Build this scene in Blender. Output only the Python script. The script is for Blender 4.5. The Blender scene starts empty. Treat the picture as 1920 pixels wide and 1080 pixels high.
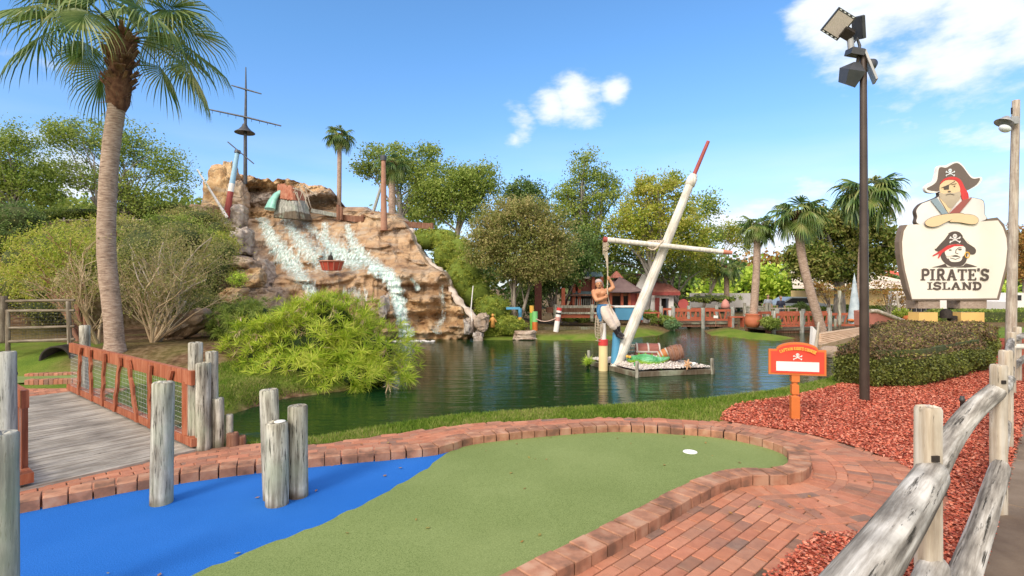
import bpy, bmesh, math, random
import numpy as np
from mathutils import Vector, Matrix, noise as mnoise
from mathutils.geometry import tessellate_polygon
R = math.radians
scene = bpy.context.scene
COL = scene.collection
# ------------------------------------------------------------------ camera
F, CX, CY, H = 960.0, 960.0, 540.0, 1.7
cam_d = bpy.data.cameras.new('camera'); cam = bpy.data.objects.new('camera', cam_d); COL.objects.link(cam)
cam.location = (0, 0, H); cam.rotation_euler = (R(90), 0, 0)
cam_d.sensor_width = 36; cam_d.lens = 18; cam_d.clip_end = 3000; cam_d.clip_start = .05
scene.camera = cam
# ------------------------------------------------------------------ sky, sun, exposure
SUN_EL, SUN_AZ = 38, 212
w = bpy.data.worlds.new("World"); scene.world = w; w.use_nodes = True
nt = w.node_tree; nt.nodes.clear()
def wn(t, **k):
    n = nt.nodes.new(t)
    for a, b in k.items(): setattr(n, a, b)
    return n
out = wn('ShaderNodeOutputWorld'); bg = wn('ShaderNodeBackground'); sky = wn('ShaderNodeTexSky')
sky.sky_type = 'NISHITA'; sky.sun_disc = False; sky.sun_elevation = R(SUN_EL); sky.sun_rotation = R(SUN_AZ)
sky.air_density = 1.0; sky.dust_density = 0.6; sky.ozone_density = 2.0
bg.inputs[1].default_value = 0.125
tc = wn('ShaderNodeTexCoord')
hs = wn('ShaderNodeHueSaturation'); hs.inputs['Saturation'].default_value = 1.0; hs.inputs['Value'].default_value = 1.62
tint = wn('ShaderNodeMix', data_type='RGBA', blend_type='MULTIPLY'); tint.inputs[0].default_value = 1; tint.inputs[7].default_value = (.56, .83, 1.0, 1)
szz = wn('ShaderNodeSeparateXYZ'); nt.links.new(tc.outputs['Generated'], szz.inputs[0]); tz_ = wn('ShaderNodeMapRange'); tz_.inputs[1].default_value = .05; tz_.inputs[2].default_value = .42; nt.links.new(szz.outputs['Z'], tz_.inputs[0])
tcol = wn('ShaderNodeMix', data_type='RGBA'); tcol.inputs[6].default_value = (.66, .74, .93, 1); tcol.inputs[7].default_value = (.55, .82, 1.0, 1); nt.links.new(tz_.outputs[0], tcol.inputs[0]); nt.links.new(tcol.outputs[2], tint.inputs[7])
nt.links.new(sky.outputs[0], tint.inputs[6]); nt.links.new(tint.outputs[2], hs.inputs['Color'])
def wmath(op, a, b=None, c=None):
    n = wn('ShaderNodeMath', operation=op)
    for i, v in enumerate((a, b, c)):
        if v is None: continue
        if isinstance(v, (int, float)): n.inputs[i].default_value = v
        else: nt.links.new(v, n.inputs[i])
    return n.outputs[0]
def wdir(px, py):
    v = Vector(((px - CX) / F, 1, -(py - CY) / F)); return v.normalized()
nz = wn('ShaderNodeTexNoise'); nz.inputs['Scale'].default_value = 6; nz.inputs['Detail'].default_value = 9; nz.inputs['Roughness'].default_value = .58
mp = wn('ShaderNodeMapping'); mp.inputs['Scale'].default_value = (1, 1, 2.2); nt.links.new(tc.outputs['Generated'], mp.inputs[0]); nt.links.new(mp.outputs[0], nz.inputs['Vector'])
def cloud(px, py, rad, amp):
    d = wn('ShaderNodeVectorMath', operation='DISTANCE'); nt.links.new(tc.outputs['Generated'], d.inputs[0]); d.inputs[1].default_value = wdir(px, py)
    x = wmath('DIVIDE', d.outputs['Value'], rad)
    x = wmath('SUBTRACT', 1.0, x)
    x = wmath('MULTIPLY', x, amp)
    return wmath('MAXIMUM', x, -1.0)
cl = None
for a in ((1700, -10, .16, 1.0), (1570, -10, .11, .8), (1850, 10, .14, 1.0), (1960, 40, .11, 1.0), (1080, 190, .078, 1.1), (1035, 202, .06, 1.05), (1150, 172, .045, .9), (985, 235, .05, .75), (965, 262, .035, .6),
          (110, 330, .13, .8), (1400, 440, .11, .95), (1700, 390, .09, .8), (1500, 450, .12, .9), (1300, 470, .1, .7), (-300, 300, .25, .7), (2500, 200, .35, .7)):
    c = cloud(*a); cl = c if cl is None else wmath('MAXIMUM', cl, c)
s = wmath('ADD', cl, wmath('MULTIPLY', wmath('SUBTRACT', nz.outputs['Fac'], .5), 2.6))
mr = wn('ShaderNodeMapRange'); mr.interpolation_type = 'SMOOTHSTEP'; mr.inputs[1].default_value = .12; mr.inputs[2].default_value = .72
nt.links.new(s, mr.inputs[0])
# thin high haze / wisps near the horizon
sx = wn('ShaderNodeSeparateXYZ'); nt.links.new(tc.outputs['Generated'], sx.inputs[0])
n2 = wn('ShaderNodeTexNoise'); n2.inputs['Scale'].default_value = 3; n2.inputs['Detail'].default_value = 7
mp2 = wn('ShaderNodeMapping'); mp2.inputs['Scale'].default_value = (1, 1, 5); nt.links.new(tc.outputs['Generated'], mp2.inputs[0]); nt.links.new(mp2.outputs[0], n2.inputs['Vector'])
low = wn('ShaderNodeMapRange'); low.inputs[1].default_value = .3; low.inputs[2].default_value = .06; low.inputs[3].default_value = 0; low.inputs[4].default_value = .62
nt.links.new(sx.outputs['Z'], low.inputs[0])
wisp = wn('ShaderNodeMapRange'); wisp.inputs[1].default_value = .35; wisp.inputs[2].default_value = .7
nt.links.new(n2.outputs['Fac'], wisp.inputs[0])
hz = wmath('MULTIPLY', low.outputs[0], wisp.outputs[0])
fac = wmath('MAXIMUM', wmath('MULTIPLY', mr.outputs[0], .93), wmath('MULTIPLY', hz, .9))
mx = wn('ShaderNodeMix', data_type='RGBA'); nt.links.new(fac, mx.inputs[0]); nt.links.new(hs.outputs[0], mx.inputs[6]); mx.inputs[7].default_value = (6.6, 6.9, 7.3, 1)
bk = wn('ShaderNodeVectorMath', operation='DOT_PRODUCT'); nt.links.new(tc.outputs['Generated'], bk.inputs[0]); bk.inputs[1].default_value = Vector((-.35, -.75, .45)).normalized()  # added bright warm cloud behind the camera, out of view, as soft frontal fill
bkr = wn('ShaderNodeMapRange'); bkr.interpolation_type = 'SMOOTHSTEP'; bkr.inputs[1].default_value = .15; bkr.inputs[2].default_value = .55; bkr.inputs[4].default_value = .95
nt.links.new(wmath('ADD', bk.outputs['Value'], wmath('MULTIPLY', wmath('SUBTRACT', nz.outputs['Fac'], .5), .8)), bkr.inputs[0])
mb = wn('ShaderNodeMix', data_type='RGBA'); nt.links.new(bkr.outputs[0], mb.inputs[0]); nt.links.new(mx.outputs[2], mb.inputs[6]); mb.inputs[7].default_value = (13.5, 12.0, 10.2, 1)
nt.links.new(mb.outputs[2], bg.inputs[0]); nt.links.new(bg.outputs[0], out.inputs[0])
sun_d = bpy.data.lights.new('sun', 'SUN'); sun_d.energy = 2.1; sun_d.angle = R(16); sun_d.color = (1, .93, .82)
sun = bpy.data.objects.new('sun', sun_d); COL.objects.link(sun)
sv = Vector((math.sin(R(SUN_AZ)) * math.cos(R(SUN_EL)), math.cos(R(SUN_AZ)) * math.cos(R(SUN_EL)), math.sin(R(SUN_EL))))
sun.rotation_euler = sv.to_track_quat('Z', 'Y').to_euler()
vs = scene.view_settings; vs.view_transform = 'Standard'; vs.look = 'None'; vs.gamma = 1; vs.exposure = 0.36; vs.use_curve_mapping = False

# ------------------------------------------------------------------ helpers
def P(px, py, z=0.0):
    d = (H - z) * F / (py - CY); return Vector(((px - CX) / F * d, d, z))
def Q(px, py, d):
    return Vector(((px - CX) / F * d, d, H - (py - CY) / F * d))
def ground_d(py, z): return (H - z) * F / (py - CY)

class MB:
    def __init__(s): s.v = []; s.f = []; s.sm = []
    def add(s, vs, fs, smooth=False):
        o = len(s.v); s.v += [tuple(v) for v in vs]; s.f += [tuple(i + o for i in f) for f in fs]; s.sm += [smooth] * len(fs); return s
    def box(s, c, size, rot=None, bev=0):
        x, y, z = size[0] / 2, size[1] / 2, size[2] / 2
        M = rot.to_3x3() if rot is not None else Matrix.Identity(3)
        c = Vector(c)
        if bev:
            b = bev; vs = []
            for (zz, i) in ((-z, 0), (z - b, 0), (z, b)):
                for sx, sy in ((-1, -1), (1, -1), (1, 1), (-1, 1)):
                    vs.append(c + M @ Vector((sx * (x - i), sy * (y - i), zz)))
            fs = [(3, 2, 1, 0), (8, 9, 10, 11)]
            for k in (0, 4):
                for i in range(4): fs.append((k + i, k + (i + 1) % 4, k + 4 + (i + 1) % 4, k + 4 + i))
            return s.add(vs, fs)
        vs = [c + M @ Vector((a * x, b * y, e * z)) for e in (-1, 1) for a, b in ((-1, -1), (1, -1), (1, 1), (-1, 1))]
        return s.add(vs, [(3, 2, 1, 0), (4, 5, 6, 7), (0, 1, 5, 4), (1, 2, 6, 5), (2, 3, 7, 6), (3, 0, 4, 7)])
    def beam(s, p0, p1, wdt, hgt, up=(0, 0, 1)):
        p0, p1 = Vector(p0), Vector(p1); d = (p1 - p0); L = d.length; d.normalize()
        u = Vector(up); a = d.cross(u)
        if a.length < 1e-4: a = Vector((1, 0, 0))
        a.normalize(); b = a.cross(d)
        M = Matrix((a, d, b)).transposed()
        return s.box((p0 + p1) / 2, (wdt, L, hgt), M)
    def tube(s, pts, rad, n=10, cap=True, smooth=True, squash=1.0):
        pts = [Vector(p) for p in pts]
        if isinstance(rad, (int, float)): rad = [rad] * len(pts)
        vs = []; ref = None
        for i, p in enumerate(pts):
            t = (pts[min(i + 1, len(pts) - 1)] - pts[max(i - 1, 0)]).normalized()
            if ref is None:
                ref = Vector((0, 0, 1)) if abs(t.z) < .9 else Vector((1, 0, 0))
            a = t.cross(ref)
            if a.length < 1e-5: a = t.cross(Vector((0, 1, 0)))
            a.normalize(); b = a.cross(t).normalized(); ref = b
            for k in range(n):
                an = 2 * math.pi * k / n; vs.append(p + (a * math.cos(an) + b * math.sin(an) * squash) * rad[i])
        fs = []
        for i in range(len(pts) - 1):
            for k in range(n):
                fs.append((i * n + k, i * n + (k + 1) % n, (i + 1) * n + (k + 1) % n, (i + 1) * n + k))
        s.add(vs, [f[::-1] for f in fs], smooth)
        if cap:
            m = (len(pts) - 1) * n
            s.add(vs[:n], [tuple(range(n))]); s.add(vs[m:], [tuple(range(n))[::-1]])
        return s
    def lathe(s, c, prof, n=20, axis=None, smooth=True):
        c = Vector(c); M = axis.to_3x3() if axis is not None else Matrix.Identity(3); vs = []
        for r, z in prof:
            for k in range(n):
                a = 2 * math.pi * k / n; vs.append(c + M @ Vector((r * math.cos(a), r * math.sin(a), z)))
        fs = [(i * n + k, i * n + (k + 1) % n, (i + 1) * n + (k + 1) % n, (i + 1) * n + k) for i in range(len(prof) - 1) for k in range(n)]
        return s.add(vs, fs, smooth)
    def ell(s, c, r, n=14, m=9, rot=None, smooth=True):
        c = Vector(c); M = rot.to_3x3() if rot is not None else Matrix.Identity(3); vs = []
        for j in range(m + 1):
            th = math.pi * j / m
            for k in range(n):
                a = 2 * math.pi * k / n
                vs.append(c + M @ Vector((r[0] * math.sin(th) * math.cos(a), r[1] * math.sin(th) * math.sin(a), r[2] * math.cos(th))))
        fs = [(j * n + k, (j + 1) * n + k, (j + 1) * n + (k + 1) % n, j * n + (k + 1) % n) for j in range(m) for k in range(n)]
        return s.add(vs, fs, smooth)
    def prism(s, pts, dvec):
        n = len(pts); a = [Vector(p) for p in pts]; b = [p + Vector(dvec) for p in a]
        tri = tessellate_polygon([a])
        fs = [tuple(t) for t in tri] + [tuple(i + n for i in t[::-1]) for t in tri]
        fs += [(i, i + n, (i + 1) % n + n, (i + 1) % n) for i in range(n)]
        return s.add(a + b, fs)
    def sheet(s, pts):
        a = [Vector(p) for p in pts]; tri = tessellate_polygon([a])
        fs = []
        for t in tri:
            nrm = (a[t[1]] - a[t[0]]).cross(a[t[2]] - a[t[0]])
            fs.append(tuple(t) if nrm.z >= 0 else tuple(t[::-1]))
        return s.add(a, fs)
    def build(s, name, mt, parent=None, recalc=False, loc=None):
        me = bpy.data.meshes.new(name)
        off = Vector((0, 0, 0))
        if loc is not None: off = Vector(loc)
        base = parent_world(parent) if parent else Vector((0, 0, 0))
        vs = np.array(s.v, dtype=float).reshape(-1, 3)
        if parent is not None and loc is None and not parent.get('_local'): vs = vs - np.array(base)
        if loc is not None: vs = vs - np.array(off)
        me.from_pydata(vs.tolist(), [], s.f)
        me.polygons.foreach_set('use_smooth', s.sm)
        if recalc:
            bm = bmesh.new(); bm.from_mesh(me); bmesh.ops.recalc_face_normals(bm, faces=bm.faces); bm.to_mesh(me); bm.free()
        if mt: me.materials.append(mt)
        me.update()
        o = bpy.data.objects.new(name, me); COL.objects.link(o)
        if parent: o.parent = parent
        if loc is not None: o.location = off - base
        return o
def parent_world(p):
    v = Vector((0, 0, 0))
    while p is not None: v += Vector(p.location); p = p.parent
    return v
def tag(o, label=None, cat=None, group=None, kind=None):
    if label: o['label'] = label
    if cat: o['category'] = cat
    if group: o['group'] = group
    if kind: o['kind'] = kind
    return o
def thing(name, loc, label, cat, group=None):
    o = bpy.data.objects.new(name, None); COL.objects.link(o); o.location = loc; o.empty_display_size = .1
    return tag(o, label, cat, group)
def copy_tree(o, parent=None):
    c = o.copy(); COL.objects.link(c)
    if parent is not None: c.parent = parent
    for ch in list(o.children): copy_tree(ch, c)
    return c
def cone_log(name, p0, p1, r0, r1, mt, parent=None, n=14, segs=10, wob=.06, seed=0, bend=0.0, bevel=.02, square=False):
    """a log whose local Z runs along its length"""
    rg = random.Random(seed); p0, p1 = Vector(p0), Vector(p1); d = p1 - p0; L = d.length
    m = MB(); vs = []; fs = []
    ph = [rg.uniform(0, 6) for _ in range(6)]
    prof = [(0, 1)] + [(i / segs, 1) for i in range(segs + 1)][1:-1] + [(1 - bevel / L * .5, 1), (1, .88)]
    for t, sc in prof:
        r = (r0 + (r1 - r0) * t) * sc
        bx = bend * math.sin(math.pi * t)
        for k in range(n):
            a = 2 * math.pi * k / n
            q = 1 + wob * (math.sin(2 * a + ph[0] + 2 * t) * .5 + math.sin(3 * a + ph[1]) * .35 + math.sin(5 * a + ph[2] + 3 * t) * .25 + math.sin(7 * t + ph[3] + a) * .4)
            if square: q *= min(1.28, 1 / max(abs(math.cos(a)), abs(math.sin(a)))) * .9
            vs.append((r * q * math.cos(a) + bx, r * q * math.sin(a), t * L))
    k2 = len(prof)
    for i in range(k2 - 1):
        for k in range(n): fs.append((i * n + k, i * n + (k + 1) % n, (i + 1) * n + (k + 1) % n, (i + 1) * n + k))
    m.add(vs, fs, True)
    top = [Vector(v) for v in vs[-n:]]; c = sum(top, Vector()) / n
    ring = [c + (v - c) * .5 + Vector((0, 0, rg.uniform(-.012, .008))) for v in top]; cc = c + Vector((0, 0, rg.uniform(-.012, .004)))
    m.add(top + ring + [cc], [(k, (k + 1) % n, n + (k + 1) % n, n + k) for k in range(n)] + [(n + k, n + (k + 1) % n, 2 * n) for k in range(n)])
    m.add(vs[:n], [tuple(range(n))[::-1]])
    me = bpy.data.meshes.new(name); me.from_pydata(m.v, [], m.f); me.polygons.foreach_set('use_smooth', m.sm); me.materials.append(mt); me.update()
    o = bpy.data.objects.new(name, me); COL.objects.link(o)
    o.rotation_euler = d.to_track_quat('Z', 'Y').to_euler()
    base = Vector((0, 0, 0))
    if parent: o.parent = parent; base = parent_world(parent)
    o.location = p0 - base
    return o

def smooth_curve(pts, step=.05):
    pts = [Vector(p) for p in pts]; outp = []
    n = len(pts)
    for i in range(n - 1):
        p0, p1, p2, p3 = pts[max(i - 1, 0)], pts[i], pts[i + 1], pts[min(i + 2, n - 1)]
        k = max(2, int((p2 - p1).length / step))
        for j in range(k):
            t = j / k
            outp.append(.5 * ((2 * p1) + (p2 - p0) * t + (2 * p0 - 5 * p1 + 4 * p2 - p3) * t * t + (3 * p1 - p0 - 3 * p2 + p3) * t ** 3))
    outp.append(pts[-1]); return outp

# ------------------------------------------------------------------ numpy noise
def _h(i, j, k, s):
    n = (i * 374761393 + j * 668265263 + k * 2147483647 + s * 974634777).astype(np.int64)
    n = (n ^ (n >> 13)) * 1274126177 & 0x7fffffff
    n = n ^ (n >> 16)
    return (n & 0xffff) / 65535.0
def vnoise(x, y, z=None, s=0):
    x = np.asarray(x, float); y = np.asarray(y, float); z = np.zeros_like(x) if z is None else np.asarray(z, float)
    i, j, k = np.floor(x).astype(np.int64), np.floor(y).astype(np.int64), np.floor(z).astype(np.int64)
    f, g, h = x - i, y - j, z - k
    f = f * f * (3 - 2 * f); g = g * g * (3 - 2 * g); h = h * h * (3 - 2 * h)
    r = 0
    for a in (0, 1):
        for b in (0, 1):
            for c in (0, 1):
                r = r + _h(i + a, j + b, k + c, s) * (f if a else 1 - f) * (g if b else 1 - g) * (h if c else 1 - h)
    return r
def fbm(x, y, z=None, o=4, s=0):
    r = 0; a = 1; t = 0
    x = np.asarray(x, float); y = np.asarray(y, float); z = np.zeros_like(x) if z is None else np.asarray(z, float)
    for i in range(o):
        r = r + a * vnoise(x * 2 ** i, y * 2 ** i, z * 2 ** i, s + i); t += a; a *= .5
    return r / t

# ------------------------------------------------------------------ materials
def lin(c):
    return tuple(((x / 12.92) if x <= .04045 else ((x + .055) / 1.055) ** 2.4) for x in c)
def hexc(r, g, b): return lin((r / 255, g / 255, b / 255))
class NT:
    def __init__(s, name):
        s.m = bpy.data.materials.new(name); s.m.use_nodes = True; s.t = s.m.node_tree; s.t.nodes.clear()
        s.out = s.t.nodes.new('ShaderNodeOutputMaterial'); s.b = s.t.nodes.new('ShaderNodeBsdfPrincipled'); s.t.links.new(s.b.outputs[0], s.out.inputs[0])
        s.co = None
    def n(s, t, ins=None, **k):
        n = s.t.nodes.new(t)
        for a, b in k.items(): setattr(n, a, b)
        for i, v in (ins or {}).items():
            if hasattr(v, 'is_output') or isinstance(v, bpy.types.NodeSocket): s.t.links.new(v, n.inputs[i])
            else: n.inputs[i].default_value = v
        return n
    def coords(s, stretch=(1, 1, 1), rnd=True):
        tcn = s.n('ShaderNodeTexCoord'); src = tcn.outputs['Object']
        if rnd:
            oi = s.n('ShaderNodeObjectInfo'); mm = s.n('ShaderNodeMath', {0: oi.outputs['Random'], 1: 37.0}, operation='MULTIPLY')
            src = s.n('ShaderNodeVectorMath', {0: src, 1: mm.outputs[0]}, operation='ADD').outputs[0]
        return s.n('ShaderNodeMapping', {0: src, 3: stretch}).outputs[0]
    def noise(s, v, scale, detail=6, rough=.55):
        return s.n('ShaderNodeTexNoise', {'Vector': v, 'Scale': scale, 'Detail': detail, 'Roughness': rough}).outputs['Fac']
    def ramp(s, fac, cols, lo=.3, hi=.7):
        r = s.n('ShaderNodeValToRGB', {0: fac}); e = r.color_ramp.elements
        k = len(cols)
        while len(e) < k: e.new(.5)
        for i, c in enumerate(cols):
            e[i].position = lo + (hi - lo) * i / max(1, k - 1); e[i].color = (*c[:3], 1)
        return r.outputs[0]
    def mix(s, f, a, b, mode='MIX'):
        n = s.n('ShaderNodeMix', data_type='RGBA', blend_type=mode)
        for i, v in ((0, f), (6, a), (7, b)):
            if isinstance(v, bpy.types.NodeSocket): s.t.links.new(v, n.inputs[i])
            elif isinstance(v, (int, float)): n.inputs[i].default_value = v
            else: n.inputs[i].default_value = (*v[:3], 1)
        return n.outputs[2]
    def bump(s, h, strength=.4, dist=.01, nrm=None):
        ins = {'Height': h, 'Strength': strength, 'Distance': dist}
        if nrm is not None: ins['Normal'] = nrm
        return s.n('ShaderNodeBump', ins).outputs[0]
    def set(s, **k):
        for a, v in k.items():
            nm = a.replace('_', ' ')
            if isinstance(v, bpy.types.NodeSocket): s.t.links.new(v, s.b.inputs[nm])
            elif isinstance(v, tuple) and len(v) == 3: s.b.inputs[nm].default_value = (*v, 1)
            else: s.b.inputs[nm].default_value = v
        return s
def simple(name, cols, scale=6, rough=.7, bump=.3, bscale=40, bdist=.01, stretch=(1, 1, 1), metal=0, lo=.3, hi=.7, island=0.0, spec=.4):
    t = NT(name); v = t.coords(stretch)
    if not isinstance(cols[0], (tuple, list)): cols = [cols, tuple(c * .8 for c in cols)]
    c = t.ramp(t.noise(v, scale), cols, lo, hi)
    if island:
        g = t.n('ShaderNodeNewGeometry'); k = t.n('ShaderNodeMapRange', {0: g.outputs['Random Per Island'], 3: 1 - island, 4: 1 + island * .6})
        c = t.n('ShaderNodeVectorMath', {0: c, 3: k.outputs[0]}, operation='SCALE').outputs[0]
    t.set(Base_Color=c, Roughness=rough, Metallic=metal)
    t.b.inputs['Specular IOR Level'].default_value = spec
    if bump: t.set(Normal=t.bump(t.noise(v, bscale, 5), bump, bdist))
    return t.m
def leafmat(name, cols, trans=.35, scale=.8, rough=.5):
    t = NT(name); g = t.n('ShaderNodeNewGeometry'); v = t.coords()
    a = t.n('ShaderNodeMath', {0: g.outputs['Random Per Island'], 1: .55}, operation='MULTIPLY').outputs[0]
    b = t.n('ShaderNodeMath', {0: t.noise(v, scale, 3), 1: .9}, operation='MULTIPLY').outputs[0]
    f = t.n('ShaderNodeMath', {0: a, 1: b}, operation='ADD').outputs[0]
    c = t.ramp(f, cols, .27, .92)
    t.set(Base_Color=c, Roughness=rough); t.b.inputs['Specular IOR Level'].default_value = .3
    tr = t.n('ShaderNodeBsdfTranslucent', {0: c}); ms = t.n('ShaderNodeMixShader', {0: trans, 1: t.b.outputs[0], 2: tr.outputs[0]})
    t.t.links.new(ms.outputs[0], t.out.inputs[0])
    return t.m
def woodmat(name, cols, crack=(.05, .045, .035), scale=3.0, axis='Z', island=.0, bump=.6, moss=None, rough=.85, crk=.62, base=False):
    st = {'Z': (9, 9, .7), 'X': (.7, 9, 9), 'Y': (9, .7, 9)}[axis]
    t = NT(name); v = t.coords(st); v2 = t.coords((1, 1, 1))
    n1 = t.noise(v, scale, 8, .65); c = t.ramp(n1, cols, .38, .62)
    blot = t.noise(v2, 3.5, 4); c = t.mix(t.n('ShaderNodeMapRange', {0: blot, 1: .45, 2: .75, 3: 0, 4: .6}).outputs[0], c, tuple(x * .62 for x in cols[0]))
    st2 = tuple(s * 2.2 for s in st); v3 = t.coords(st2)
    ck = t.n('ShaderNodeMapRange', {0: t.noise(v3, scale, 5, .7), 1: crk, 2: crk + .07}).outputs[0]
    c = t.mix(ck, c, crack)
    if base:
        zc_ = t.n('ShaderNodeSeparateXYZ', {0: t.coords(rnd=False)}).outputs[2]; zz_ = t.n('ShaderNodeMath', {0: zc_, 1: t.n('ShaderNodeMath', {0: blot, 1: .22}, operation='MULTIPLY').outputs[0]}, operation='SUBTRACT').outputs[0]
        c = t.mix(t.n('ShaderNodeMapRange', {0: zz_, 1: .02, 2: .09, 3: .85, 4: 0}).outputs[0], c, (.09, .06, .035))
        v4 = t.coords(tuple(s * 4 for s in st)); ck2 = t.n('ShaderNodeMapRange', {0: t.noise(v4, scale, 4, .7), 1: .58, 2: .66, 3: 0, 4: .7}).outputs[0]; c = t.mix(ck2, c, (.14, .12, .09))
    if moss:
        mf = t.n('ShaderNodeMapRange', {0: t.noise(v2, 2.2, 4), 1: .52, 2: .7, 3: 0, 4: .7}).outputs[0]; c = t.mix(mf, c, moss)
    if island:
        g = t.n('ShaderNodeNewGeometry'); k = t.n('ShaderNodeMapRange', {0: g.outputs['Random Per Island'], 3: 1 - island, 4: 1 + island * .5})
        c = t.n('ShaderNodeVectorMath', {0: c, 3: k.outputs[0]}, operation='SCALE').outputs[0]
    h = t.n('ShaderNodeMath', {0: n1, 1: ck}, operation='SUBTRACT').outputs[0]
    t.set(Base_Color=c, Roughness=rough, Normal=t.bump(h, bump, .008)); t.b.inputs['Specular IOR Level'].default_value = .2
    return t.m
M = {}
M['post'] = woodmat('weathered_wood', [(.16, .14, .11), (.4, .38, .32), (.62, .6, .52)], moss=(.36, .4, .3), crk=.57, base=True)
M['postgray'] = woodmat('gray_wood', [(.2, .2, .19), (.34, .34, .31), (.47, .47, .43)], moss=(.25, .3, .24), base=True)
M['rail'] = woodmat('silver_log', [(.12, .105, .09), (.36, .33, .29), (.68, .65, .6)], crk=.6, scale=1.4, bump=.8)
M['cedar'] = woodmat('pale_cedar', [(.36, .29, .22), (.48, .42, .34), (.58, .54, .48)], crk=.63, scale=1.6, bump=.7)
M['deck'] = woodmat('deck_boards', [(.24, .21, .18), (.38, .35, .31), (.5, .47, .43)], axis='X', island=.22, crk=.64)
M['red'] = woodmat('red_stained_wood', [(.25, .07, .035), (.35, .11, .055), (.42, .17, .1)], crack=(.1, .025, .015), crk=.72, bump=.3, rough=.55)
M['redfar'] = simple('red_stain_far', [(.32, .07, .035), (.45, .13, .07)], 3, .7)
M['brownwood'] = woodmat('brown_wood', [(.16, .07, .04), (.24, .12, .08), (.3, .17, .12)])
M['brick'] = None
def brickmat():
    t = NT('clay_brick'); g = t.n('ShaderNodeNewGeometry'); v = t.coords(rnd=False)
    c = t.ramp(g.outputs['Random Per Island'], [(.19, .12, .09), (.42, .17, .1), (.5, .2, .125), (.31, .165, .115), (.54, .25, .16), (.4, .155, .095), (.2, .145, .12)], 0, 1)
    n = t.noise(v, 14, 6); c = t.mix(.18, c, t.ramp(n, [(.14, .06, .045), (.4, .16, .1), (.46, .27, .19)], .36, .66))
    fine = t.noise(v, 160, 4); c = t.mix(t.n('ShaderNodeMapRange', {0: fine, 1: .55, 2: .75, 3: 0, 4: .5}).outputs[0], c, (.14, .07, .05))
    st = t.noise(v, 1.7, 4); c = t.mix(t.n('ShaderNodeMapRange', {0: st, 1: .5, 2: .72, 3: 0, 4: .5}).outputs[0], c, (.5, .2, .11))
    t.set(Base_Color=c, Roughness=.85, Normal=t.bump(fine, .5, .004)); t.b.inputs['Specular IOR Level'].default_value = .25
    return t.m
M['brick'] = brickmat()
M['curbbrick'] = simple('curb_brick', [(.2, .105, .07), (.36, .17, .105), (.43, .25, .17)], 6, .9, .5, 140, .004, island=.22, lo=.36, hi=.64)
M['sand'] = simple('joint_sand', [(.07, .045, .035), (.14, .09, .06)], 20, .95, .3, 90)
def turfmat(name, c1, c2, c3):
    t = NT(name); v = t.coords(rnd=False)
    f = t.noise(v, 150, 5, .85); c = t.ramp(f, [tuple(x * .72 for x in c1), c2, c3], .36, .64)
    big = t.noise(v, 1.3, 5); c = t.mix(t.n('ShaderNodeMapRange', {0: big, 1: .4, 2: .7, 3: 0, 4: .3}).outputs[0], c, c1); sc_ = t.noise(v, .55, 4); c = t.mix(t.n('ShaderNodeMapRange', {0: sc_, 1: .45, 2: .65, 3: 0, 4: .25}).outputs[0], c, c3)
    t.set(Base_Color=c, Roughness=.95, Normal=t.bump(f, .6, .004)); t.b.inputs['Specular IOR Level'].default_value = .08
    return t.m
M['turfg'] = turfmat('green_turf', (.12, .165, .05), (.185, .245, .085), (.3, .35, .15))
M['turfb'] = turfmat('blue_turf', (.012, .09, .36), (.018, .135, .5), (.05, .2, .62))
# ================================================================== terrain
pond = [P(880, 637, -.4), P(1000, 638, -.4), P(1130, 640, -.4), P(1240, 629, -.4), P(1262, 618, -.4), Vector((8.3, 29.5, 0)), Vector((11.6, 29.5, 0)),
        P(1372, 614, -.4), P(1316, 620, -.4), P(1330, 629, -.4), P(1400, 636, -.4), P(1462, 640, -.4), P(1500, 634, -.4), Vector((11.2, 22.4, 0)), Vector((11.6, 26.5, 0)), Vector((16.5, 26.5, 0)),
        Vector((15.5, 22.0, 0)), Vector((12.6, 20.2, 0)), Vector((10.8, 17.5, 0)), Vector((8.9, 14.0, 0)), Vector((7.4, 11.6, 0)), Vector((5.8, 10.0, 0)), Vector((4.2, 8.95, 0)), Vector((2.9, 8.35, 0)),
        Vector((1.5, 7.95, 0)), Vector((.3, 7.65, 0)), Vector((-.85, 7.35, 0)), Vector((-1.6, 6.9, 0)), Vector((-2.45, 6.25, 0)), Vector((-3.4, 6.05, 0)), Vector((-4.6, 5.4, 0)), Vector((-5.6, 4.6, 0)), Vector((-7.5, 3.6, 0)), Vector((-12, 2.5, 0)),
        Vector((-12, 3.6, 0)), Vector((-9, 4.6, 0)), Vector((-7, 5.6, 0)), Vector((-6.2, 6.6, 0)), Vector((-5.4, 7.6, 0)), Vector((-4.7, 8.6, 0)), Vector((-4.3, 9.8, 0)), Vector((-3.3, 10.6, 0)), Vector((-2.9, 12, 0)), Vector((-3.2, 14.5, 0)), Vector((-5.2, 17.5, 0)), Vector((-8.5, 19.8, 0)), Vector((-8.5, 21.2, 0)), Vector((-1.6, 21.4, 0))]
PX = np.array([p.x for p in pond]); PY = np.array([p.y for p in pond])
def sdf(x, y, ax=PX, ay=PY):
    d = np.full(x.shape, 1e9); ins = np.zeros(x.shape, bool); n = len(ax)
    for i in range(n):
        x0, y0, x1, y1 = ax[i], ay[i], ax[(i + 1) % n], ay[(i + 1) % n]
        ex, ey = x1 - x0, y1 - y0
        t = np.clip(((x - x0) * ex + (y - y0) * ey) / (ex * ex + ey * ey + 1e-12), 0, 1)
        d = np.minimum(d, np.hypot(x - x0 - t * ex, y - y0 - t * ey))
        c = ((y0 > y) != (y1 > y)) & (x < (x1 - x0) * (y - y0) / (y1 - y0 + 1e-12) + x0); ins ^= c
    return np.where(ins, -d, d)
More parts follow.
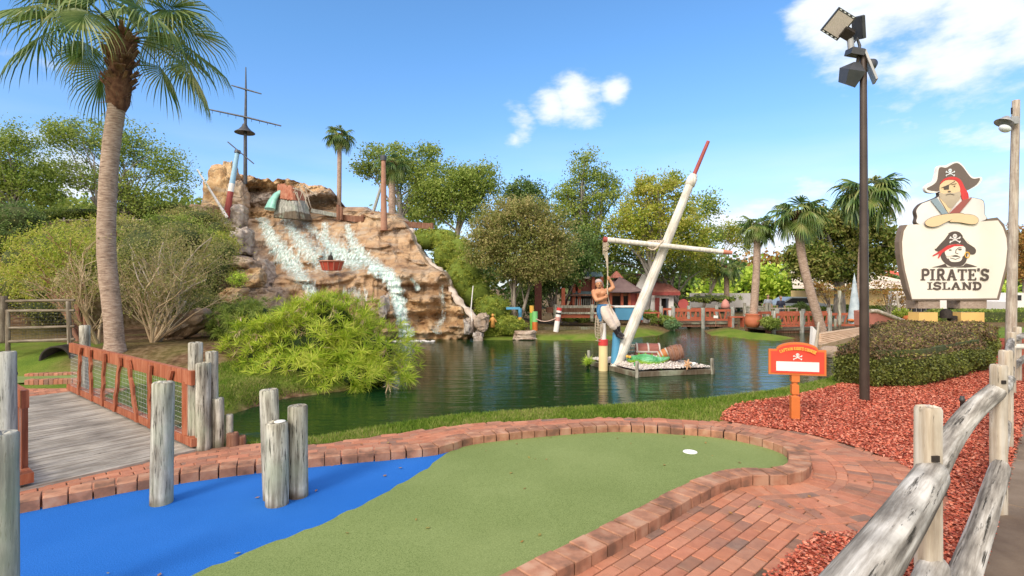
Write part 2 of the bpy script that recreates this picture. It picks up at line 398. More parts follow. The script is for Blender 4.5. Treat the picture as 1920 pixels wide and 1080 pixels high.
def sst(a, b, x):
    t = np.clip((x - a) / (b - a), 0, 1); return t * t * (3 - 2 * t)
def terr(x, y):
    x = np.asarray(x, float); y = np.asarray(y, float)
    s = sdf(x, y)
    base = np.where(y < 11, -.035, -.035) - .1 * sst(10, 18, y) - .3 * sst(27, 33, y) * sst(6, 12, x)
    wd = .45 + 1.5 * sst(11, 17, y)
    up = np.clip(s / wd, 0, 1); up = 1 - (1 - up) ** 2
    z = -.42 + (base + .42) * up
    z = np.where(s < 0, -.42 - 1.0 * sst(0, 1.2, -s), z)
    # left hill
    y0 = 13.0 + 9.5 * sst(-14.5, -12, x) ; y1 = y0 + 10 - 3 * sst(-14.5, -12, x)
    fall = 1 - sst(-9.5, 3.0, x + .25 * (y - 26))
    hill = 4.35 * sst(y0, y1, y) * fall
    hill = hill + np.where(x < -5, .45, 0) * sst(9.6, 11.5, y) * (1 - sst(-6.4, -5.2, x)) * (s > 0)
    hill *= (1 - .25 * sst(34, 60, y))
    z = z + hill * np.where(s > -1, 1, 0) * sst(0, 2.0, s)
    z = z + .06 * (fbm(x * .6, y * .6, o=3) - .5) * sst(.3, 2, s) * sst(7.5, 10, y)
    return z
def axis_pts(a, b, st, far, g=1.12):
    c = list(np.arange(a, b + 1e-6, st)); s = st; lo = a; hi = b; L = []; Rr = []
    while hi < far: s *= g; hi += s; Rr.append(hi)
    s = st
    while lo > -far: s *= g; lo -= s; L.append(lo)
    return np.array(L[::-1] + c + Rr)
gx = axis_pts(-16, 18, .22, 700); gy = axis_pts(1, 31, .2, 900); gy = gy[gy > -60]
X, Y = np.meshgrid(gx, gy); Z = terr(X, Y)
me = bpy.data.meshes.new('ground'); nv = X.size; nr, nc = X.shape
me.vertices.add(nv); me.vertices.foreach_set('co', np.stack([X, Y, Z], -1).ravel())
ii = np.arange(nv).reshape(nr, nc); q = np.stack([ii[:-1, :-1], ii[:-1, 1:], ii[1:, 1:], ii[1:, :-1]], -1).reshape(-1, 4)
me.loops.add(q.size); me.loops.foreach_set('vertex_index', q.ravel()); me.polygons.add(len(q)); me.polygons.foreach_set('loop_start', np.arange(0, q.size, 4)); me.polygons.foreach_set('loop_total', np.full(len(q), 4))
me.polygons.foreach_set('use_smooth', np.ones(len(q), bool))
s_ = sdf(X, Y)
dirt = sst(-4.8, -6.5, X) * sst(9.6, 10.6, Y) * (1 - .55 * (fbm(X * .5, Y * .5, o=3, s=9) > .52)) + (s_ < .06)
dirt = np.maximum(dirt, (.5 + .5 * fbm(X * .8, Y * .8, o=3, s=23)) * sst(20.9, 21.6, Y) * sst(5.5, 4.2, X) * (X > -2))   # worn far bank
dirt = np.maximum(dirt, .9 * sst(23, 25, Y))
dirt = np.maximum(dirt, sst(-5.6, -6.6, X) * sst(9.9, 10.6, Y) * (.6 + .5 * fbm(X, Y, o=3, s=19)))
dirt = dirt * (1 - sst(-9.0, -9.5, X) * sst(12.6, 12.0, Y) * sst(7, 8, Y))
at = me.color_attributes.new('zone', 'FLOAT_COLOR', 'POINT')
cc = np.zeros((nv, 4)); cc[:, 0] = np.clip(dirt, 0, 1).ravel(); cc[:, 3] = 1; at.data.foreach_set('color', cc.ravel()); me.update(); me.validate()
ground = bpy.data.objects.new('ground', me); COL.objects.link(ground); ground['kind'] = 'structure'
def grassmat():
    t = NT('lawn'); v = t.coords(rnd=False)
    n = t.noise(v, 1.4, 6); f = t.noise(v, 60, 4, .75)
    c = t.ramp(n, [(.06, .13, .012), (.12, .2, .02), (.2, .25, .04), (.25, .24, .07)], .3, .7)
    c = t.mix(.5, c, t.ramp(f, [(.04, .09, .01), (.24, .3, .06)], .35, .65))
    d = t.ramp(t.noise(v, 8, 6), [(.07, .04, .022), (.16, .095, .055), (.26, .18, .115)], .3, .7)
    a = t.n('ShaderNodeVertexColor', layer_name='zone'); sp = t.n('ShaderNodeSeparateColor', {0: a.outputs[0]})
    c = t.mix(sp.outputs[0], c, d)
    t.set(Base_Color=c, Roughness=.95, Normal=t.bump(f, .8, .03)); t.b.inputs['Specular IOR Level'].default_value = .1
    return t.m
M['lawn'] = grassmat(); me.materials.append(M['lawn'])
def gz(x, y): return float(terr(np.array([x]), np.array([y]))[0])

# ------------------------------------------------------------------ water
def watermat():
    t = NT('pond_water'); v = t.coords((.8, 3.2, 1), rnd=False)
    n1 = t.noise(v, 1.25, 3, .5); n2 = t.noise(v, 4.5, 4, .6)
    h = t.n('ShaderNodeMath', {0: n1, 1: 1.0}, operation='MULTIPLY').outputs[0]
    h2 = t.n('ShaderNodeMath', {0: n2, 1: .2}, operation='MULTIPLY').outputs[0]
    h3 = t.n('ShaderNodeMath', {0: h, 1: h2}, operation='ADD').outputs[0]
    t.set(Base_Color=(.006, .03, .009), Roughness=.02, IOR=1.33, Normal=t.bump(h3, .2, .1)); t.b.inputs['Specular IOR Level'].default_value = .3
    return t.m
M['water'] = watermat()
wm = MB(); wm.add([(-14, 1.5, -.4), (19, 1.5, -.4), (19, 31, -.4), (-14, 31, -.4)], [(0, 1, 2, 3)])
# keep the sheet only where the ground dips below it
wo = wm.build('pond_water', M['water']); tag(wo, kind='structure')

# ================================================================== curb, turf, pavers
inner_far = [P(-150, 996), P(-60, 982), P(28, 965), P(155, 940), P(275, 917), P(470, 889), P(640, 871), P(760, 860), P(833, 851), P(877, 836), P(954, 826), P(1088, 814), P(1178, 811), P(1330, 820), P(1402, 832), P(1450, 845)]
z9 = .085
inner_near = [P(1478, 868, z9), P(1442, 877, z9), P(1375, 877.5, z9), P(1303, 897, z9), P(1231, 933, z9), P(1088, 1004, z9), P(931, 1080, z9), P(640, 1220, z9)]
inner_near = [Vector((p.x, p.y, 0)) for p in inner_near]
tip = [P(1474, 856)]
loop = smooth_curve(inner_far + tip + inner_near, .03)
loop = [Vector((p.x, p.y, 0)) for p in loop]
def arclen(pts):
    s = [0]
    for a, b in zip(pts, pts[1:]): s.append(s[-1] + (b - a).length)
    return s
def smooth_pts(pts, it):
    pts = [p.copy() for p in pts]
    for _ in range(it):
        pts = [pts[0]] + [(pts[i - 1] + pts[i] * 2 + pts[i + 1]) / 4 for i in range(1, len(pts) - 1)] + [pts[-1]]
    return pts
def resample(pts, st):
    s = arclen(pts); L = s[-1]; outp = []; j = 0; k = int(L / st)
    for i in range(k + 1):
        t = i * L / k
        while j < len(s) - 2 and s[j + 1] < t: j += 1
        u = (t - s[j]) / max(1e-9, s[j + 1] - s[j]); outp.append(pts[j].lerp(pts[j + 1], min(1, u)))
    return outp
loop = smooth_pts(resample(loop, .02), 30)
def offset(pts, d, sm=0):
    o = []
    for i, p in enumerate(pts):
        t = pts[min(i + 3, len(pts) - 1)] - pts[max(i - 3, 0)]; t.normalize(); o.append(p + Vector((-t.y, t.x, 0)) * d)
    return smooth_pts(o, sm) if sm else o
CW = .19
brk = random.Random(4)
def brick_quad(m, a, b, c, d, z0, z1, ch=.006, rg=brk, tiltz=.004):
    """a,b inner edge; c,d outer edge (a-b-c-d ccw seen from above or not)"""
    ctr = (a + b + c + d) / 4; lo = []; mid = []; hi = []
    if (b - a).cross(c - b).z < 0: a, b, c, d = d, c, b, a
    dz = rg.uniform(-tiltz, tiltz)
    for p in (a, b, c, d):
        e = rg.uniform(-tiltz, tiltz) * .5
        lo.append(Vector((p.x, p.y, z0))); mid.append(Vector((p.x, p.y, z1 - ch + dz + e)))
        q = p + (ctr - p).normalized() * ch * 1.4; hi.append(Vector((q.x, q.y, z1 + dz + e)))
    fs = [(8, 9, 10, 11)]
    for k in (0, 4):
        for i in range(4): fs.append((k + i, k + (i + 1) % 4, k + 4 + (i + 1) % 4, k + 4 + i))
    m.add(lo + mid + hi, fs)
cm = MB(); S = arclen(loop); tot = S[-1]
def at_s(pts, s_arr, t):
    j = int(np.searchsorted(s_arr, t)); j = min(max(j, 1), len(pts) - 1)
    u = (t - s_arr[j - 1]) / max(1e-9, s_arr[j] - s_arr[j - 1]); return pts[j - 1].lerp(pts[j], min(1, max(0, u)))
outer = offset(loop, CW, 20)
mid_ = offset(loop, CW * .5); Smid = arclen(mid_)
# step along the middle line so that the bricks keep their width round the bulb
t = 0.0; g = .006
def col_at(t):
    j = int(np.searchsorted(Smid, t)); j = min(max(j, 1), len(loop) - 1); u = (t - Smid[j - 1]) / max(1e-9, Smid[j] - Smid[j - 1]); u = min(1, max(0, u))
    return loop[j - 1].lerp(loop[j], u), outer[j - 1].lerp(outer[j], u)
while t < Smid[-1] - .2:
    wd = .152 + brk.uniform(-.004, .004)
    a, d = col_at(t + g); b, c = col_at(t + wd - g)
    jog = Vector((brk.uniform(-.004, .004), brk.uniform(-.004, .004), 0))
    brick_quad(cm, a + jog, b + jog, c + jog, d + jog, -.03, .085)
    t += wd
curb = cm.build('brick_curb', M['curbbrick']); tag(curb, kind='structure')
# turf
bl = [P(868, 838), P(830, 855), P(800, 879), P(740, 914), P(690, 942), P(640, 965), P(600, 985), P(500, 1022), P(420, 1055), P(355, 1081), P(200, 1150), P(60, 1215)]
bl = smooth_curve(bl, .06)
bl = [Vector((p.x + .01 * math.sin(i * 1.3), p.y + .012 * math.sin(i * 2.1 + 1), 0)) for i, p in enumerate(bl)]
def near_i(p): return min(range(len(loop)), key=lambda i: (loop[i] - p).length)
js = near_i(P(868, 838))
green_outline = [outer[i].lerp(loop[i], .7) for i in range(js, len(loop), 3)] + [Vector((-1.0, 1.3, 0)), Vector((-2.4, 1.6, 0))] + bl[::-1]
blue_outline = [outer[i].lerp(loop[i], .7) for i in range(0, js, 3)] + bl + [Vector((-3.6, 1.7, 0)), Vector((-5.2, 2.6, 0))]
g_o = MB().sheet([(p.x, p.y, .004) for p in green_outline]).build('green_putting_turf', M['turfg']); tag(g_o, kind='structure')
b_o = MB().sheet([(p.x, p.y, 0.0) for p in blue_outline]).build('blue_putting_turf', M['turfb']); tag(b_o, kind='structure')
cupm = MB(); c0 = P(1294, 847, .006)
for sx in (0,):
    cupm.lathe((c0.x, c0.y, .0045), [(.0, .001), (.058, .001), (.062, .004), (.07, .004), (.072, 0)], 24)
cup = cupm.build('hole_cup', simple('cup_white', [(.75, .75, .72), (.85, .85, .83)], 5, .4, 0)); tag(cup, 'small white cup of the golf hole set in the green turf', 'golf hole')
# path outline
path_out = [P(-60, 935), P(33, 913), P(190, 882), P(355, 846), P(430, 834), P(505, 830), P(580, 831), P(640, 826), P(774, 807), P(891, 793), P(1043, 785), P(1178, 783), P(1348, 789), P(1401, 796), P(1482, 807), P(1550, 821), P(1640, 849), P(1700, 874), P(1750, 902), P(1778, 925), P(1786, 941), P(1772, 960), P(1740, 975), P(1660, 992), P(1590, 1000), P(1533, 1003)]
po = smooth_curve(path_out, .05)
strip_r = [P(1533, 1003), P(1440, 1082), P(1250, 1245)]
poly_path = [Vector((p.x, p.y, 0)) for p in po] + strip_r[1:] + [Vector((.3, 1.8, 0))]
poly_all = poly_path + [p for p in loop[::-8] if p.y > 1.9]
QX = np.array([p.x for p in poly_all]); QY = np.array([p.y for p in poly_all])
bed = MB().sheet([(p.x, p.y, -.012) for p in poly_all]).build('paver_bed', M['sand']); tag(bed, kind='structure')
def inpoly(pts, m=0.0):
    a = np.array([[p.x, p.y] for p in pts]); return sdf(a[:, 0], a[:, 1], QX, QY) < -m
CB = Vector((1.72, 5.0, 0))
lnA, lnB = P(1375, 905), P(1500, 1003); lnd = (lnB - lnA).normalized()
def in_straight(p): return lnd.cross(p - lnA).z < 0 and p.y < 5.0   # towards the camera
cand = []
# rings following the curb
x0 = CW + .012
for r in range(24):
    jb = near_i(P(1330, 820))
    wide = .1 if r % 3 == 1 else .185
    for part in (0, 1):
        wd = .09 if part == 0 else wide
    # far side stretchers: row depth .092; bulb: alternating depths
rowz = 0
def add_rows(i0, i1, widths, along, st=0.0):
    off = CW + .01
    seg = loop[i0:i1]
    for r, wdt in enumerate(widths):
        a_ = offset(seg, off, 12 + r * 8); b_ = offset(seg, off + wdt - .007, 12 + r * 8)
        m_ = offset(seg, off + wdt / 2, 12 + r * 8); sm = arclen(m_); t = (r % 2) * along[r] * .5 + brk.uniform(0, .03); al = along[r]
        while t < sm[-1] - al:
            def cc_(tt):
                j = int(np.searchsorted(sm, tt)); j = min(max(j, 1), len(m_) - 1); return a_[j], b_[j]
            a, d = cc_(t); b, c = cc_(t + al - .007)
            cand.append((a, b, c, d)); t += al
        off += wdt
jb = near_i(P(1345, 822)); je = len(loop)
add_rows(0, jb, [.092] * 12, [.185] * 12)
wds = [.185, .09, .185, .185, .09, .185, .185, .185, .185, .185, .185]; als = [.095, .18, .095, .1, .18, .1, .1, .1, .1, .1, .1]
je2 = near_i(P(1160, 965))
add_rows(jb, je2, wds, als)
pm = MB()
cen = [(a + b + c + d) / 4 for a, b, c, d in cand]; ok = inpoly(cen, .03)
for (a, b, c, d), o_, ce in zip(cand, ok, cen):
    if o_ and not in_straight(ce + Vector((-.03, .04, 0))) and (b - a).length > .03 and (c - d).length > .03: brick_quad(pm, a, b, c, d, -.03, .0, .004, tiltz=.0018)
# straight running bond
ud = Vector((1.081, 1, 0)).normalized(); vd = Vector((-ud.y, ud.x, 0)); cs = []
bw, blg = .092, .185
for i in range(-40, 110):
    for j in range(-60, 60):
        o_ = Vector((1.2, 3.2, 0)) + vd * (i * bw) + ud * ((j + (.5 if i % 2 else 0)) * blg)
        cs.append((o_, o_ + ud * (blg - .009), o_ + ud * (blg - .009) + vd * (bw - .008), o_ + vd * (bw - .008)))
cen = [(a + b + c + d) / 4 for a, b, c, d in cs]; ok = inpoly(cen, .02)
oarr = np.array([[p.x, p.y] for p in outer[::4]])
for (a, b, c, d), o_, ce in zip(cs, ok, cen):
    if o_: brick_quad(pm, a, b, c, d, -.03, -.0045 if not in_straight(ce) else -.001, .004, tiltz=.0012)
# diagonal soldier course where the two fields meet
k = int((lnB - lnA).length / .19); nrm = Vector((-lnd.y, lnd.x, 0))
pav = pm.build('brick_path', M['brick']); tag(pav, kind='structure')

# ================================================================== mulch bed, sidewalk
mulch_poly = [P(1352, 787), P(1362, 770), P(1383, 757), P(1430, 750), P(1482, 743), P(1533, 731), P(1575, 720), Vector((6.6, 9.6, 0)), Vector((8.0, 11.8, 0)), Vector((12.5, 17, 0)), Vector((17.5, 17.5, 0)), Vector((6.53, 6.53, 0)), Vector((2.75, 3.02, 0)), Vector((1.3, 1.7, 0)), Vector((.5, 1.7, 0))] + [Vector((p.x, p.y, 0)) for p in strip_r[::-1][:1]] + [Vector((p.x, p.y, 0)) for p in po[min(range(len(po)), key=lambda i: (po[i] - P(1352, 787)).length) + 2:][::-1]]
mulch_poly = [Vector((p.x, p.y, 0)) for p in mulch_poly]
def mulchmat():
    t = NT('red_mulch'); v = t.coords((1, 1, 1), rnd=False)
    vo = t.n('ShaderNodeTexVoronoi', {'Vector': t.n('ShaderNodeMapping', {0: v, 3: (1, 1, 1)}).outputs[0], 'Scale': 70.0})
    c = t.ramp(t.n('ShaderNodeSeparateColor', {0: vo.outputs['Color']}).outputs[0], [(.2, .035, .02), (.44, .09, .05), (.56, .16, .09)], .1, .9)
    t.set(Base_Color=c, Roughness=.9, Normal=t.bump(vo.outputs['Distance'], 1.0, .02)); t.b.inputs['Specular IOR Level'].default_value = .15
    return t.m
def chipmat():
    t = NT('red_mulch_chips'); g = t.n('ShaderNodeNewGeometry')
    c = t.ramp(g.outputs['Random Per Island'], [(.3, .06, .04), (.46, .1, .06), (.58, .17, .1), (.64, .28, .2)], 0, 1)
    t.set(Base_Color=c, Roughness=.8); t.b.inputs['Specular IOR Level'].default_value = .2
    return t.m
M['mulch'] = mulchmat(); M['chip'] = chipmat()
mu = MB().sheet([(p.x, p.y, -.006) for p in mulch_poly]).build('mulch_bed', M['mulch']); tag(mu, kind='structure')
MXa = np.array([p.x for p in mulch_poly]); MYa = np.array([p.y for p in mulch_poly])
rng = np.random.default_rng(5)
def quads_mesh(name, V, mt, parent=None, smooth=False):
    """V: (N,4,3) world coordinates"""
    base = np.array(parent_world(parent)) if parent is not None else np.zeros(3)
    V = V.reshape(-1, 3) - base; n = len(V) // 4
    me = bpy.data.meshes.new(name); me.vertices.add(len(V)); me.vertices.foreach_set('co', V.ravel())
    me.loops.add(4 * n); me.loops.foreach_set('vertex_index', np.arange(4 * n)); me.polygons.add(n)
    me.polygons.foreach_set('loop_start', np.arange(0, 4 * n, 4)); me.polygons.foreach_set('loop_total', np.full(n, 4)); me.update()
    me.materials.append(mt); o = bpy.data.objects.new(name, me); COL.objects.link(o)
    if parent is not None: o.parent = parent
    return o
def tris_mesh(name, V, mt, parent=None):
    base = np.array(parent_world(parent)) if parent is not None else np.zeros(3)
    V = V.reshape(-1, 3) - base; n = len(V) // 3
    me = bpy.data.meshes.new(name); me.vertices.add(len(V)); me.vertices.foreach_set('co', V.ravel())
    me.loops.add(3 * n); me.loops.foreach_set('vertex_index', np.arange(3 * n)); me.polygons.add(n)
    me.polygons.foreach_set('loop_start', np.arange(0, 3 * n, 3)); me.polygons.foreach_set('loop_total', np.full(n, 3)); me.update()
    me.materials.append(mt); o = bpy.data.objects.new(name, me); COL.objects.link(o)
    if parent is not None: o.parent = parent
    return o
def unit(a): return a / (np.linalg.norm(a, axis=-1, keepdims=True) + 1e-9)
# chips: density falls with distance
n = 330000; yy = 1.6 + 9.0 * rng.random(n) ** 1.4; xx = rng.uniform(.3, 9.5, n)
k = (sdf(xx, yy, MXa, MYa) < .015 + .012 * rng.random(n)); xx, yy = xx[k][:120000], yy[k][:120000]; n = len(xx)
L = rng.uniform(.008, .025, n) * (1 + yy * .06); W = rng.uniform(.004, .009, n) * (1 + yy * .08); an = rng.uniform(0, 6.28, n); tl = rng.normal(0, .22, n)
d = np.stack([np.cos(an) * np.cos(tl), np.sin(an) * np.cos(tl), np.sin(tl)], -1); sd = unit(np.stack([-np.sin(an), np.cos(an), rng.normal(0, .5, n)], -1))
c = np.stack([xx, yy, rng.uniform(-.002, .016, n)], -1)
V = np.stack([c - d * L[:, None] / 2 - sd * W[:, None] * .6, c + d * L[:, None] / 2 - sd * W[:, None] * .8, c + d * L[:, None] * .45 + sd * W[:, None], c - d * L[:, None] * .4 + sd * W[:, None]], 1)
ch = quads_mesh('mulch_chips', V, M['chip']); tag(ch, kind='stuff')
# sidewalk
sw = MB(); e0, e1 = Vector((2.75, 3.02, 0)), Vector((6.53, 6.53, 0)); dv = (e1 - e0).normalized(); nv_ = Vector((dv.y, -dv.x, 0))
for k in range(-3, 14):
    a = e0 + dv * (k * 1.5); b = e0 + dv * (k * 1.5 + 1.488)
    sw.box(((a + b) / 2 + nv_ * .9) + Vector((0, 0, -.04)), (1.488, 1.8, .1), Matrix.Rotation(math.atan2(dv.y, dv.x), 3, 'Z'), bev=.006)
swo = sw.build('sidewalk', simple('old_concrete', [(.1, .065, .045), (.19, .14, .1), (.26, .2, .15)], 1.6, .9, .5, 60, .006)); tag(swo, kind='structure')

# ================================================================== grass blades (near banks)
def bladesmat():
    t = NT('grass_blades'); g = t.n('ShaderNodeNewGeometry'); v = t.coords(rnd=False)
    f = t.n('ShaderNodeMath', {0: t.n('ShaderNodeMath', {0: g.outputs['Random Per Island'], 1: .5}, operation='MULTIPLY').outputs[0], 1: t.noise(v, 1.1, 4)}, operation='ADD').outputs[0]
    c = t.ramp(f, [(.07, .15, .012), (.15, .25, .022), (.24, .32, .05), (.36, .34, .12)], .45, 1.0)
    t.set(Base_Color=c, Roughness=.6); t.b.inputs['Specular IOR Level'].default_value = .2
    tr = t.n('ShaderNodeBsdfTranslucent', {0: c}); ms = t.n('ShaderNodeMixShader', {0: .35, 1: t.b.outputs[0], 2: tr.outputs[0]}); t.t.links.new(ms.outputs[0], t.out.inputs[0])
    return t.m
M['blade'] = bladesmat()
n = 900000; xx = rng.uniform(-9, 9, n); yy = 4.6 + 8 * rng.random(n) ** 1.3
s1 = sdf(xx, yy); k = (s1 > .01) & (s1 < 1.9); xx, yy = xx[k], yy[k]
k = (sdf(xx, yy, QX, QY) > .0) & (sdf(xx, yy, MXa, MYa) > .0); xx, yy = xx[k], yy[k]
k = np.ones(len(xx), bool)
for ol_ in (green_outline, blue_outline): k &= sdf(xx, yy, np.array([p.x for p in ol_]), np.array([p.y for p in ol_])) > .25
xx, yy = xx[k], yy[k]
k = ~((xx < -3.1) & (yy < 7.2)) & ~((xx < -3.2) & (yy < 5.6)) & ~((xx < -6.2) & (yy > 9.8)); xx, yy = xx[k][:120000], yy[k][:120000]; n = len(xx)
zz = terr(xx, yy); hgt = rng.uniform(.015, .05, n) * (1 + .04 * yy); an = rng.uniform(0, 6.28, n); lean = rng.normal(0, .45, (n, 2)) * hgt[:, None]
wd = rng.uniform(.0025, .005, n) * (1 + .1 * yy); b0 = np.stack([xx, yy, zz - .004], -1); sd = np.stack([np.cos(an), np.sin(an), 0 * an], -1) * wd[:, None]
tipp = b0 + np.stack([lean[:, 0], lean[:, 1], hgt], -1)
gb = tris_mesh('grass', np.stack([b0 - sd, b0 + sd, tipp], 1), M['blade']); tag(gb, kind='stuff')

# ================================================================== foot bridge on the left
bA, bB = P(355, 843), P(33, 911); bdir = (P(133, 738) - bA).normalized(); bdir.z = 0
BL = (P(133, 738) - bA).length; wv = (bB - bA); BWd = wv.length; wv.normalize()
wv = (wv - bdir * wv.dot(bdir)).normalized()
br = thing('footbridge', (bA.x, bA.y, 0), 'wooden footbridge with grey plank deck and red wire mesh railings', 'bridge')
br['_x'] = 0; del br['_x']
dk = MB(); np_ = int((BL + .3) / .125)
for i in range(np_):
    c = bA + bdir * (-.12 + i * .125 + .06) + wv * (BWd / 2 + .1)
    rot = Matrix((wv, bdir.cross(Vector((0, 0, 1))).cross(wv) * 0 + Vector((0, 0, 1)).cross(wv), Vector((0, 0, 1)))).transposed()
    dk.box(c + Vector((0, 0, .0 + brk.uniform(-.002, .002))), (BWd + .42 + brk.uniform(-.02, .02), .111, .05), rot, bev=.006)
deck = dk.build('deck', M['deck'], br)
# local X of the deck object must follow the boards for the grain: rotate mesh data
def orient(o, ang):
    Mx = Matrix.Rotation(-ang, 4, 'Z'); o.data.transform(Mx); o.rotation_euler.z = ang
orient(deck, math.atan2(wv.y, wv.x))
bm_ = MB()
for s_off in (.15, BWd + .05):
    a = bA + wv * s_off - bdir * .1; b = a + bdir * (BL + .2); bm_.beam(a + Vector((0, 0, -.13)), b + Vector((0, 0, -.13)), .1, .18)
bm_.build('support_beam', M['brownwood'], br)
def bridge_rail(side_off, nm, p_near_t=0.0):
    o0 = bA + wv * side_off
    ra = thing(nm, (0, 0, 0), None, None); ra.parent = br; ra.location = (0, 0, 0)
    del_keys = [k for k in ra.keys()]
    def Rp(t, z, o=0): v = o0 + bdir * t + wv * o; return Vector((v.x, v.y, z))
    top = MB(); top.beam(Rp(-.06, .755), Rp(BL + .1, .735), .05, .15).build('top_rail', M['red'], ra)
    MB().beam(Rp(-.12, .095), Rp(BL + .15, .095), .09, .085).build('bottom_rail', M['red'], ra)
    MB().beam(Rp(.12, .1), Rp(.12, .7), .07, .06).build('end_post', M['red'], ra)
    n = 7; lean = [0, .06, .1, .12, -.12, -.1, .02, .0, 0]
    for i in range(n):
        tt = .45 + i * (BL - .5) / n; ln = [-.02, .02, .16, -.12, -.05, .04, -.05, .02, .03][i]
        pts = [Rp(tt - ln + .02 * math.sin(k * 2.4 + i), .06 + k * .105, .052) for k in range(8)]
        pts = [p + bdir * ((k / 7) * 2 * ln) for k, p in enumerate(pts)]
        m = MB()
        vs = []
        for k, p in enumerate(pts):
            w_ = .043 + .009 * math.sin(k * 3 + i)
            for a, b in ((-1, -1), (1, -1), (1, 1), (-1, 1)): vs.append(p + bdir * (a * w_) + wv * (b * .014))
        fs = []
        for k in range(7):
            for j in range(4): fs.append((k * 4 + j, k * 4 + (j + 1) % 4, k * 4 + 4 + (j + 1) % 4, k * 4 + 4 + j))
        fs += [(3, 2, 1, 0), (28, 29, 30, 31)]
        m.add(vs, fs).build('slat', M['red'], ra, recalc=True)
    wmm = MB(); x = 0
    while x < BL: wmm.tube([Rp(x, .12, .02), Rp(x, .7, .02)], .0016, 4, False); x += .055
    z = .14
    while z < .7: wmm.tube([Rp(.1, z, .023), Rp(BL, z, .023)], .0016, 4, False); z += .055
    wmm.build('wire_mesh', simple('galvanised', [(.45, .46, .46), (.6, .61, .6)], 8, .5, 0, metal=.3), ra)
    return ra
bridge_rail(-.02, 'railing'); bridge_rail(BWd - .03, 'railing')
# ------------------------------------------------------------------ round timber posts
def post(px, base_py, top_py, wpx, label, cat='post', group=None, z0=0.0, lean_px=0, mt='post', seed=0, holes=(), d=None, nm='timber_post'):
    b = P(px, base_py, z0) if d is None else Vector(((px - CX) / F * d, d, z0)); d = b.y; r = wpx / 2 / F * d * math.cos(math.atan((px - CX) / F))
    b.z = gz(b.x, b.y) if z0 is None else z0
    tz = H - (top_py - CY) / F * d
    o = cone_log(nm, Vector((b.x, b.y, b.z - .12)), Vector((b.x + lean_px / F * d, b.y, tz)), r * 1.02, r * .97, M[mt], seed=seed, wob=.035)
    tag(o, label, cat, group)
    if holes:
        hm = MB()
        for hz, ha in holes:
            c = Vector((r * math.sin(ha) * .985, -r * math.cos(ha) * .985, 0)); c.z = hz - (b.z - .12)
            ax = Vector((math.sin(ha), -math.cos(ha), 0)); q_ = ax.to_track_quat('Z', 'Y').to_matrix()
            hm.lathe(c, [(.0, .008), (.008, .01), (.014, .006), (.022, .007), (.024, -.004)], 10, q_)
        h = hm.build('bolt_hole', MD, None); h.parent = o
    return o
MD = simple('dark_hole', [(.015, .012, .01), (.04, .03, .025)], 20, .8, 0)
GP = 'weathered timber posts of the golf course'
post(302, 943, 716, 45, 'tall round grey post standing alone on the blue turf', group=GP, seed=11, lean_px=4)
post(520, 945, 791, 44, 'short front post of the cluster of three, bird droppings on its top', group=GP, seed=12, lean_px=-1)
post(559, 930, 760, 39, 'straight right hand post of the cluster on the blue turf', group=GP, seed=13, lean_px=-1)
post(512, 934, 730, 37, 'rear post of the turf cluster, leaning left and tallest', group=GP, seed=14, lean_px=-8)
post(367, 838, 642, 29, 'tallest rear post beside the near end of the bridge', group=GP, seed=15, mt='post')
post(381, 842, 680, 31, 'front post with bolt holes at the end of the red bridge rail', group=GP, seed=16, mt='post', holes=((.62, .2), (.42, .2), (.15, .2)))
post(397, 836, 659, 26, 'narrow post right behind the bolted bridge end post', group=GP, seed=17, mt='post')
post(409, 837, 746, 24, 'waist high post stepping down from the bridge end posts', group=GP, seed=18, mt='post')
post(430, 834, 777, 15, 'thin short stake beside the stepped bridge posts', group=GP, seed=19, mt='post')
post(436, 835, 811, 24, 'low brown stump at the foot of the stepped posts', group=GP, seed=20, mt='brownwood')
post(453, 832, 817, 18, 'lowest stump, at the water end of the post row', group=GP, seed=21, mt='brownwood')
post(159, 733, 610, 23, 'far post at the other end of the red bridge rail', group=GP, seed=22, mt='post', holes=((.86, .1),), z0=0)
post(15, 0, 659, 37, 'post with bolt holes beside the left bridge rail at the frame edge', group=GP, seed=23, d=4.25, mt='postgray', holes=((.98, .0), (.62, .1)), z0=0)
post(2, 0, 811, 70, 'large leaning grey post in the near left corner', group=GP, seed=24, d=2.55, lean_px=3, mt='postgray', z0=0)
dropm = MB()
b = P(520, 945); dropm.ell((b.x + .02, b.y, H - (791 - CY) / F * b.y + .004), (.045, .05, .007), 12, 6)
do = dropm.build('bird_dropping', simple('white_dropping', [(.6, .6, .58), (.8, .8, .78)], 30, .7, .3)); tag(do, 'white bird droppings on top of the short cluster post', 'dropping')
# ================================================================== split rail fence (right)
FG = thing('split_rail_fence', (2.21, 2.72, 0), 'silvery split rail fence with pale posts along the sidewalk', 'fence')
def fpost(px, top_py, wpx, d, seed, z0=0.0):
    b = Vector(((px - CX) / F * d, d, z0)); r = wpx / 2 / F * d * .66; tz = H - (top_py - CY) / F * d
    o = cone_log('fence_post', Vector((b.x, b.y, -.1)), Vector((b.x, b.y, tz)), r * 1.0, r * .98, M['cedar'], FG, n=20, wob=.03, seed=seed, bevel=.03, square=True)
    o.rotation_euler.z += R(8)
    return b, r, tz
fps = [fpost(1740, 762, 60, 2.72, 31), fpost(1872, 684, 36, 3.85, 32), fpost(1886, 657, 29, 5.5, 33), fpost(1896, 623, 19, 8.3, 34), fpost(1907, 613, 18, 9.4, 35)]
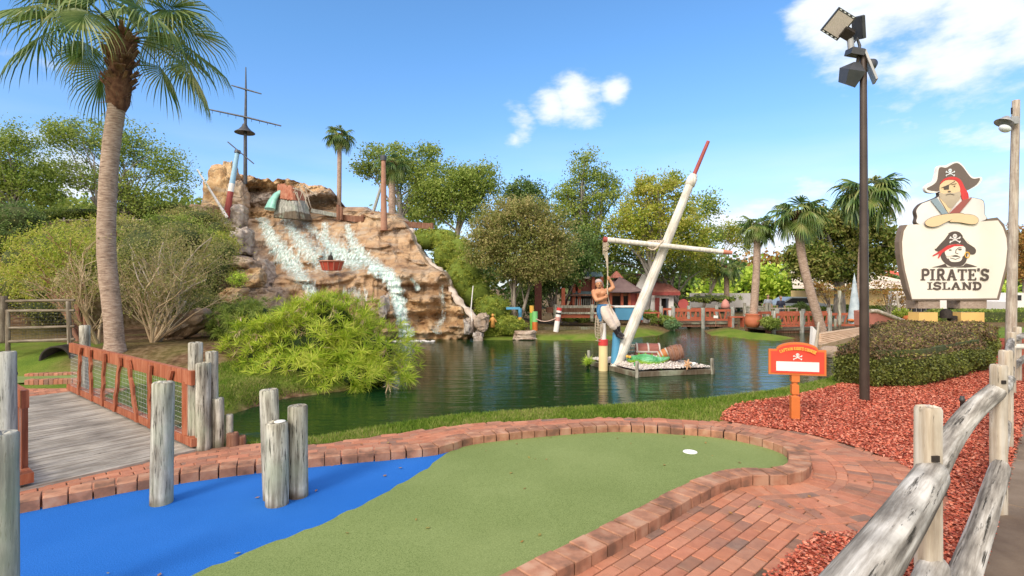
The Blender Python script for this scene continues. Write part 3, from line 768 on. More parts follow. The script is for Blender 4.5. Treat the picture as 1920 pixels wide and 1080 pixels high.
# dark mortise slots as shallow recessed boxes
for (b, r, tz), zz in ((fps[0], .81), (fps[1], 1.0), (fps[1], .34)):
    MB().box((b.x - r * .1, b.y - r * .93, zz), (r * .75, r * .2, r * .55)).build('mortise', MD, FG)
p1, p2, p3, p4 = [f[0] for f in fps[:4]]
def rail(p0, p1_, r0, r1, seed, bend=0.0):
    o = cone_log('rail', p0, p1_, r0, r1, M['rail'], FG, n=16, segs=18, wob=.1, seed=seed, bend=bend, bevel=.05); return o
def zp(p, z, dx=0, dy=0): return Vector((p.x + dx, p.y + dy, z))
rail(Vector((.2, .86, .66)), zp(p1, .70, .02, .0), .105, .085, 41)
rail(zp(p1, .60, .03, .05), zp(p2, .93, .06, .05), .075, .062, 42, bend=.06)
rail(Vector((1.2, 1.75, .1)), zp(p1, .22, .05, .02), .08, .07, 43)
rail(zp(p1, .06, .1, -.05), zp(p2, .36, -.0, -.02), .075, .065, 44)
rail(zp(p2, .92, .0, .0), zp(p3, .72, .05), .05, .045, 45)
rail(zp(p2, .38, .02, .02), zp(p3, .25), .05, .045, 46)
rail(zp(p3, .8, .0), zp(p4, .85), .05, .05, 47)
rail(zp(p3, .35), zp(p4, .4), .05, .05, 48)
rail(Vector((11.9, 11.5, .8)), zp(p4, .85), .05, .05, 49); rail(Vector((11.9, 11.5, .4)), zp(p4, .4), .05, .05, 50)
rail(zp(p4, .75), Vector((9.9, 8.7, .72)), .05, .05, 51)
# irrigation riser
sp_ = P(1804, 795); m = MB(); m.lathe((sp_.x, sp_.y, -.02), [(.022, 0), (.022, .3), (.03, .305), (.03, .335), (.024, .34), (.024, .37), (.0, .372)], 14)
spo = m.build('sprinkler_riser', simple('black_plastic', [(.02, .02, .02), (.05, .05, .05)], 8, .45, 0)); tag(spo, 'thin black irrigation riser standing in the red mulch', 'sprinkler')

# ================================================================== 2D sign art helpers
class Art:
    """flat layered art on a plane facing -Y; coordinates in photo pixels mapped at depth d"""
    def __init__(s, d, parent, fwd=Vector((0, -1, 0)), org=None, ux=None, sc=None):
        s.d = d; s.parent = parent; s.org = org; s.ux = ux; s.sc = sc; s.f = fwd
    def w(s, px, py):
        if s.org is None: return Q(px, py, s.d)
        return s.org + s.ux * (px * s.sc) + Vector((0, 0, 1)) * (-py * s.sc)
    def poly(s, pts, layer, mt, name, thick=.006):
        a = [s.w(*p) + s.f * layer for p in pts]; m = MB(); m.prism(a, -s.f * thick); return m.build(name, mt, s.parent, recalc=True)
    def polys(s, lst, layer, mt, name, thick=.006):
        m = MB()
        for i, pts in enumerate(lst):
            a = [s.w(*p) + s.f * (layer + i * .0006) for p in pts]; m.prism(a, -s.f * thick)
        return m.build(name, mt, s.parent, recalc=True)
    def ribbon(s, lines, wpx, layer, mt, name, thick=.006):
        m = MB()
        for i, (pts, wd) in enumerate([(l, wpx) if not isinstance(l, tuple) or not isinstance(l[1], (int, float)) or isinstance(l[0], (int, float)) else l for l in lines]):
            m_ribbon(m, [Vector((p[0], p[1], 0)) for p in pts], wd, s, layer + i * .0006, thick)
        return m.build(name, mt, s.parent, recalc=True)
def m_ribbon(m, pts, wd, art, layer, thick):
    n = len(pts); closed = (pts[0] - pts[-1]).length < 1e-6 and n > 3; L = []; Rr = []
    ws = wd if isinstance(wd, (list, tuple)) else [wd] * n
    for i in range(n):
        a = pts[i - 1] if i > 0 else (pts[-2] if closed else pts[0]); b = pts[i + 1] if i < n - 1 else (pts[1] if closed else pts[-1])
        t1 = (pts[i] - a); t2 = (b - pts[i])
        if t1.length < 1e-6: t1 = t2
        if t2.length < 1e-6: t2 = t1
        t1.normalize(); t2.normalize(); t = (t1 + t2)
        if t.length < 1e-3: t = t1
        t.normalize(); nn = Vector((-t.y, t.x, 0)); k = 1 / max(.5, nn.dot(Vector((-t1.y, t1.x, 0))))
        L.append(pts[i] + nn * ws[i] / 2 * k); Rr.append(pts[i] - nn * ws[i] / 2 * k)
    front = [art.w(p.x, p.y) + art.f * layer for p in L + Rr]; back = [p - art.f * thick for p in front]
    fs = []
    for i in range(n - 1):
        fs += [(i, i + 1, n + i + 1, n + i), (2 * n + i, 3 * n + i, 3 * n + i + 1, 2 * n + i + 1), (i, 2 * n + i, 2 * n + i + 1, i + 1), (n + i, n + i + 1, 3 * n + i + 1, 3 * n + i)]
    if not closed: fs += [(0, n, 3 * n, 2 * n), (n - 1, 3 * n - 1, 4 * n - 1, 2 * n - 1)]
    m.add(front + back, fs)
def arc(cx, cy, rx, ry, a0, a1, n=12): return [(cx + rx * math.cos(R(a0 + (a1 - a0) * i / n)), cy - ry * math.sin(R(a0 + (a1 - a0) * i / n))) for i in range(n + 1)]
def ellipse(cx, cy, rx, ry, n=22): return arc(cx, cy, rx, ry, 0, 360, n)[:-1]
# letters on a 1x1 box (x right, y down 0 top .. 1 base): main strokes, slab serifs
GL = {
 'P': (.72, [[(.2, 0), (.2, 1)], [(.2, .04), (.45, .04)] + arc(.45, .28, .22, .24, 90, -90, 8)[1:] + [(.2, .52)]], [(0, .4, 1)]),
 'I': (.42, [[(.21, 0), (.21, 1)]], [(0, .42, 0), (0, .42, 1)]),
 'R': (.82, [[(.2, 0), (.2, 1)], [(.2, .04), (.43, .04)] + arc(.43, .27, .2, .23, 90, -90, 8)[1:] + [(.2, .5)], [(.42, .5), (.66, .98)]], [(0, .38, 1), (.56, .82, 1)]),
 'A': (.84, [[(.42, .02), (.12, 1)], [(.42, .02), (.7, 1)], [(.22, .66), (.6, .66)]], [(0, .28, 1), (.54, .86, 1)]),
 'T': (.76, [[(.38, 0), (.38, 1)], [(.0, .06), (.76, .06)], [(.05, .0), (.05, .28)], [(.71, .0), (.71, .28)]], [(.2, .56, 1)]),
 'E': (.72, [[(.2, 0), (.2, 1)], [(.0, .05), (.66, .05)], [(.0, .95), (.68, .95)], [(.2, .5), (.5, .5)], [(.62, .0), (.62, .25)], [(.65, .75), (.65, 1)], [(.48, .36), (.48, .64)]], []),
 'S': (.66, [arc(.33, .27, .23, .23, 20, 270, 12) + arc(.33, .73, .25, .23, 90, -160, 12)[1:], [(.6, .02), (.58, .28)], [(.05, .72), (.04, .98)]], []),
 'L': (.66, [[(.2, 0), (.2, 1)], [(.0, .95), (.62, .95)], [(.6, .7), (.6, 1)]], [(0, .4, 0)]),
 'N': (.84, [[(.17, 0), (.17, 1)], [(.15, .02), (.68, .98)], [(.68, 0), (.68, 1)]], [(0, .26, 0), (0, .34, 1), (.54, .84, 0)]),
 'D': (.78, [[(.18, 0), (.18, 1)], [(.0, .05), (.35, .05)] + arc(.35, .5, .3, .45, 90, -90, 12)[1:] + [(.0, .95)]], []),
 "'": (.2, [[(.1, -.08), (.08, .18)]], []),
 'C': (.7, [arc(.36, .5, .27, .44, 50, 310, 14)], []), 'K': (.74, [[(.15, 0), (.15, 1)], [(.62, .0), (.16, .55)], [(.3, .42), (.66, 1)]], []),
 'O': (.76, [arc(.38, .5, .28, .44, 0, 360, 18)], []), 'U': (.74, [[(.12, 0), (.12, .6)] + arc(.37, .62, .25, .33, 180, 360, 10)[1:] + [(.62, 0)]], []),
}
def lettering(art, text, cx, base_y, h, width, sw, layer, mt, name, serif=True, fn=None):
    tw = sum(GL[c][0] + .08 if c != ' ' else .4 for c in text) - .08; k = width / tw; x = cx - width / 2; m = MB(); i = 0
    tf = fn or (lambda X, Y: (X, Y))
    for c in text:
        if c == ' ': x += .4 * k; continue
        wd, st, se = GL[c]; L = [([(x + a * k, base_y - h + b * h) for a, b in s_], sw) for s_ in st]
        if serif: L += [([(x + a * k, base_y - h + (h * .045 if y == 0 else h * .955)), (x + b * k, base_y - h + (h * .045 if y == 0 else h * .955))], h * .1) for a, b, y in se]
        for pts, w_ in L:
            w2 = w_
            if c in "ATEL" and serif and abs(pts[0][1] - pts[-1][1]) < .3 * h: w2 = h * .11
            m_ribbon(m, [Vector((*tf(*p), 0)) for p in pts], w2, art, layer + i * .0005, .006); i += 1
        x += (wd + .08) * k
    return m.build(name, mt, art.parent, recalc=True)
def skull(art, cx, cy, s, layer, mt, mdark, nm='skull_emblem'):
    m = MB(); f = art.f
    def add(pts, l): m.prism([art.w(*p) + f * l for p in pts], -f * .004)
    add(ellipse(cx, cy - .3 * s, .42 * s, .4 * s), layer); add([(cx - .22 * s, cy - .05 * s), (cx + .22 * s, cy - .05 * s), (cx + .18 * s, cy + .22 * s), (cx - .18 * s, cy + .22 * s)], layer + .0007)
    for i, sg in enumerate((1, -1)):
        m_ribbon(m, [Vector((cx - sg * .9 * s, cy + .02 * s, 0)), Vector((cx + sg * .9 * s, cy + .85 * s, 0))], .17 * s, art, layer + .0014 + i * .0006, .004)
        for e in (-1, 1):
            ex, ey = cx + sg * e * .92 * s, cy + .44 * s + e * .42 * s
            add(ellipse(ex + .06 * s, ey - .1 * s, .13 * s, .13 * s, 10), layer + .0025 + i * .0006); add(ellipse(ex - .05 * s, ey + .1 * s, .13 * s, .13 * s, 10), layer + .0031 + i * .0006)
    o = m.build(nm, mt, art.parent, recalc=True)
    e = MB()
    for sx in (-1, 1): e.prism([art.w(*p) + f * (layer + .004) for p in ellipse(cx + sx * .17 * s, cy - .3 * s, .1 * s, .12 * s, 10)], -f * .003)
    eo = e.build('eye_socket', mdark, None, recalc=True); eo.parent = o
    # its mesh is in world space minus the thing's base
    base = parent_world(art.parent); eo.data.transform(Matrix.Translation(-base))
    return o
def flat(name, c, rough=.6, var=.12): return simple(name, [tuple(x * (1 - var) for x in c), c], 2.5, rough, .06, 50)
M['cream'] = flat('sign_cream', (.82, .76, .68), .55, .05); M['frame'] = flat('sign_frame_brown', (.2, .15, .12)); M['ink'] = flat('sign_ink_brown', (.1, .075, .065), .6, .2)
M['skin'] = flat('painted_skin', (.72, .54, .33), .6, .06); M['white'] = flat('painted_white', (.78, .75, .74), .6, .07); M['sred'] = flat('painted_red', (.6, .05, .05)); M['belt'] = flat('painted_maroon', (.34, .1, .085)); M['bluegray'] = flat('painted_blue_grey', (.26, .34, .4)); M['gold'] = flat('painted_gold', (.75, .42, .07)); M['beard'] = flat('painted_beard', (.5, .42, .32), .7, .25); M['yellow'] = flat('painted_yellow', (.78, .5, .17)); M['pale'] = flat('skull_white', (.75, .8, .85))
# ------------------------------------------------------------------ big sign
SD = 16.0; sb = Q(1790, 540, SD); SB = thing('pirate_sign', (sb.x, SD + .3, -.1), "large cream PIRATE'S ISLAND sign topped by a cut out pirate, on yellow pillars", 'sign')
A = Art(SD, SB)
def Z(zx, zy): return (1660 + zx / 3, 280 + zy / 3)
board = [Z(105, 425), Z(400, 408), Z(560, 392), Z(630, 382), Z(668, 420), Z(695, 500), Z(700, 560), Z(690, 650), Z(668, 740), Z(640, 848), Z(150, 850), Z(125, 790), Z(98, 680), Z(82, 590), Z(78, 520), Z(90, 460)]
A.poly(board, 0, M['frame'], 'frame', .2)
face = [Z(125, 425), Z(400, 412), Z(560, 404), Z(632, 400), Z(660, 440), Z(680, 500), Z(684, 560), Z(675, 650), Z(650, 750), Z(626, 838), Z(150, 842), Z(135, 780), Z(110, 680), Z(96, 590), Z(94, 520), Z(104, 460)]
A.poly(face, .01, M['cream'], 'panel', .008)
# pirate cut-out
def sm2(pts, closed=True, st=1.2):
    v = [Vector((*p, 0)) for p in pts]
    if closed: v = v[-2:] + v + v[:2]
    o = smooth_curve(v, st)
    if closed:
        k0 = min(range(len(o)), key=lambda i: (o[i] - v[2]).length); k1 = min(range(len(o) // 2, len(o)), key=lambda i: (o[i] - v[-2]).length)
        o = o[k0:k1]
    return [(p.x, p.y) for p in o]
def Y4(x, y): return (1710 + x / 7.447, 295 + y / 7.447)
tor = [Y4(*p) for p in ((370, 540), (240, 600), (120, 650), (50, 740), (60, 830), (75, 935), (400, 960), (1000, 890), (1018, 780), (1012, 640), (980, 590), (880, 565), (780, 545), (740, 480), (500, 470), (380, 480))]
A.poly(sm2(tor), .0, M['ink'], 'body_edge', .12); cx_, cy_ = Y4(530, 740)
A.poly(sm2([(cx_ + (x - cx_) * .975, cy_ + (y - cy_) * .965) for x, y in tor]), .012, M['white'], 'shirt', .012)
hat_o = [Y4(*p) for p in ((175, 420), (240, 360), (300, 330), (330, 230), (360, 125), (470, 115), (590, 65), (680, 90), (830, 270), (960, 275), (965, 330), (900, 400), (760, 465), (700, 440), (560, 300), (380, 470), (300, 500), (200, 485))]
A.poly(sm2(hat_o), .020, M['white'], 'hat_border', .1)
hat = [Y4(*p) for p in ((205, 430), (300, 375), (345, 310), (375, 150), (470, 145), (600, 82), (690, 130), (820, 290), (935, 295), (900, 370), (820, 430), (730, 460), (640, 330), (540, 290), (420, 330), (370, 465), (300, 470), (215, 455))]
A.poly(sm2(hat), .030, flat('hat_brown', (.15, .115, .1)), 'hat', .01)
A.poly(sm2([Y4(*p) for p in ((385, 370), (450, 315), (560, 310), (640, 350), (660, 430), (640, 540), (560, 600), (500, 610), (430, 560), (375, 480))]), .040, M['skin'], 'face', .01)
A.poly(sm2([Y4(*p) for p in ((375, 380), (440, 300), (560, 275), (660, 320), (720, 430), (770, 520), (760, 600), (690, 600), (660, 500), (655, 430), (620, 350), (560, 318), (450, 325))]), .050, M['sred'], 'bandana', .01)
A.poly(sm2([Y4(*p) for p in ((375, 500), (430, 510), (500, 495), (570, 500), (650, 480), (660, 540), (600, 640), (520, 720), (440, 640), (370, 560))]), .048, M['beard'], 'beard', .008)
A.poly([Y4(*p) for p in ((420, 420), (495, 390), (495, 450), (430, 455))], .058, M['ink'], 'eye_patch', .006)
A.ribbon([[Y4(390, 430), Y4(500, 385), Y4(580, 335)], [Y4(530, 385), Y4(600, 370)]], .9, .060, M['ink'], 'patch_strap')
A.polys([ellipse(*Y4(572, 408), 1.6, 1.1), ellipse(*Y4(500, 480), 3, 1.2)], .060, M['ink'], 'eye', .004)
A.ribbon([[Y4(450, 530), Y4(510, 515), Y4(570, 528)]], .9, .060, M['ink'], 'mouth')
A.poly([Y4(*p) for p in ((360, 560), (490, 780), (660, 560), (640, 600), (500, 700), (400, 600))], .045, M['skin'], 'neck', .006)
A.poly([Y4(*p) for p in ((240, 600), (330, 568), (480, 785), (400, 800))], .055, M['bluegray'], 'strap', .008)
A.poly([Y4(*p) for p in ((500, 785), (690, 600), (820, 565), (640, 785))], .056, M['belt'], 'belt', .008)
arm1 = [Y4(*p) for p in ((160, 900), (250, 840), (400, 800), (600, 780), (700, 795), (560, 860), (450, 910), (330, 970), (230, 978), (165, 950))]
arm2 = [Y4(*p) for p in ((520, 880), (620, 810), (740, 795), (850, 815), (905, 870), (880, 930), (800, 942), (640, 915), (500, 905))]
A.poly(sm2(arm1), .066, M['ink'], 'arm_edge', .006); A.poly(sm2([(p[0] + (Y4(430, 880)[0] - p[0]) * .02, p[1] + (Y4(430, 880)[1] - p[1]) * .07) for p in arm1]), .072, M['skin'], 'arm', .006)
A.poly(sm2(arm2), .064, M['ink'], 'arm_edge', .006); A.poly(sm2([(p[0] + (Y4(720, 870)[0] - p[0]) * .03, p[1] + (Y4(720, 870)[1] - p[1]) * .07) for p in arm2]), .069, M['skin'], 'arm', .006)
skull(A, *Y4(518, 205), 8.0, .042, M['pale'], M['bluegray'])
# logo
def L5(x, y): return (1710 + x / 8, 425 + y / 8)
lg = .024
A.poly(sm2([L5(*p) for p in ((335, 340), (380, 280), (450, 220), (510, 130), (570, 85), (640, 70), (710, 90), (760, 150), (830, 230), (900, 290), (950, 350), (930, 410), (870, 415), (800, 370), (770, 300), (700, 262), (600, 265), (520, 290), (430, 370), (370, 370))]), lg, M['ink'], 'logo_hat', .006)
A.ribbon([[L5(340, 330), L5(400, 260), L5(470, 190), L5(530, 110)], [L5(750, 150), L5(820, 240), L5(930, 310)]], 1.6, lg + .008, M['cream'], 'hat_trim')
A.poly(sm2([L5(*p) for p in ((425, 380), (480, 370), (500, 450), (540, 480), (640, 430), (720, 460), (770, 430), (820, 380), (810, 500), (750, 580), (640, 600), (560, 590), (480, 540), (430, 470))]), lg, M['ink'], 'logo_beard', .006)
A.poly(sm2([L5(*p) for p in ((490, 360), (600, 290), (700, 285), (780, 310), (785, 380), (760, 440), (720, 450), (640, 425), (560, 440), (520, 450), (490, 420))]), lg + .007, M['cream'], 'logo_face', .004)
A.poly(sm2([L5(*p) for p in ((545, 470), (600, 455), (700, 455), (740, 440), (735, 490), (690, 525), (600, 530), (555, 510))]), lg + .008, M['cream'], 'logo_mouth', .004)
A.ribbon([[L5(560, 470), L5(640, 490), L5(710, 462)], [L5(640, 400), L5(645, 350), L5(690, 315), L5(730, 320)], [L5(640, 395), L5(680, 410)]], 1.2, lg + .014, M['ink'], 'logo_line')
A.polys([ellipse(*L5(560, 352), 2.6, 1.3), ellipse(*L5(705, 345), 3.4, 1.4)], lg + .013, M['ink'], 'logo_eye', .004)
A.poly([L5(*p) for p in ((760, 280), (640, 262), (520, 285), (430, 350), (300, 430), (300, 448), (400, 400), (375, 470), (390, 475), (440, 395), (520, 345), (620, 295), (750, 292))], lg + .010, M['sred'], 'logo_bandana', .004)
A.ribbon([arc(*L5(815, 425), 4.2, 5.2, 0, 360, 18)], 1.7, lg + .012, M['gold'], 'earring')
A.polys([[L5(*p) for p in ((290, 610), (400, 585), (490, 555), (520, 600), (640, 610), (480, 612))], [L5(*p) for p in ((640, 610), (760, 590), (800, 550), (880, 570), (970, 600), (800, 612))]], lg, M['ink'], 'logo_shoulder', .006)
skull(A, *L5(632, 165), 9.6, lg + .008, M['white'], M['ink'])
lettering(A, "PIRATE'S", (L5(120, 0)[0] + L5(1135, 0)[0]) / 2, L5(0, 805)[1], 21, 127, 4.3, lg, M['ink'], 'lettering')
lettering(A, "ISLAND", (L5(222, 0)[0] + L5(1040, 0)[0]) / 2, L5(0, 943)[1], 13.6, 102, 3.6, lg, M['ink'], 'lettering')
M['rockclad'] = simple('rock_cladding', [(.3, .22, .17), (.42, .33, .27)], 4, .9, .8, 12, .05)
for x0_, x1_ in ((1727, 1762), (1806, 1850)):
    a, b = Q(x0_, 0, SD), Q(x1_, 0, SD); zc = Q(0, 580, SD).z
    MB().box(((a.x + b.x) / 2, SD + .3, (zc - .1) / 2 - .1), (b.x - a.x, .45, zc + .1)).build('pillar', M['yellow'], SB)
    m = MB(); m.box(((a.x + b.x) / 2, SD + .3, (zc + 1.45) / 2), (b.x - a.x + .1, .5, 1.4 - zc), bev=.05); m.build('stone_cladding', M['rockclad'], SB)
m = MB(); a, b = Q(1762, 600, SD), Q(1806, 600, SD)
m.lathe(((a.x + b.x) / 2, SD + .2, .75), [(.0, .3), (.1, .28), (.16, .2), (.17, 0)], 12); m.box(((a.x + b.x) / 2 + .2, SD + .2, .7), (.2, .16, .25), bev=.02)
m.build('floodlight', MD, SB)

# ------------------------------------------------------------------ course sign
sgb = P(1490, 785); CS = thing('course_sign', (sgb.x, sgb.y, 0), 'red and orange sign on a turned post with a skull and a blank white panel', 'sign')
M['orange'] = simple('sign_orange', [(.5, .13, .03), (.6, .18, .045)], 3, .45, .1); M['redp'] = simple('sign_red', [(.62, .05, .03), (.7, .07, .04)], 3, .5, .1)
ang = R(-14); ux = Vector((math.cos(ang), math.sin(ang), 0)); fw = Vector((math.sin(ang), -math.cos(ang), 0))
sc = sgb.y / F / math.cos(ang) * 1.0
B = Art(0, CS, fwd=fw, org=Vector((sgb.x, sgb.y - .06, H - (675 - CY) / F * sgb.y)) - Vector((0, 0, 0)), ux=ux, sc=sc * 1.0)
def bshape(g): 
    w_, t_, b_ = 47 - g, -20 + g, 26 - g
    return [(-w_, b_), (w_, b_), (w_, t_)] + [( (34 - g * .3) * math.cos(R(a)), t_ - (13) * math.sin(R(a))) for a in range(0, 181, 12)] + [(-w_, t_)]
B.poly(bshape(0), 0, M['orange'], 'board', .035)
B.poly(bshape(3.6), .008, M['redp'], 'face', .008)
B.poly([(-35, 2), (35, 2), (35, 19), (-35, 19)], .014, M['white'], 'panel', .006)
Rr_ = 62
def arcf(X, Y_):
    a = X / Rr_; rr = Rr_ - Y_; return (rr * math.sin(a), Rr_ * 1 - rr * math.cos(a) - 19.5)
lettering(B, "CAPTAIN KIDD'S COURSE", 0, 0, 5.4, 58, 1.0, .017, M['gold'], 'lettering', serif=False, fn=arcf)
skull(B, 0, -8.6, 6.8, .017, M['white'], M['redp'])
pz = H - (702 - CY) / F * sgb.y
def squ(z0, z1, w0, w1=None): w1 = w1 or w0; return (z0, z1, w0, w1)
pm_ = MB()
for z0, z1, w0 in ((-.05, .3, .1), (.325, .45, .085), (.485, .62, .095)): pm_.box((sgb.x, sgb.y, (z0 + z1) / 2), (w0, w0, z1 - z0), Matrix.Rotation(ang, 3, 'Z'), bev=.01)
pm_.lathe((sgb.x, sgb.y, 0), [(.034, .3), (.034, .325), (.03, .45), (.04, .465), (.03, .485), (.03, .62), (.045, .635), (.045, .65), (.03, .665), (.03, .75)], 14)
pm_.build('post', M['orange'], CS)

# ------------------------------------------------------------------ floodlight pole
lb = P(1621, 750); lx, ly = lb.x, lb.y
LP = thing('light_pole', (lx, ly, 0), 'tall dark bronze pole carrying a cluster of floodlights at its top', 'light pole')
M['bronze'] = simple('bronze_paint', [(.045, .03, .025), (.075, .055, .045)], 3, .38, .1, metal=.3, spec=.5); M['grey'] = simple('grey_metal', [(.055, .06, .07), (.09, .09, .1)], 5, .4, .1, metal=.4); M['ltgrey'] = simple('light_grey_metal', [(.27, .28, .29), (.38, .38, .39)], 5, .45, .1, metal=.2)
topz = H - (95 - CY) / F * ly
MB().tube([(lx, ly, -.1), (lx - .01, ly, 2.5), (lx - .02, ly, topz)], [.068, .058, .046], 20).build('pole', M['bronze'], LP)
def LQ(px, py, dy=0): q = Q(px, py, ly); q.y += dy; return q
def rotm(ax, ay, az): return (Matrix.Rotation(R(az), 3, 'Z') @ Matrix.Rotation(R(ay), 3, 'Y') @ Matrix.Rotation(R(ax), 3, 'X'))
# big LED flood: face towards lower left and camera
def flood(c, rot, sz, mtb, lens=True, name='floodlight'):
    m = MB(); m.box(c, sz, rot, bev=.012)
    for k in range(6): m.box(c + rot @ Vector((0, -sz[1] * .38 + k * sz[1] * .15, sz[2] * .7)), (sz[0] * .8, .012, sz[2] * .7), rot)
    o = m.build(name, mtb, LP)
    if lens:
        l = MB(); l.box(c + rot @ Vector((0, 0, -sz[2] / 2 - .004)), (sz[0] * .86, sz[1] * .8, .012), rot)
        lo_ = l.build('lens', LENS, None); lo_.parent = o; lo_.data.transform(Matrix.Translation(-Vector(LP.location)))
        h = MB()
        for e in (-1, 1):
            for k in range(4): h.box(c + rot @ Vector((-sz[0] * .36 + k * sz[0] * .24, e * sz[1] * .455, -sz[2] / 2 - .002)), (sz[0] * .1, sz[1] * .04, .006), rot)
        ho = h.build('vent_slot', M['pale'], None); ho.parent = o; ho.data.transform(Matrix.Translation(-Vector(LP.location)))
    return o
LENS = simple('led_lens', [(.42, .37, .34), (.6, .55, .52)], 90, .35, .2, 200)
flood(LQ(1571, 45), rotm(-52, 32, 0), (.3, .36, .07), M['grey'])
MB().box(LQ(1588, 62), (.16, .14, .16), rotm(-40, 30, 0), bev=.02).build('driver_box', MD, LP)
o = MB(); o.box(LQ(1610, 52), (.05, .22, .33), rotm(20, -18, 0), bev=.012); o.build('side_floodlight', M['grey'], LP)
MB().tube([LQ(1590, 70), LQ(1598, 84), LQ(1607, 72), LQ(1612, 86), LQ(1610, 100)], .022, 10).build('bracket', M['grey'], LP)
MB().tube([LQ(1594, 72), LQ(1596, 92)], .045, 12).build('slip_fitter', M['ltgrey'], LP)
MB().box(LQ(1603, 98), (.2, .18, .1), rotm(10, 10, 0), bev=.015).build('junction_box', M['grey'], LP)
m = MB(); c = LQ(1630, 125); m.box(c, (.03, .24, .5), rotm(0, -18, -25), bev=.008); m.build('flat_floodlight', M['ltgrey'], LP)
m = MB(); c = LQ(1596, 143); rt = rotm(15, 12, 10)
vs = [c + rt @ Vector(p) for p in ((-.15, -.1, .05), (.13, -.1, .09), (.13, .12, .14), (-.15, .12, .1), (-.1, -.08, -.15), (.07, -.08, -.16), (.1, .1, -.1), (-.1, .1, -.1), (-.04, 0, .2), (.06, 0, .22))]
m.add(vs, [(4, 5, 1, 0), (5, 6, 2, 1), (6, 7, 3, 2), (7, 4, 0, 3), (7, 6, 5, 4), (0, 1, 9, 8), (1, 2, 9), (2, 3, 8, 9), (3, 0, 8)]); m.build('box_floodlight', M['grey'], LP, recalc=True)
m = MB(); m.lathe(LQ(1638, 118, .05), [(.0, .08), (.06, .06), (.09, 0), (.085, -.07)], 14, rotm(0, 60, 0)); m.build('small_floodlight', M['grey'], LP)
MB().tube([LQ(1610, 105, 0), LQ(1606, 128), LQ(1616, 140)], .025, 8).build('yoke', MD, LP)

# ------------------------------------------------------------------ wooden utility pole with lamp
UD = 14.0; ub = Q(1891, 605, UD); UP = thing('utility_pole', (ub.x, UD, -.1), 'weathered wooden pole with a bell shaped lamp at the right edge', 'utility pole')
cone_log('pole', Vector((ub.x + .05, UD, -.2)), Q(1905, 188, UD), .125, .085, woodmat('pole_wood', [(.3, .24, .2), (.42, .36, .31), (.5, .46, .4)]), UP, seed=61, wob=.02, segs=14)
MB().box(Q(1899, 226, UD - .12), (.2, .14, .2), bev=.02).build('bracket_box', M['ltgrey'], UP)
rt = rotm(0, 28, 0)
m = MB(); m.lathe(Q(1885, 226, UD - .15), [(.05, .12), (.09, .08), (.13, .02), (.22, -.08), (.215, -.085), (.12, .0), (.0, .05)], 20, rt); m.build('lamp_shade', M['ltgrey'], UP)
m = MB(); m.ell(Q(1884, 241, UD - .15), (.15, .12, .09), 14, 8, rt); m.build('globe', M['pale'], UP)
MB().tube([Q(1897, 214, UD - .1), Q(1897, 202, UD - .1)], .02, 8).build('photocell', MD, UP)
# ================================================================== foliage generators
def leaf_quads(c, size, r, aspect=.5, upbias=.4):
    n = len(c); nrm = unit(r.normal(0, 1, (n, 3)) + np.array([0, 0, upbias])); t = unit(np.cross(nrm, r.normal(0, 1, (n, 3)))); b = np.cross(nrm, t)
    s = size * r.uniform(.65, 1.35, n)[:, None]
    return np.stack([c - t * s * .5, c + b * s * aspect * .5 - t * s * .05, c + t * s * .5, c - b * s * aspect * .5 + t * s * .02], 1)
def clumps_in(blobs, K, r, shell=.55):
    vol = np.array([(b[3] * b[4] * b[5]) ** (2 / 3) for b in blobs]); pick = r.choice(len(blobs), K, p=vol / vol.sum())
    Bc = np.array([b[:3] for b in blobs])[pick]; Br = np.array([b[3:6] for b in blobs])[pick]
    d = unit(r.normal(0, 1, (K, 3))); rad = 1 - (1 - shell) * r.random(K) ** 1.6 ; rad = rad * r.uniform(.8, 1.14, K)
    return Bc + d * Br * rad[:, None]
def crown_pts(cl, per, cr, r, flat=.6):
    n = len(cl) * per; c = np.repeat(cl, per, 0); sz = np.repeat(r.uniform(.55, 1.35, len(cl)), per)
    return c + r.normal(0, 1, (n, 3)) * np.array([1, 1, flat]) * (cr * sz)[:, None] * .5
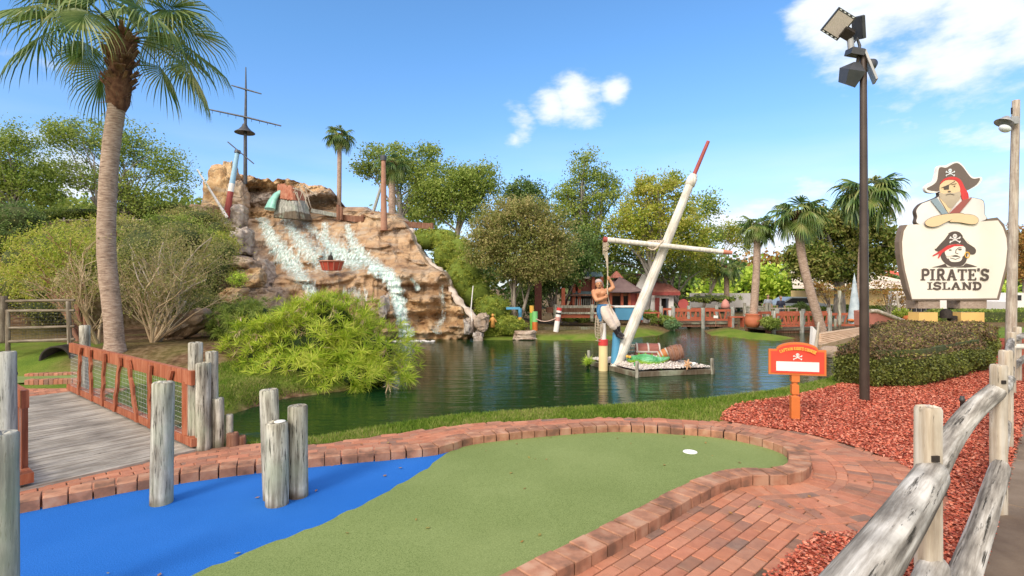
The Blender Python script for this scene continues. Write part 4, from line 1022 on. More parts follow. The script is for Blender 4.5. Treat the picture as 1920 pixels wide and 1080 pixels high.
LM = {
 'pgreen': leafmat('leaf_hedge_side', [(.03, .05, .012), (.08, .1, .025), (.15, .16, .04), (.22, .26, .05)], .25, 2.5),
 'sedge': leafmat('leaf_sedge', [(.07, .15, .01), (.22, .36, .02), (.42, .54, .04), (.62, .66, .12)], .45, 1.6),
 'clip': leafmat('leaf_clipped', [(.09, .14, .015), (.2, .27, .03), (.33, .38, .05), (.45, .48, .1)], .35),
 'mid': leafmat('leaf_mid', [(.06, .11, .018), (.14, .22, .035), (.26, .35, .06), (.38, .44, .11)], .42),
 'dark': leafmat('leaf_dark', [(.025, .07, .018), (.06, .13, .028), (.12, .2, .045), (.2, .27, .09)], .3),
 'yel': leafmat('leaf_yellow_green', [(.11, .18, .02), (.26, .35, .04), (.42, .47, .06), (.55, .5, .13)], .45),
 'lime': leafmat('leaf_lime', [(0.087, 0.192, 0.0174), (0.227, 0.383, 0.0348), (0.452, 0.626, 0.0696), (0.731, 0.835, 0.157)], .4),
 'olive': leafmat('leaf_olive', [(.08, .1, .028), (.19, .225, .055), (.31, .33, .095), (.44, .37, .16)], .42),
 'rust': leafmat('leaf_rust', [(0.139, 0.087, 0.026), (0.313, 0.174, 0.0434), (0.452, 0.227, 0.0696), (0.348, 0.313, 0.087)], .35),
 'hedge': leafmat('leaf_hedge', [(0.0744, 0.127, 0.0212), (0.192, 0.298, 0.0382), (0.382, 0.489, 0.0637), (0.573, 0.637, 0.127)], .3),
 'purple': leafmat('leaf_purple', [(.05, .06, .025), (0.0522, 0.0522, 0.0209), (0.131, 0.0958, 0.0487), (0.244, 0.131, 0.0958), (0.26, 0.244, 0.061)], .25, 2.5),
 'mag': leafmat('leaf_magnolia', [(.04, .07, .014), (.1, .155, .025), (.2, .25, .045), (.32, .3, .09)], .25),
 'bluegreen': leafmat('leaf_blue_green', [(0.0696, 0.139, 0.0522), (0.139, 0.244, 0.104), (0.244, 0.383, 0.174)], .3),
 'dry': leafmat('twig_dry', [(0.255, 0.17, 0.106), (0.467, 0.339, 0.212), (0.722, 0.573, 0.382)], .1),
}
BK = {'red': simple('red_bark', [(.2, .09, .06), (.34, .18, .12)], 3, .9, .4, 20, .01, (3, 3, .7)), 'bark': simple('bark', [(.13, .1, .08), (.24, .2, .16), (.34, .3, .25)], 3, .95, .8, 20, .02, (4, 4, .8)), 'pale': simple('pale_bark', [(.28, .22, .17), (.42, .36, .3), (.5, .45, .38)], 3, .9, .4, 20, .01, (3, 3, .7)),
      'grey': simple('grey_bark', [(.14, .13, .12), (.24, .22, .2), (.33, .3, .27)], 3, .95, .8, 18, .03, (4, 4, .8))}
def blobs_px(lst, d):
    o = []
    for b in lst:
        px, py, rx, ry = b[:4]; dd = d + (b[4] if len(b) > 4 else 0); c = Q(px, py, dd); k = dd / F
        o.append((c.x, c.y, c.z, rx * k, (rx + ry) * .5 * k * .9, ry * k))
    return o
def tree(name, label, cat, base, blobs, lm, bark='bark', tr=.15, K=150, per=60, leaf=.1, cr=.45, seed=1, limbs=14, stems=1, group=None, fork=.45, shell=.5, aspect=.55, spread=.0):
    r = np.random.default_rng(seed); rd = random.Random(seed)
    T = thing(name, base, label, cat, group); base = Vector(base)
    K = int(K * 1.55); cl = clumps_in(blobs, K, r, shell); pts = crown_pts(cl, per, cr, r)
    cc = np.mean([b[:3] for b in blobs], axis=0); zmin = min(b[2] - b[5] for b in blobs)
    m = MB(); top0 = Vector((cc[0], cc[1], base.z + max(.3, (zmin - base.z)) + (cc[2] - zmin) * fork * .6))
    for sidx in range(stems):
        off = Vector((rd.uniform(-1, 1), rd.uniform(-.6, .6), 0)) * (tr * 1.3 if stems > 1 else 0); sp = Vector((rd.uniform(-1, 1), rd.uniform(-1, 1), 0)) * spread
        top = top0 + sp; b0 = base + off - Vector((0, 0, .2)); mid = b0.lerp(top, .5) + Vector((rd.uniform(-.12, .12), rd.uniform(-.1, .1), 0)) * (top.z - base.z) * .25
        rr = tr / (stems ** .4)
        tp = smooth_curve([b0, mid, top], .3); m.tube(tp, [rr * (1.25 if i == 0 else 1 - .45 * i / len(tp)) for i in range(len(tp))], 10)
        idx = r.choice(len(cl), max(3, limbs // stems), replace=False)
        for i in idx:
            e = Vector(cl[i]); st = tp[int(len(tp) * rd.uniform(.6, .98)) - 1]; kn = st.lerp(e, .5) + Vector((0, 0, .12 * (e - st).length)) 
            kn += Vector((rd.uniform(-.1, .1), rd.uniform(-.1, .1), 0)) * (e - st).length
            lp = smooth_curve([st, kn, e], .5); m.tube(lp, [rr * .3 * (1 - .85 * k / len(lp)) + .006 for k in range(len(lp))], 6, False)
            for _ in range(2):
                j = r.integers(len(cl)); e2 = Vector(cl[j])
                if (e2 - e).length < (cc[2] - zmin) * 1.1: m.tube([kn, kn.lerp(e2, .5) + Vector((0, 0, .1)), e2], [rr * .12, rr * .08, .005], 5, False)
    m.build('trunk', BK[bark], T)
    V = leaf_quads(pts, leaf, r, aspect)
    quads_mesh('crown', V, LM[lm], T)
    return T
def shrub(name, label, cat, blobs, lm, n=9000, leaf=.06, seed=1, group=None, K=None, cr=.18, core=True, aspect=.55, shell=.75, corek=.74, coremat=None):
    """dense bush: leaves close to the surface of lumpy blobs, stems inside"""
    r = np.random.default_rng(seed); cc = np.mean([b[:3] for b in blobs], axis=0); zb = min(b[2] - b[5] for b in blobs)
    T = thing(name, (cc[0], cc[1], zb), label, cat, group); K = K or max(30, n // 40)
    cl = clumps_in(blobs, K, r, shell); pts = crown_pts(cl, n // K, cr, r, .8)
    quads_mesh('foliage', leaf_quads(pts, leaf, r, aspect), LM[lm], T)
    m = MB()
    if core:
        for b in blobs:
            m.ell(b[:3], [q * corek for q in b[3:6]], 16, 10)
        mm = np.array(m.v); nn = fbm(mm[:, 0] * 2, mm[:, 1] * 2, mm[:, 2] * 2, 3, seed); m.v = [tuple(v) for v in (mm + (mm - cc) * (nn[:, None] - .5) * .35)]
    rd = random.Random(seed)
    for i in range(8):
        e = Vector(cl[rd.randrange(len(cl))]); m.tube([Vector((cc[0] + rd.uniform(-.1, .1), cc[1], zb - .05)), Vector((cc[0], cc[1], zb)).lerp(e, .5), e], [.03, .02, .006], 5, False)
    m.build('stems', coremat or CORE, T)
    return T
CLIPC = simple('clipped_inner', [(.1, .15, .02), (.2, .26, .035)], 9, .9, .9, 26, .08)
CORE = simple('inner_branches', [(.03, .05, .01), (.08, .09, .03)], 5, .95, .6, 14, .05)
# ------------------------------------------------------------------ palms
def frond_verts(L1, fan, nl, droop, r, az, el, org, wid=.035):
    """one costapalmate frond; returns leaflet triangle/quads and the petiole path"""
    h = Vector((math.cos(az), math.sin(az), 0)); up = Vector((0, 0, 1)); side = h.cross(up) * -1
    path = []; p = Vector(org); e = el
    for k in range(7):
        path.append(p.copy()); p = p + (h * math.cos(e) + up * math.sin(e)) * L1 / 6; e -= droop * .13
    tipd = (h * math.cos(e) + up * math.sin(e)).normalized(); upn = tipd.cross(side) * -1
    if upn.z < 0: upn = -upn
    tw = r.uniform(-.6, .6); fold = r.uniform(.15, 1.0); side2 = (side * math.cos(tw) + upn * math.sin(tw)); upn = tipd.cross(side2); upn = upn if upn.z > 0 else -upn
    o = path[-1]; quads = []
    for i in range(nl):
        u = (i / (nl - 1)) * 2 - 1; a = u * R(112); ln = fan * (1 - .28 * abs(u) ** 2) * r.uniform(.92, 1.06)
        base_o = o + tipd * (fan * .32 * (1 - abs(u)) ** 1.2)
        d = (tipd * math.cos(a) + side2 * math.sin(a)).normalized(); d = (d - upn * fold * abs(u) + upn * .1).normalized()
        wdir = d.cross(upn).normalized(); nn_ = d.cross(wdir); pl = R(34) * (1 if i % 2 else -1); wdir = wdir * math.cos(pl) + nn_ * math.sin(pl); wd = wid * (1 if abs(u) < .9 else .7); prev = base_o; pd = d.copy()
        prof = [(0, .35), (.3, .95), (.55, .7), (.8, .38), (1, .03)]
        pts = []
        for k, (t, wv_) in enumerate(prof):
            if k: 
                stp = (t - prof[k - 1][0]) * ln; pd = (pd + Vector((0, 0, -1)) * (.1 + .6 * t * t) * (1 if t < .7 else 2.4) * droop * .55).normalized(); prev = prev + pd * stp
            pts.append((prev - wdir * wd * wv_, prev + wdir * wd * wv_))
        for k in range(4): quads.append((pts[k][0], pts[k][1], pts[k + 1][1], pts[k + 1][0]))
    return quads, path
def palm_mats():
    t = NT('palm_leaf'); v = t.coords(); g = t.n('ShaderNodeObjectInfo')
    n = t.noise(v, 1.1, 3); c = t.ramp(n, [(.04, .09, .03), (.09, .17, .04), (.18, .25, .06), (.36, .36, .13)], .34, .66)
    t.set(Base_Color=c, Roughness=.42); t.b.inputs['Specular IOR Level'].default_value = .5
    tr = t.n('ShaderNodeBsdfTranslucent', {0: c}); ms = t.n('ShaderNodeMixShader', {0: .3, 1: t.b.outputs[0], 2: tr.outputs[0]}); t.t.links.new(ms.outputs[0], t.out.inputs[0])
    return t.m
M['palm'] = palm_mats()
def trunkmat():
    t = NT('palm_trunk'); v = t.coords((3, 3, 26)); n = t.noise(v, 2.4, 6, .7)
    v2 = t.coords(); b = t.noise(v2, 4, 6, .7); c = t.ramp(n, [(.2, .13, .1), (.38, .27, .21), (.52, .4, .33)], .38, .62)
    c = t.mix(t.n('ShaderNodeMapRange', {0: b, 1: .55, 2: .75, 3: 0, 4: .7}).outputs[0], c, (.1, .07, .055))
    t.set(Base_Color=c, Roughness=.9, Normal=t.bump(n, .9, .02)); return t.m
M['ptrunk'] = trunkmat(); M['boot'] = simple('palm_boots', [(.1, .04, .025), (.24, .12, .07), (.34, .24, .17)], 7, .9, .5, 40, .01, island=.35); M['fibre'] = simple('palm_fibre', [(.06, .028, .018), (.17, .075, .045), (.26, .14, .08)], 9, .95, .9, 60, .03)
def palm(label, path, r0, r1, nf, L1, fan, seed, nl=36, boots=True, group=None, boot_len=.9, wid=.034, dead=0, elmin=-35):
    rd = random.Random(seed); base = path[0]
    T = thing('palm_tree', base, label, 'palm tree', group); m = MB()
    pts = smooth_curve(path, .12 if boots else .4); n = len(pts); rads = [r0 + (r1 - r0) * i / n + (.06 * max(0, 1 - i / (n * .06))) for i in range(n)]
    rads = [q * (1 + rd.uniform(-.02, .02)) for q in rads]
    m.tube(pts, rads, 20 if boots else 9).build('trunk', M['ptrunk'], T)
    top = Vector(path[-1]); tdir = (Vector(pts[-1]) - Vector(pts[-4])).normalized()
    fm = MB(); k = boot_len; fb = top - tdir * k
    fm.lathe(fb, [(r1 * .9, -.12 * k), (r1 * 1.25, 0), (r1 * 1.5, .25 * k), (r1 * 1.35, .5 * k), (r1 * 1.5, .8 * k), (r1 * .9, 1.1 * k)], 18, tdir.to_track_quat('Z', 'Y').to_matrix())
    a_ = np.array(fm.v); nn = fbm(a_[:, 0] * 9, a_[:, 1] * 9, a_[:, 2] * 9, 3, seed); ax = np.array(fb); fm.v = [tuple(v) for v in a_ + (a_ - ax) * np.array([1, 1, 0]) * (nn[:, None] - .5) * .7]
    fm.build('fibre_sheath', M['fibre'], T)
    bmh = MB(); nb = 95 if boots else 16
    for i in range(nb):
        t = rd.random(); z = .18 * k + t * k * .85; a = i * 2.4; rr = r1 * (1.15 + .25 * math.sin(t * 3)); h = Vector((math.cos(a), math.sin(a), 0)); p = fb + tdir * z + h * rr
        d = (h * rd.uniform(.55, 1.0) + Vector((0, 0, rd.uniform(.5, 1.1)))).normalized(); ln = rd.uniform(.1, .26) * (r1 / .17); sd_ = h.cross(Vector((0, 0, 1)))
        rot = Matrix((sd_, d.cross(sd_), d)).transposed(); bmh.box(p + d * ln * .4, (rd.uniform(.05, .1) * r1 / .17, .022, ln * 1.25), rot)
    if boots:
        for i in range(16):
            a = rd.uniform(0, 6.28); z = rd.uniform(-.05, .35) * k; h = Vector((math.cos(a), math.sin(a), rd.uniform(-.5, .5))); p = fb + tdir * z + h * r1; bmh.tube([p, p + h * rd.uniform(.1, .28)], [.01, .004], 4)
    bmh.build('leaf_boots', M['boot'], T)
    # fronds: one part per frond
    for i in range(nf):
        az = i * 2.39996 + rd.uniform(-.2, .2); q = i / nf; el = R(elmin + (82 - elmin) * q ** .85 + rd.uniform(-8, 8)); l1 = L1 * rd.uniform(.85, 1.1) * (1 - .25 * q)
        qs, pp = frond_verts(l1, fan * rd.uniform(.9, 1.08), nl, 1.0 + .4 * (1 - q), rd, az, el, top - tdir * .12 + Vector((math.cos(az), math.sin(az), 0)) * r1 * .5, wid)
        fmh = MB(); vs = []; fs = []
        for qd in qs: o_ = len(vs); vs += qd; fs.append((o_, o_ + 1, o_ + 2, o_ + 3))
        fmh.add(vs, fs); fmh.tube(pp, [.018 * fan / .9, .016 * fan / .9, .013 * fan / .9, .012 * fan / .9, .011 * fan / .9, .01 * fan / .9, .009 * fan / .9], 5, False); fmh.build('frond', M['palm'], T)
    return T
# large palm at the left
PD = 11.0
palm('tall leaning cabbage palm in the left foreground with shaggy brown leaf bases', [Vector((Q(216, 660, PD).x, PD, gz(Q(216, 660, PD).x, PD) - .1)), Q(212, 600, PD), Q(200, 480, PD), Q(201, 380, PD), Q(208, 280, PD), Q(219, 200, PD), Q(224, 150, PD), Q(230, 66, PD)], .18, .155, 28, 1.3, 1.1, 7, nl=38, boot_len=1.45, wid=.021, elmin=12)
PG = 'cabbage palms round the pond'
def far_palm(label, px, crown_py, base_px, base_py, d, fan, seed, wtr=.15, nf=22, mid=None, boot=.6, z0=None):
    b = Q(base_px, base_py, d); b.z = min(b.z, gz(b.x, b.y) - .05) if z0 is None else z0
    pth = [b] + ([Q(*mid, d)] if mid else [b.lerp(Q(px, crown_py, d), .5)]) + [Q(px, crown_py, d)]
    return palm(label, pth, wtr * 1.1, wtr * .85, nf, fan * .8, fan, seed, nl=22, boots=False, group=PG, boot_len=boot, wid=.05 * fan, elmin=-25)
far_palm('slender palm standing alone above the right end of the rock', 637, 252, 635, 420, 29, .6, 3, .13, 24)
far_palm('palm with hanging fronds in front of the oak above the cascade', 735, 305, 735, 420, 28, .68, 4, .2, 26, z0=3.2)
far_palm('slightly leaning palm rising out of a terracotta pot by the bridge', 1420, 422, 1411, 604, 24.2, .62, 5, .17, 26, (1418, 510), z0=-.05)
far_palm('strongly leaning palm whose trunk crosses the far right red bridge', 1495, 398, 1556, 622, 23.5, .85, 6, .2, 30, (1507, 500))
far_palm('tallest right hand palm, its trunk hidden by the dark light pole', 1630, 358, 1613, 600, 25.5, 1.08, 8, .17, 32, (1616, 480), .8)
far_palm('small hazy palm behind the middle red bridge', 1362, 500, 1363, 600, 33, .7, 9, .17, 20)

# ------------------------------------------------------------------ trees
TG = 'trees round the pond'
def B_(lst, d): return blobs_px(lst, d)
def gpos(px, d, z=None):
    x = (px - CX) / F * d; return (x, d, gz(x, d) - .05 if z is None else z)
tree('oak_tree', 'thin branched green tree just right of the upper palm above the cascade', 'tree', gpos(760, 31, 3.8), B_([(785, 300, 42, 35), (760, 330, 50, 38), (715, 300, 45, 28), (690, 320, 30, 18), (800, 345, 35, 35), (745, 290, 30, 20)], 31), 'mid', 'grey', .2, 120, 60, .15, .55, 21, 16, group=TG)
tree('broadleaf_tree', 'wide rounded bright green tree behind the clipped hedges', 'tree', gpos(850, 29, 2.5), B_([(850, 350, 60, 40), (810, 375, 45, 35), (890, 345, 45, 35), (860, 390, 60, 30), (905, 325, 20, 16)], 29), 'mid', 'bark', .22, 240, 70, .13, .6, 22, 8, group=TG)
tree('broadleaf_tree', 'small dark green treetop peeking between the two largest trees', 'tree', gpos(985, 34), B_([(985, 352, 30, 18), (990, 380, 35, 25), (960, 370, 20, 20)], 34), 'dark', 'bark', .18, 70, 60, .16, .6, 23, 8, group=TG)
tree('crape_myrtle', 'spreading olive green crape myrtle with several pale stems at the waterside', 'tree', gpos(962, 22.3), B_([(975, 420, 80, 52), (930, 440, 50, 48), (1020, 440, 55, 50), (965, 480, 85, 35), (1045, 480, 35, 35), (900, 470, 32, 30), (985, 510, 60, 22), (1020, 500, 45, 30)], 22.3), 'olive', 'bark', .15, 420, 84, .1, .42, 24, 16, stems=4, spread=.7, group=TG, shell=.4)
tree('dense_tree', 'dark leafy tree behind the crape myrtle, beside the red posts', 'tree', gpos(1050, 27), B_([(1050, 500, 50, 40), (1010, 520, 40, 30), (1080, 470, 40, 45), (985, 560, 30, 26)], 26.5), 'dark', 'bark', .2, 220, 60, .13, .5, 25, 8, group=TG)
tree('ginkgo_tree', 'tall spiky topped green tree left of the leaning mast', 'tree', gpos(1110, 30), B_([(1090, 315, 26, 34), (1120, 330, 28, 30), (1065, 360, 36, 20), (1130, 375, 40, 38), (1090, 390, 42, 40), (1110, 440, 55, 40), (1150, 350, 22, 25), (1100, 300, 14, 22), (1060, 400, 30, 30)], 30), 'mid', 'grey', .24, 230, 52, .13, .48, 26, 22, group=TG, shell=.3)
tree('ginkgo_tree', 'broad yellow green tree with a thick grey trunk behind the mast', 'tree', gpos(1205, 28.5), B_([(1240, 360, 45, 36), (1200, 380, 45, 40), (1280, 400, 40, 45), (1225, 420, 75, 40), (1175, 430, 40, 38), (1300, 450, 35, 40), (1240, 460, 60, 30), (1205, 345, 22, 20), (1262, 340, 22, 16)], 28.5), 'yel', 'grey', .3, 330, 56, .13, .5, 27, 28, group=TG, shell=.3)
tree('broadleaf_tree', 'loose dark green tree right of the mast above the water', 'tree', gpos(1310, 31), B_([(1320, 390, 24, 40), (1330, 450, 25, 40), (1290, 490, 50, 30), (1180, 480, 50, 30), (1260, 500, 50, 30), (1130, 480, 45, 40), (1140, 520, 50, 20)], 31), 'mid', 'grey', .2, 200, 50, .15, .55, 28, 16, group=TG, shell=.35)
tree('slim_tree', 'slim pale trunked tree with hanging yellow leaves beyond the water', 'tree', gpos(1303, 34), B_([(1325, 500, 20, 26), (1300, 470, 25, 20), (1375, 430, 30, 14), (1395, 455, 22, 14), (1360, 445, 20, 12)], 33), 'yel', 'pale', .12, 70, 50, .15, .45, 29, 10, group=TG, shell=.3)
tree('magnolia', 'round dark magnolia with glossy leaves behind the leaning palm', 'tree', gpos(1575, 30), B_([(1560, 440, 55, 40), (1600, 420, 55, 32), (1520, 490, 42, 34), (1640, 460, 45, 38), (1575, 500, 70, 30), (1660, 490, 25, 30), (1545, 405, 35, 18), (1500, 480, 24, 20)], 30), 'mag', 'grey', .38, 420, 55, .19, .5, 30, 14, group=TG, shell=.55)
tree('ornamental_tree', 'small open reddish tree in front of the yellow building', 'tree', gpos(1672, 27), B_([(1665, 550, 30, 20), (1690, 560, 25, 22), (1650, 535, 18, 12)], 27), 'rust', 'bark', .06, 26, 30, .11, .3, 31, 12, stems=2, spread=.3, group=TG, shell=.3)
tree('ornamental_tree', 'small bronze leaved tree under the magnolia', 'tree', gpos(1560, 28.5), B_([(1545, 545, 30, 18), (1530, 535, 18, 14), (1590, 545, 20, 16)], 28.5), 'rust', 'bark', .05, 26, 32, .11, .3, 32, 10, group=TG, shell=.3)
tree('autumn_tree', 'orange brown autumn tree at the right edge behind the utility pole', 'tree', gpos(1925, 34), B_([(1915, 460, 30, 35), (1925, 500, 30, 25)], 34), 'rust', 'bark', .15, 90, 60, .16, .6, 33, 8, group=TG)
# left side trees
tree('crape_myrtle', 'wide airy dark green tree behind the big palm trunk', 'tree', gpos(210, 23), B_([(150, 260, 60, 40), (230, 270, 55, 45), (300, 310, 48, 40), (120, 320, 50, 35), (200, 340, 60, 30), (270, 370, 60, 30), (340, 340, 24, 36), (110, 255, 30, 30)], 23), 'mid', 'grey', .16, 330, 44, .1, .45, 34, 40, stems=4, spread=1.0, group=TG, shell=.25)
tree('crape_myrtle', 'light green tree at the far left edge', 'tree', gpos(20, 21), B_([(20, 280, 45, 45), (60, 330, 45, 38), (0, 340, 50, 40), (80, 360, 40, 25), (-50, 320, 60, 60)], 21), 'mid', 'grey', .15, 230, 55, .1, .42, 35, 20, group=TG, shell=.35)
shrub('dense_bush', 'very dark green dense bush at the left edge under the trees', 'bush', B_([(20, 415, 60, 38), (-40, 430, 70, 50), (30, 440, 45, 30)], 18.5), 'dark', 16000, .07, 36, group=TG)
# ------------------------------------------------------------------ hill shrubs (left)
HG = 'shrubs on the slope beside the waterfall'
def hs_(label, lst, d, lm, n, leaf, seed, **k): return shrub('slope_shrub', label, 'shrub', B_(lst, d), lm, n, leaf, seed, HG, **k)
hs_('large yellow green shrub left of the palm trunk', [(110, 470, 75, 45), (60, 490, 55, 50), (160, 490, 50, 45), (110, 530, 80, 40)], 14.5, 'yel', 20000, .06, 41, shell=.55, cr=.3)
hs_('olive shrub low at the left edge behind the log fence', [(30, 545, 60, 40), (90, 575, 60, 35)], 15.5, 'olive', 9000, .06, 42, shell=.5, cr=.3)
hs_('green and brown shrub right behind the palm trunk', [(270, 470, 60, 45), (320, 500, 60, 40), (250, 520, 50, 40)], 16.5, 'olive', 17000, .06, 43, shell=.5, cr=.3)
hs_('mid green shrub high on the slope beside the striped mast', [(340, 440, 50, 35), (385, 460, 40, 30), (300, 425, 40, 26)], 20, 'mid', 12000, .07, 44, shell=.5, cr=.3)
hs_('loose green shrub beside the orange boulders', [(400, 500, 35, 30), (370, 530, 45, 35), (420, 470, 25, 22)], 18, 'olive', 10000, .06, 45, shell=.5, cr=.3)
hs_('dry brown shrub filling the slope just below the crest', [(365, 408, 45, 18), (400, 432, 34, 22), (330, 415, 36, 20)], 22, 'olive', 12000, .07, 147, shell=.5, cr=.3)
hs_('green shrub hanging over the grey rocks left of the cascade', [(418, 462, 24, 26), (425, 500, 22, 18), (405, 480, 26, 30)], 19.5, 'yel', 8000, .06, 148, shell=.5, cr=.25)
hs_('small bright green plant among the orange boulders', [(446, 523, 14, 10)], 17.5, 'lime', 1200, .05, 46, core=False)
hs_('shaggy brown tinged shrub low on the slope', [(330, 560, 55, 32), (380, 575, 40, 25)], 14.5, 'olive', 10000, .055, 47, shell=.4, cr=.3)
hs_('green shrub under the left hill fence', [(180, 440, 50, 30), (230, 430, 40, 25), (130, 440, 30, 20)], 20, 'yel', 11000, .07, 48, shell=.5, cr=.3)
hs_('low dark green clump left of the umbrella plants', [(455, 590, 45, 28), (420, 610, 35, 25)], 14, 'mid', 8000, .05, 49, cr=.2)
tree('crape_myrtle', 'small reddish stemmed crape myrtle with thin yellow green crown left of the big palm', 'tree', gpos(165, 12.8), B_([(120, 470, 60, 40), (70, 500, 50, 40), (170, 480, 40, 45), (200, 440, 30, 25), (130, 530, 70, 30)], 12.9), 'yel', 'red', .1, 120, 46, .055, .3, 201, 26, stems=4, spread=.4, group=TG, shell=.2)
tree('crape_myrtle', 'thin pale stemmed crape myrtle right of the big palm trunk', 'tree', gpos(290, 12.4), B_([(300, 470, 60, 45), (360, 520, 55, 40), (270, 520, 40, 40), (330, 560, 50, 25), (400, 470, 40, 30)], 12.6), 'olive', 'pale', .09, 120, 40, .055, .32, 202, 34, stems=5, spread=.5, group=TG, shell=.2)
# bare twiggy shrub
def twiggy(px, py, d, reach, n, seed, label, lean=.6):
    rd = random.Random(seed); x = (px - CX) / F * d; b = Vector((x, d, gz(x, d) - .05)); T = thing('bare_shrub', b, label, 'shrub', HG); m = MB()
    def br(p, dr, ln, r_, lv):
        pts = [p]; 
        for k in range(3): dr = (dr + Vector((rd.uniform(-.22, .22), rd.uniform(-.22, .22), rd.uniform(-.1, .12)))).normalized(); p = p + dr * ln / 3; pts.append(p)
        m.tube(pts, [r_, r_ * .85, r_ * .7, r_ * .55], 5 if lv else 7, False)
        if lv < 4:
            for _ in range(3 if lv < 3 else 4): br(pts[rd.choice((1, 2, 3))], (dr + Vector((rd.uniform(-.8, .8), rd.uniform(-.8, .8), rd.uniform(-.25, .5)))).normalized(), ln * rd.uniform(.5, .75), r_ * .5, lv + 1)
    for _ in range(n): br(b, Vector((rd.uniform(-.5, .5) + lean * rd.random(), rd.uniform(-.6, .4), 1)).normalized(), reach * rd.uniform(.4, .55), .032, 0)
    m.build('branches', LM['dry'], T)
    r = np.random.default_rng(seed); vv = np.array(m.v)[::23] ; vv = vv[vv[:, 2] > b.z + .5]; V = leaf_quads(np.repeat(vv, 3, 0) + r.normal(0, .06, (len(vv) * 3, 3)), .05, r); quads_mesh('leaves', V, LM['olive'], T)
twiggy(285, 655, 12.2, 2.3, 9, 3, 'twiggy brown bare shrub right of the palm trunk', .9)
twiggy(185, 640, 12.0, 2.3, 6, 5, 'reddish stemmed sparse shrub left of the palm trunk', -.7)
# ------------------------------------------------------------------ clipped hedges right of the cascade
CG = 'clipped rounded hedges beside the cascade'
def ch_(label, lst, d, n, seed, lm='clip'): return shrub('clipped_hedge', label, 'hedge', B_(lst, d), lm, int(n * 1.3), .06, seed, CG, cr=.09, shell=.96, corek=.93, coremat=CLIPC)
ch_('highest round hedge at the end of the brown log rail', [(795, 450, 32, 19), (830, 448, 28, 20)], 26, 11000, 51)
ch_('tall clipped hedge below the highest one', [(838, 478, 28, 32), (860, 470, 30, 26)], 25, 11000, 52)
ch_('large clipped hedge stepping down the middle of the slope', [(872, 520, 36, 42), (890, 545, 34, 34)], 23.8, 14000, 53)
ch_('low round hedge under the crape myrtle', [(925, 578, 34, 24), (915, 592, 20, 22)], 22.6, 9000, 54)
ch_('lowest bright hedge overhanging the water beside the cascade', [(950, 612, 34, 18), (918, 622, 20, 15)], 21.4, 9000, 55)
# ------------------------------------------------------------------ purple hedge in the mulch
def box_hedge(name, label, corners, z0, z1, lm, n, leaf, seed, group=None, top_noise=.06):
    r = np.random.default_rng(seed); c = np.mean(corners, axis=0); T = thing(name, (c[0], c[1], z0), label, 'hedge', group); N = len(corners)
    A_ = np.array(corners)
    # sample inside polygon with distance to the edge -> rounded profile
    k = n * 3; x = r.uniform(A_[:, 0].min(), A_[:, 0].max(), k); y = r.uniform(A_[:, 1].min(), A_[:, 1].max(), k); s = -sdf(x, y, A_[:, 0], A_[:, 1]); ok = s > -.0; x, y, s = x[ok], y[ok], s[ok]
    rd_ = .45; prof = np.sqrt(np.clip(1 - (1 - np.clip(s / rd_, 0, 1)) ** 2, 0, 1))
    bump = (fbm(x * 1.1, y * 1.1, o=4, s=seed) - .5) * 2 * top_noise * 2
    zt = z0 + (z1 - z0) * (.25 + .75 * prof) + bump
    pt = np.stack([x, y, zt + r.normal(0, .025, len(x))], -1)[:int(n * .62)]
    # sides
    seg = r.choice(N, n, p=(lambda q: q / q.sum())(np.array([np.hypot(*(A_[(i + 1) % N] - A_[i])) for i in range(N)]))); t = r.random(n); e0_, e1_ = A_[seg], A_[(seg + 1) % N]; p = e0_ + (e1_ - e0_) * t[:, None]
    en = unit(e1_ - e0_); inn = np.stack([-en[:, 1], en[:, 0]], -1); q = r.random(n)
    ins = .02 + .3 * q ** 2.4 + .14 * (q < .25) * (.25 - q) * 4 + (fbm(p[:, 0] * 1.6, p[:, 1] * 1.6, q * 2, 3, seed + 3) - .5) * .3; p = p + inn * ins[:, None]
    ps = np.stack([p[:, 0], p[:, 1], z0 + (z1 - z0) * .9 * q + .02 + r.normal(0, .03, n)], -1)
    pts = np.concatenate([pt, ps]) + r.normal(0, .018, (len(pt) + n, 3))
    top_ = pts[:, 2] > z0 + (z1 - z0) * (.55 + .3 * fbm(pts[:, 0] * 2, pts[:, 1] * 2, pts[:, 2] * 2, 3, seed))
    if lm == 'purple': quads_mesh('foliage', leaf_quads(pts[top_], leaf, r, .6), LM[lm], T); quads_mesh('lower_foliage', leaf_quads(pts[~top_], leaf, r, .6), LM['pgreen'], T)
    else: quads_mesh('foliage', leaf_quads(pts, leaf, r, .6), LM[lm], T)
    cx_ = A_.mean(0); ic = [(cx_ + (a - cx_) * (1 - .22 / max(.3, np.hypot(*(a - cx_))))) for a in A_]
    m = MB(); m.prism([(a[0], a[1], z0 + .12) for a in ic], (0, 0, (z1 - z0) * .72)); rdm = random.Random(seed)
    for i in range(50):
        a = ic[rdm.randrange(N)]; b = ic[rdm.randrange(N)]; p_ = Vector((*(a + (b - a) * rdm.random()), z0 - .02)); m.tube([p_, p_ + Vector((rdm.uniform(-.15, .15), rdm.uniform(-.15, .15), .45))], [.012, .006], 4, False)
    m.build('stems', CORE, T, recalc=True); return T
h1 = [P(1640, 728), P(1730, 728), P(1838, 700), Vector((9.9, 10.6, 0)), Vector((11.4, 12.6, 0)), Vector((9.6, 13.2, 0)), Vector((7.7, 11.6, 0)), Vector((5.75, 9.2, 0))]
box_hedge('purple_hedge', 'broad purple green hedge standing in the red mulch behind the light pole', [(p.x, p.y) for p in h1], 0, .7, 'purple', 60000, .045, 61)
h2 = [Vector((9.6, 12.9, 0)), Vector((12.0, 12.6, 0)), Vector((14.6, 15.4, 0)), Vector((13.5, 16.2, 0)), Vector((11.0, 16.0, 0))]
